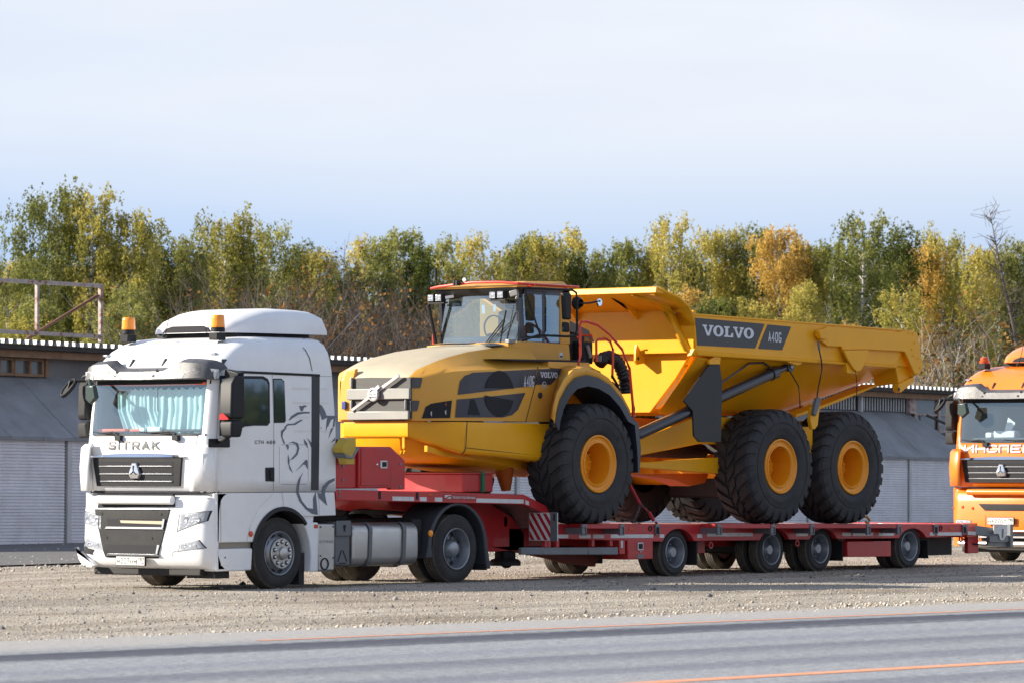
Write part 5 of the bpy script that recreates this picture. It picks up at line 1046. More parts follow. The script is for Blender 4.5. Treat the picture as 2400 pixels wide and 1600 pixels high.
# belly
m = MB(); rgs = []
for x, y0, zb, zt_ in ((3.42, .68, 2.08, 2.14), (3.55, .62, 1.88, 2.2), (3.8, .52, 1.80, 2.2), (4.6, .30, 1.74, 2.2), (5.4, .30, 1.66, 2.2), (5.9, .35, 1.60, 2.2), (6.3, .5, 1.55, 2.1), (7.2, .7, 1.6, 2.1)):
    rgs.append([(x, y0, zt_), (x, y0 + .1, zb + .08), (x, y0 + .22, zb), (x, FY(y0) - .22, zb), (x, FY(y0) - .1, zb + .08), (x, FY(y0), zt_)])
DB(m.loft(rgs), 'belly_pan', M_yel, bev=.01)
m = MB(); m.ybar([(3.5, 1.93), (3.9, 1.86), (4.6, 1.80), (4.6, 1.84), (3.9, 1.93), (3.5, 2.02)], .3, .36); DB(m, 'belly_rib', M_yel, bev=.004)
DB(MB().tube([(5.65, .6, 1.70), (5.7, .6, 1.35)], [.16, .07], 12), 'drive_joint', mat('rusty orange', (.45, .10, .01), .8))
for y in (.68, 1.80): m = MB(); m.box(3.40, y - .02, 1.98, 3.44, y + .02, 2.14); m.tube([(3.42, y, 1.99), (3.44, y, 1.93), (3.40, y, 1.89), (3.36, y, 1.90), (3.35, y, 1.94)], .022, 8); DB(m, 'tow_hook', M_yel)
# ---- upper front body lofted along x; the section follows a plan curve
PL = [(3.38, .50), (3.48, .38), (3.66, .22), (3.88, .10), (4.12, .03), (4.6, .0), (9, .0)]
SX = [3.38, 3.48, 3.66, 3.88, 4.12, 4.6, 5.0, 5.5, 6.0]
zsh = np.interp(SX, [3.38, 3.55, 3.9, 4.4, 6.0], [2.99, 3.05, 3.115, 3.145, 3.20]); zin = np.interp(SX, [3.38, 3.55, 3.95, 4.75, 6.0], [3.01, 3.08, 3.18, 3.27, 3.32]); zh = np.interp(SX, [3.38, 3.45, 3.8, 4.25, 4.7, 5.52, 6.0], [3.03, 3.12, 3.25, 3.36, 3.434, 3.516, 3.53])
yw = np.interp(SX, [p[0] for p in PL], [p[1] for p in PL]); yh = np.interp(SX, [3.38, 3.44, 3.6, 3.9, 5.84], [.53, .49, .45, .42, .42])
side = []
for i, x in enumerate(SX):
    y1 = max(yw[i] + .03, .24) if x > 3.6 else yw[i] + .02 + .02 * i
    side.append([(x, yw[i], 2.385), (x, yw[i] - .004, 2.7), (x, yw[i], zsh[i] - .03), (x, yw[i] + .01, zsh[i]), (x, min(y1, yh[i] - .01), zin[i]), (x, yh[i] - .004, zh[i] - .012), (x, yh[i] + .02, zh[i])])
DB(MB().loft(side, closed=False), 'side_panel', M_cabp, smooth=32); DB(MB().loft([[(x, FN(y), z) for x, y, z in r_] for r_ in side], closed=False), 'side_panel', M_cabp, smooth=32)
top = [[(x, yh[i] + .02, zh[i]), (x, yh[i] + .10, zh[i] + .015), (x, .85, zh[i] + .035), (x, YC, zh[i] + .04), (x, 1.7, zh[i] + .035), (x, FN(yh[i]) - .10, zh[i] + .015), (x, FN(yh[i]) - .02, zh[i])] for i, x in enumerate(SX)]
top = [[(3.35, y, z - .045) for x, y, z in top[0]]] + top
DB(MB().loft(top, closed=False), 'hood_top', M_dust, smooth=50)
DB(MB().add([(3.382, .50, 2.385), (3.382, 1.90, 2.385), (3.382, 1.88, 3.05), (3.382, .50, 3.0)], [(0, 1, 2, 3)]), 'front_panel', M_cabp)
# far yellow strip and front frame
fr = DB(MB().xbar([(1.62, 2.40), (1.90, 2.40), (1.86, 2.85), (1.75, 3.13), (1.55, 3.16), (1.60, 3.0)], 3.34, 3.40), 'front_frame', M_cabp, bev=.015)
gr = DB(MB().xbar([(.49, 2.42), (1.70, 2.42), (1.72, 2.9), (1.66, 3.02), (.50, 3.02)], 3.345, 3.38), 'grille', M_mesh)
for q in ([(.48, 2.70), (.48, 2.865), (1.70, 2.862), (1.70, 2.70)], [(.50, 2.40), (.50, 2.53), (1.69, 2.53), (1.69, 2.40)], [(1.60, 2.87), (1.60, 3.03), (1.645, 3.03), (1.645, 2.87)], [(1.60, 2.54), (1.60, 2.695), (1.64, 2.695), (1.64, 2.54)], [(.55, 2.54), (.55, 2.695), (.58, 2.695), (.58, 2.54)]):
    MB().xbar(q, 3.30, 3.345).build('grille_bar', M_grl, gr, bev=.012)
MB().box(3.33, .60, 2.385, 3.36, 1.60, 2.405).build('lower_mesh', M_gap, gr)
db_ = MB().beam((3.285, 1.585, 2.54), (3.285, .66, 3.05), .02, .048).build('diagonal_bar', M_chrome if 0 else mat('satin bar', (.42, .42, .42), .35, metal=.5), gr, bev=.005)
em = MB().lathe([(0, .105), (-.03, .10), (-.032, .075), (-.02, .07), (-.02, .001)], (3.275, 1.14, 2.775), 28, ax='x').build('emblem', mat('satin emblem', (.5, .5, .5), .3, metal=.4), gr)
MB().box(3.235, 1.05, 2.745, 3.25, 1.23, 2.805).build('emblem_band', M_decw, em); m = MB(); put_word(m, (3.235, 1.215, 2.76), .15, .03, *FR, th=.002); m.build('emblem_letters', M_grl, em, smooth=0)
MB().beam((3.25, 1.09, 2.85), (3.25, 1.02, 2.895), .012, .05).build('emblem_arrow', M_decw, em)
# side wraps of the mesh on the near corner
WL = PL
def wrap(pts, nm, mt, off=.012):
    bm = bmesh.new(); bm.faces.new([bm.verts.new((p[0], 0, p[2])) for p in pts])
    for x in [w_[0] for w_ in WL[1:6]] + [3.43, 3.57, 3.77]: bmesh.ops.bisect_plane(bm, geom=bm.verts[:] + bm.edges[:] + bm.faces[:], plane_co=(x, 0, 0), plane_no=(1, 0, 0))
    bm.verts.index_update(); m = MB(); m.v = [(v.co.x - (off * .7 if v.co.x < 4.1 else 0), float(np.interp(v.co.x, [w_[0] for w_ in WL], [w_[1] for w_ in WL])) - off, v.co.z) for v in bm.verts]; m.f = [tuple(v.index for v in f.verts) for f in bm.faces]; m.m = [0] * len(m.f); bm.free()
    return m.build(nm, mt, DT, smooth=0)
wrap([(3.374,0.457,3.023),(3.477,0.374,3.016),(3.467,0.387,2.933),(3.456,0.399,2.867),(3.374,0.472,2.864)], 'corner_mesh', M_mesh); wrap([(3.374,0.493,2.681),(3.451,0.406,2.681),(3.438,0.421,2.573),(3.427,0.434,2.529),(3.374,0.515,2.528)], 'corner_mesh', M_mesh)
MB().box(3.30, 1.72, 2.56, 3.33, 1.80, 2.68).build('towing_eye_cap', mat('blue cover', (.02, .04, .2), .4), DT, bev=.01)
ip = wrap([(3.931,0.079,2.770),(3.971,0.067,2.965),(4.051,0.044,3.049),(4.196,0.019,3.097),(5.296,-0.006,3.152),(5.284,-0.006,2.895),(4.237,0.017,2.801)], 'air_intake', M_navy)
dcA = wrap([(5.299,-0.007,3.153),(5.685,-0.007,3.172),(5.623,-0.007,2.916),(5.290,-0.007,2.894)], 'decal', M_navy)
ipb = wrap([(3.888,0.089,2.436),(3.915,0.084,2.700),(5.408,-0.006,2.815),(5.228,-0.006,2.559),(5.094,-0.006,2.481),(4.871,-0.006,2.444)], 'air_intake', M_navy)
wrap([(3.471,0.381,2.421),(3.512,0.343,2.587),(3.570,0.292,2.633),(3.632,0.237,2.650),(3.842,0.114,2.686),(3.816,0.128,2.429)], 'lamp_panel', M_blk)
for cx, cy, rr_, off in ((1055, 760, 24, 0), (1207, 748, 24, 0), (1208, 662, 17, 0)):
    p = {1055: [(3.582,0.276,2.490)][0], 1207: [(3.763,0.152,2.508)][0]}[cx] if cx != 1208 else [(3.764,0.152,2.627)][0]
    DB(MB().lathe([(0, .001), (0, rr_ / 4.523 / 150 * 1.1), (.01, rr_ / 4.523 / 150)], p, 16), 'work_lamp', M_lamp if cx != 1208 else M_redl)
# round intake screen seen through both openings
cc = [(4.790,0.000,2.790)][0]; RX, RZ = .345, .345
for nm, lo, hi in (('screen', -.04 * 0 + .02, 1.55), ):
    pts = [(cc[0] + RX * math.cos(a), cc[2] + RZ * math.sin(a)) for a in np.linspace(R(14), R(166), 26)]
    DB(MB().add([(x, -.0145, z) for x, z in pts], [tuple(range(26))]), 'intake_screen', M_gap)
    pts = [(cc[0] + RX * math.cos(a), cc[2] + RZ * math.sin(a)) for a in np.linspace(R(184), R(344), 26)]
    DB(MB().add([(x, -.0145, z) for x, z in pts], [tuple(range(26))]), 'intake_screen', M_gap)
wrap([(4.100,0.026,2.479),(4.142,0.020,2.699),(4.234,0.014,2.706),(4.356,0.006,2.467)], 'intake_window', M_gap, .016)
wrap([(5.644,-0.007,2.924),(5.705,-0.007,3.174),(6.115,-0.007,3.184),(6.389,-0.007,3.198),(6.315,-0.007,3.145),(6.213,-0.007,3.085),(6.019,-0.007,2.947),(5.661,-0.007,2.942)], 'decal', M_navy)
m = MB(); put_strokes(m, 'A40G', ([(5.359,0.000,3.019)][0][0], -.010, 2.905), .245, .165, .016, *SD, th=.008, gap=.25, shear=.01); DB(m, 'decal_letters', M_decw, smooth=0)
m = MB(); put_word(m, ([(5.756,0.000,3.090)][0][0], -.01, 3.045), .42, .085, *SD, th=.008, slant=.0); m.lathe([(-.006, .055), (-.006, .045)], ([(5.849,0.000,3.023)][0][0], -.012, 2.935), 20); put_text(m, 'Pva', ([(5.811,0.000,3.022)][0][0], -.012, 2.91), *SD, w=.07, h=.05, off=.03, th=.006); DB(m, 'decal_letters', M_decw, smooth=0)
m = MB(); m.tube([(5.704,-0.004,3.208),(5.722,-0.004,3.173),(5.636,-0.004,2.903),(5.422,-0.004,2.384)], .008, 4); DB(m, 'panel_seam', M_gap)
DB(MB().lathe([(0, .045), (-.02, .045), (-.02, .02), (-.03, .001)], ([(5.755,0.000,2.847)][0][0], -.005, 2.78), 16), 'horn', M_navy)
# rear part of the front body, above the wheel, with arch and fender
W1 = [(5.819,2.380),(5.547,3.204),(5.535,3.233),(6.850,3.311),(6.906,3.280)]
aro = [(6.020,2.401),(6.124,2.627),(6.290,2.854),(6.519,3.051),(6.802,3.165),(7.065,3.209),(7.246,3.159),(7.533,3.046),(7.822,2.854),(8.027,2.646)]
m = MB(); m.ybar([(5.99, 2.385), (5.99, 3.20), (6.9, 3.28), (7.05, 3.22), (7.36, 2.95), (7.62, 2.5)] + [(x, z) for x, z in aro[::-1] if x < 7.5 and x > 6.0], .0, .9); DB(m, 'wheel_housing', M_cabp, bev=.006)
fo = [(5.56, 2.42), (5.60, 2.60), (5.68, 2.80), (5.86, 3.02), (6.05, 3.15), (6.33, 3.20), (6.62, 3.16), (6.92, 3.05), (7.20, 2.85), (7.42, 2.60)]
fi = [(5.70, 2.38), (5.76, 2.58), (5.86, 2.75), (6.0, 2.92), (6.15, 2.99), (6.35, 3.02), (6.6, 2.99), (6.85, 2.90), (7.1, 2.70), (7.34, 2.45)]
m = MB(); m.loft([[(x + .45 * min(1, max(0, (6.5 - x) / .85)), .0, z + .03) for x, z in fo], [(x, -.40, z) for x, z in fo], [(x, -.43, z - .03) for x, z in fo], [(x + .01, -.43, z - .12) for x, z in fo]], closed=False); o = DB(m, 'fender', M_cabp, smooth=40); kk = o.modifiers.new('t', 'SOLIDIFY'); kk.thickness = .02; kk.offset = 0
gx = [(5.46, 2.36)] + [(x - .0, z - .11) for x, z in fo] + [(7.62, 2.36), (7.68, 1.97), (7.64, 1.58)]; gi = [(5.56, 2.36)] + [(x + (6.45 - x) * .09, z - .11 - (z - 1.9) * .13) for x, z in fo] + [(7.50, 2.34), (7.56, 1.97), (7.58, 1.62)]
m = MB(); m.loft([[(x, -.45, z) for x, z in gx], [(x, -.47, z) for x, z in gi], [(x + .68 * min(1, max(0, (6.5 - x) / .85)), .2, z) for x, z in gi]], closed=False); o = DB(m, 'fender_lip', mat('fender rubber', (.02, .024, .034), .42), smooth=40)
DB(MB().ybar([(6.9, 3.1), (7.5, 2.5), (7.62, 1.9), (7.5, 1.9), (7.3, 2.4), (6.8, 2.95)], -.1, 1.0), 'inner_fender', M_yel)
DB(MB().ybar([(4.76, 3.31), (5.2, 3.285), (6.93, 3.29), (6.93, 3.325), (5.2, 3.315)], .02, .5), 'walkway_edge', M_blk, bev=.004)
DB(MB().box(5.99, .01, 3.20, 7.0, 2.65, 3.29), 'walkway', M_cabp, bev=.01)
# ---- cab
Y0, Y1 = .46, 2.02
DB(MB().ybar([(5.60, 3.30), (5.55, 3.56), (5.9, 3.60), (7.03, 3.575), (7.07, 3.30)], Y0 - .03, Y1 + .03), 'cab_base', M_cabp, bev=.02)
DB(MB().ybar([(6.82, 3.57), (7.07, 3.57), (7.04, 4.42), (6.95, 4.44), (6.82, 4.36)], Y0 - .02, Y1 + .02), 'rear_pillar', M_cabp, bev=.02)
for yy in (Y0, Y1 - .05): DB(MB().loft([[(5.87, yy, 3.58), (5.97, yy, 3.58), (5.97, yy + .05, 3.58), (5.87, yy + .05, 3.58)], [(5.83, yy + .02, 4.35), (5.93, yy + .02, 4.35), (5.93, yy + .07, 4.35), (5.83, yy + .07, 4.35)]]), 'front_pillar', M_cyl)
DB(MB().box(6.40, Y0 - .005, 3.58, 6.45, Y0 + .03, 4.33), 'door_pillar', M_cyl)
DB(MB().box(5.95, Y0 - .01, 4.31, 6.85, Y0 + .03, 4.37), 'door_frame', M_cyl); DB(MB().box(5.95, Y0 - .01, 3.575, 6.85, Y0 + .03, 3.60), 'door_frame', M_cyl)
m = MB(); n_ = 10; g0 = []
for z, dx in ((3.58, 0), (3.95, .03), (4.32, .06)):
    g0.append([(5.83 + dx - .07 * (1 - ((i / n_) * 2 - 1) ** 2), Y0 + .03 + (Y1 - Y0 - .06) * i / n_, z) for i in range(n_ + 1)])
DB(m.loft(g0, closed=False), 'windscreen', M_cglass)
DB(MB().add([(5.97, Y0, 3.6), (6.40, Y0, 3.6), (6.40, Y0, 4.31), (5.94, Y0 + .01, 4.31)], [(0, 1, 2, 3)]), 'side_glass', M_cglass); DB(MB().add([(6.45, Y0, 3.6), (6.82, Y0, 3.6), (6.82, Y0, 4.31), (6.45, Y0, 4.31)], [(0, 1, 2, 3)]), 'side_glass', M_cglass)
DB(MB().add([(5.97, Y1, 3.6), (6.82, Y1, 3.6), (6.82, Y1, 4.31), (5.94, Y1 - .01, 4.31)], [(0, 1, 2, 3)]), 'side_glass', M_cglass)
# interior
m = MB(); m.box(6.84, Y0 + .05, 3.57, 6.87, Y1 - .05, 3.75); DB(m, 'rear_panel', M_cabp)
for y in (.95, 1.40): DB(MB().loft([[(6.86, y, 3.6), (6.9, y, 3.6), (6.9, y + .09, 3.6), (6.86, y + .09, 3.6)], [(6.82, y - .06, 4.32), (6.86, y - .06, 4.32), (6.86, y + .03, 4.32), (6.82, y + .03, 4.32)]]), 'rear_pillar', M_cabp)
DB(MB().box(5.83, Y0 + .06, 3.56, 6.15, Y1 - .06, 3.68), 'dashboard', M_inter, bev=.04)
DB(MB().box(6.35, 1.0, 3.5, 6.75, 1.55, 3.75), 'driver_seat', M_blk, bev=.05); DB(MB().box(6.62, 1.02, 3.75, 6.76, 1.53, 4.1), 'driver_seat', M_blk, bev=.05); DB(MB().box(6.64, 1.15, 4.12, 6.74, 1.4, 4.25), 'head_rest', M_blk, bev=.03)
DB(MB().box(6.55, .58, 3.5, 6.76, .85, 4.0), 'trainer_seat', M_blk, bev=.05); DB(MB().box(6.6, .6, 4.03, 6.7, .8, 4.13), 'head_rest', M_blk, bev=.03)
m = MB(); m.lathe([(0, .19), (.0, .17), (.02, .17), (.02, .19)], (6.22, 1.28, 3.83), 24, ax='x'); DB(m, 'steering_wheel', M_blk)
m = MB(); k = 0
for z in np.arange(3.8, 4.32, .045): m.beam((6.83, Y0 + .06, z), (6.83, .93, z), .006, .006)
for y in np.arange(Y0 + .08, .93, .05): m.beam((6.83, y, 3.78), (6.83, y, 4.3), .006, .006)
DB(m, 'rear_guard', M_blk)['kind'] = 'stuff'
m = MB(); m.add([(5.98, 1.3, 4.03), (5.98, 1.24, 4.03), (5.98, 1.25, 4.16), (5.98, 1.31, 4.18)], [(0, 1, 2, 3)]); m.add([(5.98, 1.08, 4.06), (5.98, 1.03, 4.06), (5.98, 1.03, 4.17), (5.98, 1.08, 4.17)], [(0, 1, 2, 3)]); DB(m, 'papers', M_white2)
# header, roof, rails, lamps
DB(MB().loft([[(5.74, .42, 4.34), (5.74, 2.02, 4.34), (5.90, 2.0, 4.25), (5.90, .47, 4.25)], [(5.71, .40, 4.41), (5.71, 2.03, 4.41), (5.98, 2.0, 4.41), (5.98, .47, 4.41)]]), 'header', M_blk, bev=.01)
DB(MB().ybar([(5.95, 4.36), (7.05, 4.36), (7.05, 4.43), (5.95, 4.43)], Y0 - .02, Y1 + .02), 'roof_frame', M_navy)
DB(MB().loft([[(5.70, .38, 4.405), (5.70, 2.04, 4.405), (7.0, 2.04, 4.41), (7.0, .42, 4.41)], [(5.70, .38, 4.44), (5.70, 2.04, 4.44), (7.02, 2.04, 4.45), (7.02, .42, 4.45)], [(6.05, .5, 4.51), (6.05, 1.98, 4.51), (6.98, 1.98, 4.53), (6.98, .5, 4.53)]]), 'roof', M_cabp, bev=.012)
m = MB(); m.tube([(5.70, 2.08, 4.425), (5.66, 1.9, 4.445), (5.63, 1.2, 4.495), (5.64, .65, 4.485), (5.68, .36, 4.46), (5.95, .27, 4.45), (7.07, .28, 4.445), (7.09, .36, 4.445)], .020, 8); DB(m, 'roof_rail', M_orail)
for x in (5.95, 6.85): DB(MB().tube([(x, .24, 4.45), (x + .02, .45, 4.41)], .016, 6), 'rail_stay', M_orail)
for y in (1.42, 1.47): DB(MB().box(5.61, y, 4.45, 5.52, y + .03, 4.53), 'rail_clamp', M_blk)
DB(MB().lathe([(-.01, .03), (.01, .03)], (5.63, 1.36, 4.54), 14, ax='x', cap=True), 'reflector', M_white2)
for yy, (a, z0) in enumerate(((2.02, 4.215), (1.865, 4.215), (.80, 4.23), (.65, 4.235))):
    l_ = DB(MB().box(5.62, a - .065, z0, 5.72, a + .065, z0 + .12), 'work_lamp', M_blk, bev=.012); MB().box(5.610, a - .053, z0 + .014, 5.619, a + .053, z0 + .106).build('lens', M_lamp, l_)
DB(MB().box(5.64, 1.78, 4.19, 5.74, 2.1, 4.214), 'lamp_bracket', M_blk); DB(MB().box(5.64, .57, 4.205, 5.74, .88, 4.229), 'lamp_bracket', M_blk); m = MB(); m.beam((5.68, 1.78, 4.28), (5.76, 1.68, 4.30), .05, .04); DB(m, 'lamp_bracket', M_white2)
m = MB(); m.beam((5.70, .52, 4.30), (5.74, .40, 4.33), .07, .09); m.beam((5.72, .42, 4.22), (5.74, .40, 4.30), .04, .04); DB(m, 'lamp_bracket', M_grl, bev=.01)
m = MB(); m.tube([(5.66, 2.10, 4.18), (5.74, 2.08, 3.85), (5.80, 2.06, 3.55)], .028, 8); DB(m, 'mirror_arm', M_blk)
m = MB(); m.tube([(5.78, 2.10, 3.78), (5.78, 2.10, 3.45)], .02, 6); DB(m, 'hand_rail', M_orail)
m = MB(); m.beam((5.95, 1.90, 4.10), (5.95, 1.70, 4.19), .03, .13); m.beam((5.95, 1.66, 4.14), (5.95, 1.60, 4.22), .03, .08); DB(m, 'interior_mirror', M_navy)
DB(MB().tube([(5.72, 2.0, 4.42), (5.72, 2.0, 4.60)], .007, 5).tube([(5.72, 2.0, 4.55), (5.72, 2.0, 4.74)], .022, 8), 'aerial', M_blk)
# mirror frame on the near side
m = MB(); m.tube([(5.74, .34, 4.39), (6.0, .18, 4.39), (6.75, .15, 4.385), (6.84, .15, 4.35), (6.86, .15, 4.25), (6.86, .15, 3.78), (6.80, .15, 3.69), (6.6, .15, 3.68), (5.98, .2, 3.685), (5.72, .32, 3.60)], .018, 8); m.tube([(5.78, .30, 4.36), (6.12, .28, 3.70)], .014, 8); DB(m, 'mirror_frame', M_blk)
DB(MB().ybar([(6.46, 3.93), (6.43, 4.34), (6.60, 4.345), (6.63, 4.30), (6.62, 3.93)], .06, .14), 'mirror', M_blk, bev=.03, seg=3); DB(MB().ybar([(6.455, 3.74), (6.455, 3.895), (6.58, 3.89), (6.60, 3.74)], .07, .14), 'mirror', M_blk, bev=.025)
DB(MB().box(5.50, .38, 3.56, 5.66, .46, 3.62), 'mirror_foot', M_grl, bev=.01)
DB(MB().lathe([(-.01, .001), (-.01, .055), (.01, .06), (.02, .001)], (7.42, .15, 4.22), 20), 'round_mirror', M_chrome); DB(MB().lathe([(.021, .001), (.03, .06), (.04, .05), (.045, .001)], (7.44, .15, 4.21), 20), 'round_mirror_shell', M_blk)
DB(MB().tube([(7.02, .30, 4.20), (7.20, .2, 4.20), (7.42, .14, 4.24)], .016, 6), 'mirror_arm', M_blk); DB(MB().lathe([(-.06, .06), (0, .10), (.05, .10), (.06, .001)], (7.08, .3, 4.20), 18), 'air_filter', M_blk)
# wipers
m = MB(); m.tube([(5.72, 1.02, 3.57), (5.71, .66, 3.92)], .010, 6); m.tube([(5.72, .97, 3.57), (5.71, .63, 3.90)], .010, 6); m.tube([(5.70, .60, 4.06), (5.71, .69, 3.75), (5.71, .72, 3.58)], .013, 6); DB(m, 'wiper', M_blk)
m = MB(); m.tube([(5.70, .58, 3.58), (5.69, .44, 4.14)], .005, 5); DB(m, 'wiper', M_blk)
# vents on the hood
for k in range(22): DB(MB().beam((5.20 + .0 * k, 1.95 - k * .048, 3.528 + .02 * min(1, k / 8)), (5.34, 1.95 - k * .048 - .03, 3.545 + .02 * min(1, k / 8)), .022, .012), 'vent_slot', M_gap)
DB(MB().add([(5.05, .42, 3.512), (5.50, .42, 3.535), (5.56, .75, 3.572), (5.25, .75, 3.548)], [(0, 1, 2, 3)]), 'hood_patch', M_navy)
DB(MB().ybar([(6.78, 3.36), (6.86, 3.36), (6.86, 3.45), (6.78, 3.45)], .425, .44), 'sticker', M_decw)
m = MB(); put_strokes(m, '110', (6.787, .423, 3.372), .06, .04, .009, *SD, th=.002) if 0 else m.box(6.79, .421, 3.375, 6.85, .424, 3.40); DB(m, 'sticker_print', M_ink)
# ---- red handrails
rA = [(6.60, -.08, 3.25), (6.65, -.08, 3.38), (6.64, -.08, 3.86), (6.68, -.08, 3.90), (6.77, -.1, 3.905), (6.98, -.15, 3.86), (7.24, -.18, 3.72), (7.53, -.2, 3.50), (7.72, -.2, 3.21), (7.80, -.2, 2.66), (7.81, -.2, 2.45)]
DB(MB().tube(rA, .021, 8), 'hand_rail', M_orail)
q = [(7.281,3.311),(7.272,3.614),(7.319,3.650),(7.490,3.671),(7.624,3.621),(7.691,3.505),(7.675,3.060)]; DB(MB().tube([(x, .1, z) for x, z in q], .02, 8), 'hand_rail', M_orail)
q = [(7.290,3.679),(7.375,3.722),(7.661,3.723),(7.680,3.700),(7.642,3.664)]; DB(MB().tube([(x, .5, z) for x, z in q], .018, 8), 'hand_rail', M_orail)
# ---- behind the cab: engine hoses, duct
DB(MB().box(7.1, .5, 3.0, 7.5, 2.2, 3.75), 'rear_cabinet', M_dark, bev=.02); DB(MB().ybar([(7.08, 3.95), (7.6, 3.80), (7.75, 3.62), (7.3, 3.75), (7.08, 3.78)], .5, 1.5), 'shield', mat('shade grey', (.10, .10, .10), .5))
DB(MB().box(7.2, .3, 3.28, 7.45, .5, 3.62), 'valve_block', M_blk, bev=.02); DB(MB().tube([(7.28, .28, 3.56), (7.36, .28, 3.38)], .03, 8), 'cylinder', M_grl)
q = [(7.550,3.306),(7.645,3.372),(7.779,3.398),(7.933,3.359),(8.048,3.279),(8.125,3.163),(8.183,3.045),(8.202,2.928),(8.212,2.810)]; mb = MB(); pts = [Vector((x, .25, z)) for x, z in q]; P2 = []; rs = []
for i in range(len(pts) - 1):
    for t_ in (0, .25, .5, .75): P2.append(tuple(pts[i].lerp(pts[i + 1], t_))); rs.append(.105 if (len(P2) % 2) else .088)
DB(MB().tube(P2, rs, 16), 'air_duct', M_flap, smooth=20)
for dy, pp in ((.05, [(7.6, 3.1), (7.75, 2.95), (7.78, 2.6), (7.74, 2.3)]), (-.02, [(7.85, 3.0), (7.98, 2.92), (8.06, 2.6), (8.02, 2.35)]), (.1, [(7.66, 3.0), (7.85, 2.9), (7.92, 2.5), (7.9, 2.3)]), (.3, [(7.7, 2.9), (7.95, 2.8), (8.0, 2.3)])): DB(MB().tube([(x, dy, z) for x, z in pp], .022, 7), 'hydraulic_hose', M_blk)
wl = DB(MB().box(7.45, .12, 3.30, 7.60, .22, 3.43), 'rear_lamp', M_blk, bev=.02); MB().box(7.438, .135, 3.315, 7.449, .205, 3.415).build('lens', M_lamp, wl)
# ---- hitch and rear frame
fp = [(8.634,2.128),(9.959,2.458),(10.192,2.476),(10.768,2.480),(11.297,2.421),(11.296,2.060),(10.609,2.058),(8.658,1.884)]
DB(MB().ybar([(7.9, 2.05), (8.63, 2.13), (9.96, 2.46), (10.4, 2.50), (11.9, 2.48), (14.3, 2.42), (14.6, 2.30), (14.4, 2.1), (11.5, 2.06), (10.2, 2.07), (8.66, 1.885), (7.9, 1.75)], .30, .50), 'rear_frame', M_yel, bev=.01)
DB(MB().ybar([(7.9, 2.05), (8.63, 2.13), (9.96, 2.46), (10.4, 2.50), (14.3, 2.42), (14.6, 2.30), (14.4, 2.1), (11.5, 2.06), (10.2, 2.07), (8.66, 1.885), (7.9, 1.75)], 2.05, 2.25), 'rear_frame', M_yel, bev=.01)
DB(MB().box(7.2, .7, 1.7, 8.2, 1.85, 2.6), 'hitch', M_dark, bev=.05)
DB(MB().ybar([(8.1, 1.80), (8.63, 1.777), (10.9, 1.87), (13.9, 1.85), (13.9, 1.60), (10.6, 1.59), (8.63, 1.686), (8.1, 1.70)], .15, .35), 'bogie_beam', M_yel, bev=.01)
DB(MB().ybar([(8.7, 1.60), (10.7, 1.60), (10.6, 1.45), (10.2, 1.40), (9.8, 1.50), (8.9, 1.58)], .5, .9), 'cross_member', mat('orange casting', (.62, .13, .01), .5, bump=.3, bscale=8)); DB(MB().tube([(8.2, 1.0, 2.0), (11.2, 1.0, 1.95)], .12, 12), 'drive_shaft', M_dark); DB(MB().box(11.6, .6, 1.2, 13.2, 2.0, 2.3), 'bogie', M_dark, bev=.05)
DB(MB().box(12.1, -.2, 1.9, 12.6, .3, 2.35), 'suspension', M_yel, bev=.03)
# ---- hoist cylinder
a, b = Vector((7.743, -.3, 2.183)), Vector((11.384, -.3, 3.208)); d = (b - a).normalized()
hc = DB(MB().tube([tuple(a), tuple(b)], .088, 22), 'hoist_cylinder', M_cyl); e = b + d * .30
MB().tube([tuple(b - d * .12), tuple(b + d * .03)], .105, 22).build('collar', M_cyl, hc); MB().tube([tuple(b), tuple(e)], .055, 16).build('rod', M_chrome if 0 else M_cyl, hc); MB().lathe([(-.07, .001), (-.07, .085), (.07, .085), (.07, .001)], tuple(e + d * .08), 20).build('eye', M_cyl, hc); MB().lathe([(-.09, .001), (-.09, .035), (.0, .035)], tuple(e + d * .08), 14).build('pin', M_rim, hc)
MB().tube([tuple(a + Vector((.5, 0, .15)) + d * .3), tuple(b + Vector((-.7, 0, .13))), tuple(b + Vector((-.3, 0, .15))), tuple(b + Vector((-.15, 0, .09)))], .018, 8).build('oil_pipe', M_cyl, hc)
DB(MB().tube([tuple(e + Vector((.08, 0, 0))), (11.98, -.35, 3.0), (12.0, -.36, 2.75), (12.02, -.35, 2.65)], .010, 6), 'cable', M_blk)
# ---- dump body
BY = -.45
m = MB()   # shell: lower walls lean in towards a narrow floor
st = [(9.20, 3.50, .30, 2.62), (9.9, 3.48, .43, 2.54), (11.2, 3.45, .45, 2.53), (12.4, 3.43, .45, 2.53), (13.13, 3.41, .43, 2.68), (14.0, 3.385, .38, 2.88), (14.7, 3.37, .33, 3.05), (15.05, 3.36, .30, 3.13)]
rg = []
for x, zb, yb_, zf in st:
    zt_ = float(np.interp(x, [9.02, 15.10], [4.055, 3.935]))
    h_ = [(x, BY + .03, zt_), (x, BY + .03, zb), (x, BY + .10, zb - .03), (x, yb_ - .10, zf + .10), (x, yb_ + .08, zf)]
    rg.append(h_ + [(q[0], FY(q[1]), q[2]) for q in h_[::-1]])
o = DB(MB().loft(rg, closed=False), 'body_shell', M_yel, smooth=35)
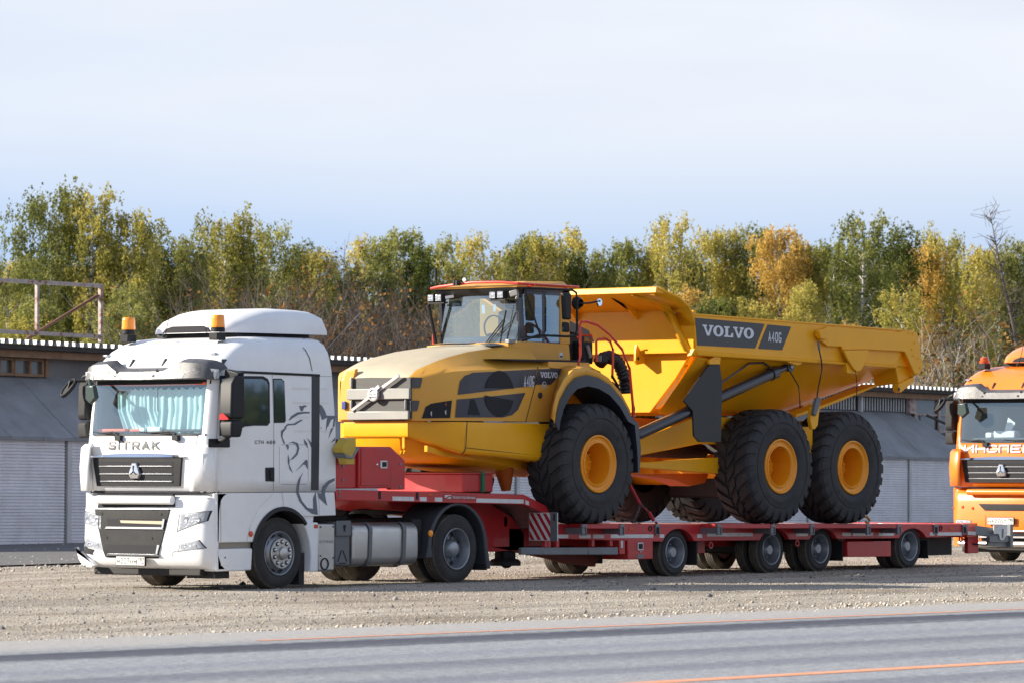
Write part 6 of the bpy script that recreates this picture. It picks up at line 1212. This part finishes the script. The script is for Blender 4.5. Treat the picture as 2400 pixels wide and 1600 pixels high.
# front wall pieces
fw = [(BY, 4.13), (BY, 3.50), (FY(BY), 3.50), (FY(BY), 4.13)]
DB(MB().xbar([(-.42, 4.13), (-.42, 3.51), (2.97, 3.51), (2.97, 4.13)], 9.06, 9.12), 'front_plate', M_yel)
DB(MB().xbar([(-.30, 3.505), (.02, 3.08), (.52, 2.56), (2.03, 2.56), (2.55, 3.08), (2.85, 3.505)], 9.17, 9.23), 'lower_front_plate', M_yel)
DB(MB().box(9.02, -.36, 3.47, 9.16, 2.9, 3.515), 'front_ledge', M_yel, bev=.008)
m = MB(); m.add([(9.06, -.05, 4.13), (9.06, 2.6, 4.13), (8.15, 2.6, 4.40), (8.15, -.05, 4.40), (9.09, -.05, 4.14), (9.09, 2.6, 4.14), (8.17, 2.6, 4.42), (8.17, -.05, 4.42)], [(0, 1, 2, 3), (4, 5, 6, 7), (0, 1, 5, 4), (0, 3, 7, 4), (1, 2, 6, 5)]); DB(m, 'spill_guard', M_yel)
m = MB(); m.ybar([(8.10, 4.37), (8.12, 4.47), (8.30, 4.455), (8.30, 4.36)], -.42, 2.97); DB(m, 'spill_guard_lip', M_yel, bev=.012)
for sg in (0, 1):   # corner ears of the spill guard
    Y = (lambda y: y) if sg == 0 else FY
    m = MB(); m.add([(8.15, Y(-.42), 4.45), (8.62, Y(-.47), 4.32), (8.86, Y(-.47), 4.20), (9.0, Y(-.46), 4.06), (9.06, Y(-.45), 3.9), (9.06, Y(-.05), 3.90), (9.06, Y(-.05), 4.13), (8.15, Y(-.05), 4.40), (9.06, Y(-.42), 3.9)], [(0, 1, 7), (1, 2, 6, 7), (2, 3, 6), (3, 4, 8, 5, 6)])
    o = DB(m, 'corner_ear', M_yel, smooth=20); kk = o.modifiers.new('t', 'SOLIDIFY'); kk.thickness = .03; kk.offset = 0
for y in (.66, 1.85): DB(MB().ybar([(8.33, 4.35), (9.05, 4.14), (9.06, 4.00), (8.98, 4.04), (8.85, 4.14), (8.65, 4.26)], y, y + .03), 'rib', M_yel)
m = MB(); o1 = [(8.16, .22, 4.39), (8.62, .12, 4.28), (8.90, .04, 4.12), (8.95, -.10, 3.85), (8.99, -.30, 3.50)]; o2 = [(8.55, -.10, 4.29), (8.85, -.12, 4.20), (9.055, -.08, 4.05), (9.055, -.20, 3.80), (9.06, -.38, 3.50)]
o = DB(MB().loft([o1, o2], closed=False), 'corner_rib', M_yel, smooth=30); kk = o.modifiers.new('t', 'SOLIDIFY'); kk.thickness = .03; kk.offset = 0
# lift eye
m = MB(); m.ybar([(8.93, 3.54), (8.96, 3.62), (9.0, 3.58), (9.17, 3.40), (9.17, 3.33), (8.97, 3.30), (8.92, 3.36)], .60, .64); le = DB(m, 'lift_eye', M_yel, bev=.004); MB().lathe([(-.002, .001), (-.002, .028)], (8.985, .60, 3.40), 14).build('hole', M_gap, le)
# side bands with bottom flange
for y0, y1 in ((BY, BY + .10), (2.90, 3.0)):
    DB(MB().ybar([(9.05, 4.055), (15.10, 3.935), (15.05, 3.88), (14.60, 3.365), (9.09, 3.50)], y0, y1), 'side_band', M_yel, bev=.012)
DB(MB().loft([[(9.10, BY + .02, 3.52), (9.10, BY - .05, 3.47), (9.10, BY - .04, 3.435), (9.10, BY + .1, 3.42)], [(14.58, BY + .02, 3.395), (14.58, BY - .05, 3.36), (14.58, BY - .04, 3.33), (14.58, BY + .1, 3.31)]]), 'band_flange', M_yel, bev=.006)
DB(MB().ybar([(9.03, 4.05), (15.1, 3.93), (15.1, 3.955), (9.03, 4.08)], BY - .01, BY + .13), 'top_rail', M_yel, bev=.006)
DB(MB().loft([[(9.05, BY - .01, 3.54), (9.15, BY - .015, 3.54), (9.15, BY + .1, 3.54), (9.05, BY + .1, 3.54)], [(9.00, BY + .03, 3.43), (9.18, BY - .01, 3.44), (9.18, BY + .14, 3.42), (9.04, BY + .14, 3.42)]]), 'corner_block', M_yel, bev=.01)
# slanted front flange of the lower side wall
ya, yb2 = BY + .10, .42
def wallpt(x, z, off):
    t_ = (3.47 - z) / (3.47 - 2.56); return (x, BY + .07 + t_ * .80 - off, z - off * .6)
m = MB(); A_ = [wallpt(9.12, 3.46, .07), wallpt(9.13, 3.0, .07), wallpt(9.16, 2.58, .06)]; B_ = [wallpt(9.62, 3.42, .07), wallpt(9.62, 3.0, .07), wallpt(9.55, 2.56, .06)]; C_ = [wallpt(9.65, 3.42, .0), wallpt(9.65, 3.0, .0), wallpt(9.58, 2.56, .0)]
DB(MB().loft([A_, B_, C_], closed=False), 'side_post', M_yel, smooth=20)
# black flap and its bracket
DB(MB().ybar([(x, z) for x, z in [(9.477,3.303),(9.754,3.315),(9.820,3.035),(9.788,2.092),(9.206,2.092),(9.073,2.189),(9.049,2.568),(8.809,2.726)]], -.42, -.39), 'mud_flap', M_flap, bev=.006)
DB(MB().ybar([(x, z) for x, z in [(9.421,3.369),(9.764,3.490),(9.721,3.307),(9.449,3.302)]], -.45, -.40), 'flap_bracket', M_yel, bev=.006)
# hoist bracket under the band
DB(MB().ybar([(x, z) for x, z in [(11.371,3.431),(12.076,3.452),(11.895,3.344),(11.804,3.322),(11.595,3.356)]], -.46, -.30), 'hoist_bracket', M_yel, bev=.01)
# tailgate arm, hanger and rear end
tg = [(x, z) for x, z in [(12.266,3.849),(12.571,3.949),(14.633,3.911),(14.713,3.931),(15.066,3.930),(15.146,3.896),(15.322,3.366),(15.192,3.219),(15.063,3.235),(14.775,3.600),(14.584,3.605),(13.699,3.614),(12.984,3.591),(12.953,3.644),(12.554,3.644),(12.372,3.728),(12.250,3.805)]]
DB(MB().ybar(tg, -.52, -.47), 'tailgate_arm', M_yel, bev=.008)
DB(MB().ybar([(x, FY(0) * 0 + z) for x, z in tg], 3.02, 3.07), 'tailgate_arm', M_yel, bev=.008)
DB(MB().xbar([(-.5, 3.92), (3.05, 3.92), (3.0, 3.2), (-.45, 3.2)], 15.10, 15.18), 'tailgate', M_yel, bev=.01)
DB(MB().ybar([(x, z) for x, z in [(12.941,3.587),(13.649,3.604),(13.504,3.335),(13.404,3.259),(13.295,3.252),(13.218,3.295),(13.064,3.433)]], -.57, -.52), 'hanger_plate', M_yel, bev=.008)
DB(MB().ybar([(x, z) for x, z in [(13.076,3.399),(13.401,3.248),(13.385,3.209),(13.106,3.223)]], -.52, -.44), 'hanger_box', M_yel, bev=.006)
m = MB()
for x, y in [(14.879,3.901),(14.998,3.897),(15.049,3.748),(14.974,3.642),(15.015,3.531),(15.151,3.498),(15.208,3.342),(15.124,3.245),(13.276,3.370),(13.288,3.349),(13.264,3.355)]: m.lathe([(-.525, .014), (-.535, .012), (-.535, .001)], (x, 0, y), 8)
DB(m, 'bolts', M_yel)['kind'] = 'stuff'
DB(MB().loft([[(x, -.38, z) for x, z in [(14.668,3.464),(14.794,3.079),(15.213,3.212),(15.181,3.329),(15.004,3.470)]], [(x, .1, z - .05) for x, z in [(14.668,3.464),(14.794,3.079),(15.213,3.212),(15.181,3.329),(15.004,3.470)]]]), 'rear_corner', M_yel, bev=.01)
DB(MB().ybar([(x, z) for x, z in [(14.723,3.051),(14.765,3.078),(15.193,3.206),(15.199,3.117),(14.802,2.926),(14.732,2.952)]], -.42, -.30), 'rear_lug', M_yel, bev=.012)
DB(MB().lathe([(-.425, .03), (-.425, .001)], ([(14.735,2.983)][0][0], 0, [(14.735,2.983)][0][1]), 12), 'lug_hole', M_gap)
DB(MB().ybar([(12.4, 2.50), (13.13, 2.65), (14.7, 3.03), (14.7, 3.07), (13.13, 2.70), (12.4, 2.55)], .0, .3), 'floor_flange', M_yel, bev=.005)
DB(MB().box(14.0, 1.0, 2.62, 14.25, 1.6, 2.9), 'rear_hinge', M_yel, bev=.01)
# cables and lock parts
cb_ = [(x, -.53, z) for x, z in [(12.271,3.713),(12.301,3.577),(12.364,3.403),(12.376,3.281),(12.321,3.104),(12.253,2.911),(12.235,2.815)]]
DB(MB().tube(cb_, .011, 6), 'cable', M_blk); DB(MB().tube(cb_[:2], .02, 6), 'cable_end', M_grey)
DB(MB().tube([(x, -.57, z) for x, z in [(13.272,3.256),(13.302,3.047),(13.295,2.826)]], .007, 6), 'cable', M_blk)
DB(MB().ybar([(x, z) for x, z in [(12.184,2.552),(12.276,2.807),(12.361,2.822),(12.397,2.747),(12.251,2.518)]], -.50, -.44), 'body_lock', M_grey, bev=.01)
DB(MB().ybar([(x, z) for x, z in [(12.231,2.649),(12.346,2.721),(12.468,2.722),(12.400,2.370),(12.324,2.308),(12.248,2.308),(12.194,2.456)]], -.43, -.36), 'body_prop', M_yel, bev=.008)
DB(MB().ybar([(x, z) for x, z in [(12.234,3.875),(12.370,3.913),(12.477,3.801),(12.461,3.748),(12.279,3.753)]], -.58, -.5), 'arm_bracket', M_yel, bev=.01)
m = MB(); put_poly(m, [[(9.060,4.012),(10.909,3.960),(10.649,3.572),(9.116,3.589)], [(10.986,3.953),(11.631,3.934),(11.382,3.560),(10.725,3.568)]], (0, 0, 0), *SD); DB(MB().add([(x, -.455, z) for x, y, z in m.v], m.f), 'decal', M_decb)
A0, B0 = [(9.247,3.744),(10.609,3.717)]; m = MB(); hgt = [(9.296,3.909)][0][1] - [(9.295,3.743)][0][1]
put_word(m, (A0[0], -.455, A0[1]), B0[0] - A0[0], hgt, *SD, slant=(B0[1] - A0[1]) / (B0[0] - A0[0]) + .0); DB(m, 'decal_letters', M_decw, smooth=0)
A0 = [(11.000,3.688)][0]; A1 = [(11.355,3.681)][0]; m = MB(); put_strokes(m, 'A40G', (A0[0], -.455, A0[1]), A1[0] - A0[0], .155, .021, (1, 0, -.03), (0, 0, 1), (0, -1, 0), gap=.22); DB(m, 'decal_letters', M_decw, smooth=0)

# ================================================================ birch wood behind the garages
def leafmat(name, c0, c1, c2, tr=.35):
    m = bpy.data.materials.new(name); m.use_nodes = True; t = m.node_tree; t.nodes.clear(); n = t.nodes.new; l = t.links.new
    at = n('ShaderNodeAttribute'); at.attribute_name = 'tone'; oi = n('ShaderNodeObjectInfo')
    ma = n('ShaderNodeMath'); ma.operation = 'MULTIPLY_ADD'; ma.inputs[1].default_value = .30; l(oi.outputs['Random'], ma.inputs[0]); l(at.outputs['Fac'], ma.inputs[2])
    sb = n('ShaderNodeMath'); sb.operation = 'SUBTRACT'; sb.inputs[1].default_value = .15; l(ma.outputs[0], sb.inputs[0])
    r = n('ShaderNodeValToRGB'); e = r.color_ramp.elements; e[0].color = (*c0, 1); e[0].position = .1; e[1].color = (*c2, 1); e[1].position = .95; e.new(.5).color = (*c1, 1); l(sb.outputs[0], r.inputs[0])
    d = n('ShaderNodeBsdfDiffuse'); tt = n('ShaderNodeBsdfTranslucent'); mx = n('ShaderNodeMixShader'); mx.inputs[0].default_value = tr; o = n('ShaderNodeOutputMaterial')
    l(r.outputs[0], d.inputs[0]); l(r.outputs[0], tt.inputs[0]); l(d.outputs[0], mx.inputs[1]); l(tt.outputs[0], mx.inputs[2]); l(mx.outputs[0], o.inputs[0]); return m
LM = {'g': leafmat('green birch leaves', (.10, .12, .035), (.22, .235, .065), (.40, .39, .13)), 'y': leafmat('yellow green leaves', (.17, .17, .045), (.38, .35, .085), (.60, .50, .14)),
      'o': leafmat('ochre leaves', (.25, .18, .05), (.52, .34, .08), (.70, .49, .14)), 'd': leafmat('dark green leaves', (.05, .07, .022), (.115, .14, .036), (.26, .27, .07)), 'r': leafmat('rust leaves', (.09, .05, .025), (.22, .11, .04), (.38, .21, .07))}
M_bark = bpy.data.materials.new('birch bark'); M_bark.use_nodes = True
t = M_bark.node_tree; b = t.nodes['Principled BSDF']; c = t.nodes.new('ShaderNodeTexCoord'); mp = t.nodes.new('ShaderNodeMapping'); mp.inputs['Scale'].default_value = (3, 3, 6); q = t.nodes.new('ShaderNodeTexNoise'); q.inputs['Scale'].default_value = 1.2; q.inputs['Detail'].default_value = 6
r = t.nodes.new('ShaderNodeValToRGB'); r.color_ramp.elements[0].position = .42; r.color_ramp.elements[0].color = (.04, .035, .03, 1); r.color_ramp.elements[1].position = .5; r.color_ramp.elements[1].color = (.55, .53, .5, 1)
t.links.new(c.outputs['Object'], mp.inputs[0]); t.links.new(mp.outputs[0], q.inputs[0]); t.links.new(q.outputs[0], r.inputs[0]); t.links.new(r.outputs[0], b.inputs['Base Color']); b.inputs['Roughness'].default_value = .85
M_twig = mat('grey brown twigs', (.105, .085, .075), .9, var=.25, vscale=1); M_pale = mat('pale twigs', (.34, .30, .26), .9); M_dbark = mat('dark bark', (.035, .028, .022), .95)
def leaves(name, P, size, mt, tone, up=.0):
    n = len(P); a = rng.normal(size=(n, 3)); a /= np.linalg.norm(a, axis=1)[:, None]; a[:, 2] *= (1 - up); b_ = np.cross(a, rng.normal(size=(n, 3))); b_ /= np.linalg.norm(b_, axis=1)[:, None]; a /= np.linalg.norm(a, axis=1)[:, None]
    s = size * rng.uniform(.6, 1.3, n)[:, None]; V = np.stack([P - a * s * .5, P + b_ * s * .38, P + a * s * .6, P - b_ * s * .38], 1).reshape(-1, 3)
    me = bpy.data.meshes.new(name); me.vertices.add(n * 4); me.vertices.foreach_set('co', V.ravel()); me.loops.add(n * 4); me.loops.foreach_set('vertex_index', np.arange(n * 4, dtype=np.int32)); me.polygons.add(n)
    me.polygons.foreach_set('loop_start', np.arange(0, n * 4, 4, dtype=np.int32)); me.polygons.foreach_set('loop_total', np.full(n, 4, np.int32)); me.update(calc_edges=True)
    at = me.attributes.new('tone', 'FLOAT', 'POINT'); at.data.foreach_set('value', np.repeat(tone, 4).astype(np.float32)); me.materials.append(mt); return me
def birch(i, H=13., Rc=2.0, n=8500, base=.28, sparse=1.0):
    """one birch: leaning trunk, rising then drooping limbs, leaves in hanging strands"""
    rg = np.random.default_rng(100 + i); tr = MB(); ln = rg.normal(0, .25, 2); pts = [(ln[0] * (k / 8) ** 1.5 + .08 * rg.normal(), ln[1] * (k / 8) ** 1.5 + .08 * rg.normal(), H * .97 * k / 8) for k in range(9)]; pts[0] = (0, 0, -.3)
    tr.tube(pts, [.19 * (1 - .9 * k / 8) for k in range(9)], 6); P = []; T = []
    trunk = lambda z: np.array([np.interp(z, [p[2] for p in pts], [p[j] for p in pts]) for j in range(2)])
    nb = 64; prof = lambda t_: Rc * (np.sin(np.pi * min(1, max(0, t_)) ** .62) ** .8 * .95 + .08)
    for k in range(nb):
        t_ = (k + rg.random()) / nb; z0 = H * (base + (1 - base) * t_ * .95); az = k * 2.4 + rg.normal(0, .5); Lb = prof(1 - t_ * .97) * rg.uniform(.55, 1.18); x0, y0 = trunk(z0)
        rise = Lb * rg.uniform(.5, 1.1) * (1 - t_ * .3); seg = []
        for s_ in np.linspace(0, 1, 7): seg.append((x0 + math.cos(az) * Lb * s_, y0 + math.sin(az) * Lb * s_, z0 + rise * math.sin(s_ * 1.9) * .9))
        tr.tube(seg, [.05 * (1 - .85 * s_) * (1.2 - t_) for s_ in np.linspace(0, 1, 7)], 3, cap=False)
        tone_b = rg.uniform(.25, .75) + .12 * t_; cnt = int(n / nb * (.5 + Lb / Rc * .8) * sparse); ns = max(4, cnt // 18); S_ = np.array(seg)
        for q in range(ns):
            s_ = rg.uniform(.25, 1.0) ** .75 * 6; j = min(5, int(s_)); c0 = S_[j] + (S_[j + 1] - S_[j]) * (s_ - j) + rg.normal(0, .13 + .10 * Lb, 3) * (1, 1, .6)
            m_ = max(2, cnt // ns); d_ = rg.random(m_) ** .8 * rg.uniform(.35, 1.15); pp = c0[None] + np.stack([rg.normal(0, .085, m_), rg.normal(0, .085, m_), -d_], 1)
            P.append(pp); T.append(np.clip(tone_b + rg.normal(0, .13, m_), 0, 1))
    P = np.concatenate(P); T = np.concatenate(T)
    return tr.mesh('trunk', M_bark), leaves('crown', P, .135, LM['g'], T)
BV = [birch(0, 13, 2.6, 19000), birch(1, 13, 1.7, 13000, .38), birch(2, 13, 1.45, 11000, .35, .85), birch(3, 13, 2.0, 14500, .36), birch(4, 13, 1.3, 9500, .42), birch(5, 13, 2.2, 14000, .40, .75), birch(6, 13, 1.75, 13000, .34)]
def bare(i, H=8., spread=1.3, m_=None, leaf=0, lm='r'):
    rg = np.random.default_rng(300 + i); tr = MB(); LP = []
    def grow(p, d, L_, r, dep):
        q = []; c0 = Vector(p); d = Vector(d)
        for s_ in range(4): q.append(tuple(c0)); d = (d + Vector(rg.normal(0, .10, 3)) + Vector((0, 0, .05))).normalized(); c0 = c0 + d * L_ / 3
        tr.tube(q, [r, r * .85, r * .7, r * .5], 3 if dep else 5, cap=False)
        if dep == 3:
            if leaf and rg.random() < leaf: LP.extend([np.array(q[3]) + rg.normal(0, .12, 3) for _ in range(3)])
            return
        for b_ in range(4 if dep == 0 else 4):
            f = rg.uniform(.25, 1); j = min(2, int(f * 3)); pp = Vector(q[j]).lerp(Vector(q[j + 1]), f * 3 - j); nd = (d + Vector(rg.normal(0, .42, 3)) * spread * .8); nd.z = abs(nd.z) * .8 + .35; grow(pp, nd.normalized(), L_ * rg.uniform(.45, .7), r * .5, dep + 1)
    for k in range(5): grow((rg.normal(0, .25), rg.normal(0, .25), -.2), (rg.normal(0, .2), rg.normal(0, .2), 1), H * rg.uniform(.5, .72), .05, 0)
    return tr.mesh('stems', m_ or M_twig), (leaves('leaves', np.array(LP), .15, LM[lm], rg.random(len(LP))) if LP else None)
SV = [bare(0), bare(1, leaf=.15), bare(2, leaf=.25), bare(3, spread=1.6), bare(4, m_=M_pale, leaf=.0, spread=1.5), bare(5, leaf=.6)]
CR_ = Vector((math.sin(R(39)), -math.cos(R(39)), 0)); CF = Vector((math.cos(R(39)), math.sin(R(39)), 0))
def groundpt(px, d): p = CAM + CF * d + CR_ * ((px - 1200) / 10500 * d); return (p.x, p.y, 0)
def topz(y, d): return 1.758 + (1085 - y) / 10500 * d
TH = .965
ORD = ['first', 'second', 'third', 'fourth', 'fifth', 'sixth', 'seventh', 'eighth', 'ninth', 'tenth', 'eleventh', 'twelfth', 'thirteenth', 'fourteenth', 'fifteenth', 'sixteenth', 'seventeenth', 'eighteenth', 'nineteenth', 'twentieth']
ORD_ = list(ORD[:9])
ORD += ['twenty-' + o for o in ORD[:9]] + ['thirtieth'] + ['thirty-' + o for o in ORD[:9]] + ['fortieth'] + ['forty-' + o for o in ORD[:9]] + ['fiftieth'] + ['fifty-' + o for o in ORD[:9]]
def plant(px, ytop, wpx, kind, d, v, label, group, cat='birch', name='birch_tree', dz=0):
    H = topz(ytop, d) * TH; tm_, cm = BV[v]; Rv = [2.6, 1.7, 1.45, 2.0, 1.3, 2.2, 1.75][v]; sz = H / 13.0; sw = min(1.5, max(.6, wpx / 10500 * d / (2 * Rv * .95)))
    T = thing(name, label, cat, groundpt(px, d), rng.uniform(0, 6.28), group, local=True); T.scale = (sw, sw, sz)
    a = link_mesh('trunk', tm_, T); c_ = link_mesh('crown', cm, T); c_.material_slots[0].link = 'OBJECT'; c_.material_slots[0].material = LM[kind]; return T
TL = [(25, 590, 90, 'g', 0), (112, 426, 185, 'g', 0), (160, 500, 90, 'd', 3), (215, 424, 115, 'y', 5), (262, 520, 80, 'g', 1), (302, 462, 135, 'y', 3), (352, 515, 80, 'g', 1), (428, 555, 90, 'g', 1), (450, 520, 70, 'g', 2), (518, 484, 155, 'y', 0), (588, 525, 70, 'g', 2), (640, 515, 130, 'g', 5), (695, 540, 90, 'd', 1), (738, 558, 115, 'y', 3), (800, 600, 70, 'd', 1), (852, 525, 80, 'y', 2), (897, 530, 60, 'g', 4), (946, 508, 100, 'g', 3), (995, 545, 90, 'd', 1), (1042, 545, 70, 'g', 5), (1068, 585, 55, 'g', 4),
      (1112, 538, 100, 'y', 5), (1178, 555, 80, 'y', 1), (1212, 535, 70, 'g', 1), (1250, 518, 95, 'y', 3), (1290, 545, 70, 'o', 4), (1328, 500, 95, 'y', 2), (1362, 560, 90, 'd', 1), (1415, 555, 75, 'g', 2), (1478, 535, 105, 'g', 3), (1525, 545, 90, 'y', 1), (1572, 493, 120, 'y', 5), (1615, 560, 70, 'g', 1), (1662, 508, 115, 'y', 3), (1722, 505, 95, 'y', 1), (1790, 503, 90, 'g', 1), (1828, 503, 95, 'o', 3), (1862, 535, 80, 'o', 1), (1905, 545, 80, 'y', 1), (1950, 540, 110, 'g', 3), (2025, 488, 165, 'g', 5), (2098, 500, 115, 'd', 1), (2155, 548, 95, 'o', 3), (2215, 530, 130, 'y', 0), (2290, 552, 110, 'y', 3), (2345, 560, 100, 'g', 3), (2392, 535, 90, 'g', 1), (2440, 540, 110, 'y', 1)]
NMC = {'g': 'green', 'y': 'yellow-green', 'o': 'ochre orange', 'd': 'dark green'}
for i, (px, yt, w_, k_, v) in enumerate(TL):
    d = 172 + 40 * px / 2400 + rng.uniform(-4, 6)
    plant(px, yt, w_ * 1.0, k_, d, v, f'{NMC[k_]} birch, {ORD[i]} from the left in the front of the treeline', 'birches along the front of the treeline')
for i in range(58):
    px = -60 + 2560 * (i + rng.uniform(-.3, .3)) / 58; d = 200 + 40 * px / 2400 + rng.uniform(0, 14); k_ = 'gydgod'[rng.integers(0, 6)] if px > 1000 else 'gdgydg'[rng.integers(0, 6)]
    lo = float(np.interp(px, [0, 250, 420, 520, 800, 1060, 1400, 1800, 2100, 2400], [560, 560, 620, 560, 650, 640, 610, 570, 560, 600]))
    plant(px, lo + rng.uniform(-10, 50), rng.uniform(95, 150), k_, d, int(rng.integers(0, 7)), f'{NMC[k_]} birch half hidden in the second row, {ORD[i]} there from the left', 'birches in the second row of the treeline')
YP = sorted([(1100 + 1340 * (i + rng.random()) / 26) if i < 20 else (380 + rng.uniform(-380, 200)) for i in range(26) if i > 19 or i % 2])
for i, px in enumerate(YP):   # shorter trees in front of the wood, mostly on the right
    kk_ = 'yogydy'[rng.integers(0, 6)] if px > 1000 else 'gdy'[rng.integers(0, 3)]; d = 160 + 40 * px / 2400 + rng.uniform(-3, 3)
    plant(px, rng.uniform(640, 740), rng.uniform(80, 120), kk_, d, int(rng.integers(1, 7)), f'short {NMC[kk_]} young birch, {ORD[i]} from the left below the treeline', 'young birches in front of the treeline', name='young_birch')
nb_ = 0
for i in range(46):
    px = 420 + 1030 * (i + rng.uniform(-.4, .4)) / 46; d = 150 + 35 * px / 2400 + rng.uniform(-5, 5); yt = float(np.interp(px, [420, 520, 600, 700, 850, 960, 1060, 1200, 1450], [760, 640, 612, 640, 640, 655, 640, 690, 700])) + rng.uniform(-15, 45)
    if px > 1250 and i % 2: continue
    v = [0, 1, 3, 1, 2, 0][rng.integers(0, 6)] if px < 800 or px > 1010 else [2, 5, 5, 1][rng.integers(0, 4)]
    nb_ += 1; T = thing('bare_bush', f'leafless grey brown bush, {ORD[nb_ - 1]} from the left in the thicket', 'bush', groundpt(px, d), rng.uniform(0, 6.28), 'bare bushes in the thicket before the treeline', local=True); H = topz(yt, d); T.scale = (1.0, 1.0, H / 8.6)
    link_mesh('stems', SV[v][0], T)
    if SV[v][1]: link_mesh('leaves', SV[v][1], T)
for px, yt, v, sc_, d, lb in ((2030, 738, 4, .8, 150, 'pale leafless bush showing its twig tips above the tail of the dump body'), (2130, 700, 4, .9, 152, 'pale leafless bush right behind the rear edge of the dump body'), (2230, 735, 4, 1.2, 150, 'pale leaning leafless bush above the right end of the garages'), (2370, 700, 5, 1.3, 148, 'bush with rust orange leaves above the orange truck'), (2310, 760, 5, 1.0, 146, 'low bush with rust leaves left of the orange truck roof'), (2425, 690, 5, 1.4, 150, 'rust leaved bush at the right picture edge')):
    T = thing('bare_bush', lb, 'bush', groundpt(px, d), rng.uniform(0, 6.28), None, local=True); T.scale = (sc_, sc_, topz(yt, d) / 8.6); link_mesh('stems', SV[v][0], T)
    if SV[v][1]: link_mesh('leaves', SV[v][1], T)
# tall dead tree at the right
d = 150; mb = MB(); rg_ = np.random.default_rng(5); pth = [(2420, 1150), (2405, 950), (2392, 860), (2375, 760), (2350, 650), (2335, 570), (2320, 490)]; P3 = [Vector(groundpt(x, d)) + Vector((0, 0, topz(y, d))) for x, y in pth]
mb.tube([tuple(p) for p in P3], [.10, .085, .072, .055, .034, .02, .008], 6)
for k in range(75):
    f = rg_.uniform(1, 5.9); j = int(f); p = P3[j].lerp(P3[j + 1], f - j); s_ = rg_.choice([-1, 1]); L_ = rg_.uniform(.4, 1.7) * (1.25 - f / 6.5); q = [p]
    dr = (CR_ * s_ * rg_.uniform(.4, 1) + CF * rg_.normal(0, .5) + Vector((0, 0, rg_.uniform(.3, 1.2)))).normalized()
    for a in range(4): q.append(q[-1] + dr * L_ / 4); dr = (dr + Vector(rg_.normal(0, .2, 3)) + Vector((0, 0, .05))).normalized()
    mb.tube([tuple(a) for a in q], [.016, .013, .01, .007, .004], 4, cap=False)
    for a in range(2): e = q[2 + a] + Vector(rg_.normal(0, .3, 3)); mb.tube([tuple(q[2 + a]), tuple(e)], .006, 3, cap=False)
dt = thing('dead_tree', 'tall thin leafless tree leaning at the right edge of the wood', 'dead tree', groundpt(2420, d)); mb.build('trunk', M_twig, dt)
# deep part of the wood, one mass
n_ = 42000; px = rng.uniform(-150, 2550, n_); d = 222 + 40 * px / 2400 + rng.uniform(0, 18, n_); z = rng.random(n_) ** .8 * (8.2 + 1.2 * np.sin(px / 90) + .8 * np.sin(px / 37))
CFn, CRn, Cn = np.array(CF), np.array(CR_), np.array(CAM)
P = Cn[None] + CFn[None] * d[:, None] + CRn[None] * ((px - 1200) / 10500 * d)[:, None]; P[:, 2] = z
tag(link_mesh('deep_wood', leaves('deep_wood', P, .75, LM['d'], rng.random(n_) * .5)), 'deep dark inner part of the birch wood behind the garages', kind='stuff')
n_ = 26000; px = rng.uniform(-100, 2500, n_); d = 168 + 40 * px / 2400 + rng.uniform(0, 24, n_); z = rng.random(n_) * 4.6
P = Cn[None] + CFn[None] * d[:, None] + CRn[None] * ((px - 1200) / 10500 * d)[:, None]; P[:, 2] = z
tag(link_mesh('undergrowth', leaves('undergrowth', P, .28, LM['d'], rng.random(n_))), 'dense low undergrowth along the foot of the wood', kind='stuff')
# the wood on the other side of the road, seen only in the glass and paint
n_ = 24000; u = rng.uniform(-40, 230, n_); z = rng.random(n_) ** .8 * (5.2 + 1.5 * np.sin(u / 5.1) + 1.0 * np.sin(u / 2.3)); P = np.stack([u, -88 + rng.uniform(0, 8, n_), z], 1)
tag(link_mesh('roadside_wood', leaves('roadside_wood', P, .8, LM['d'], rng.random(n_) * .7)), 'low green wood across the road behind the viewer', kind='stuff')
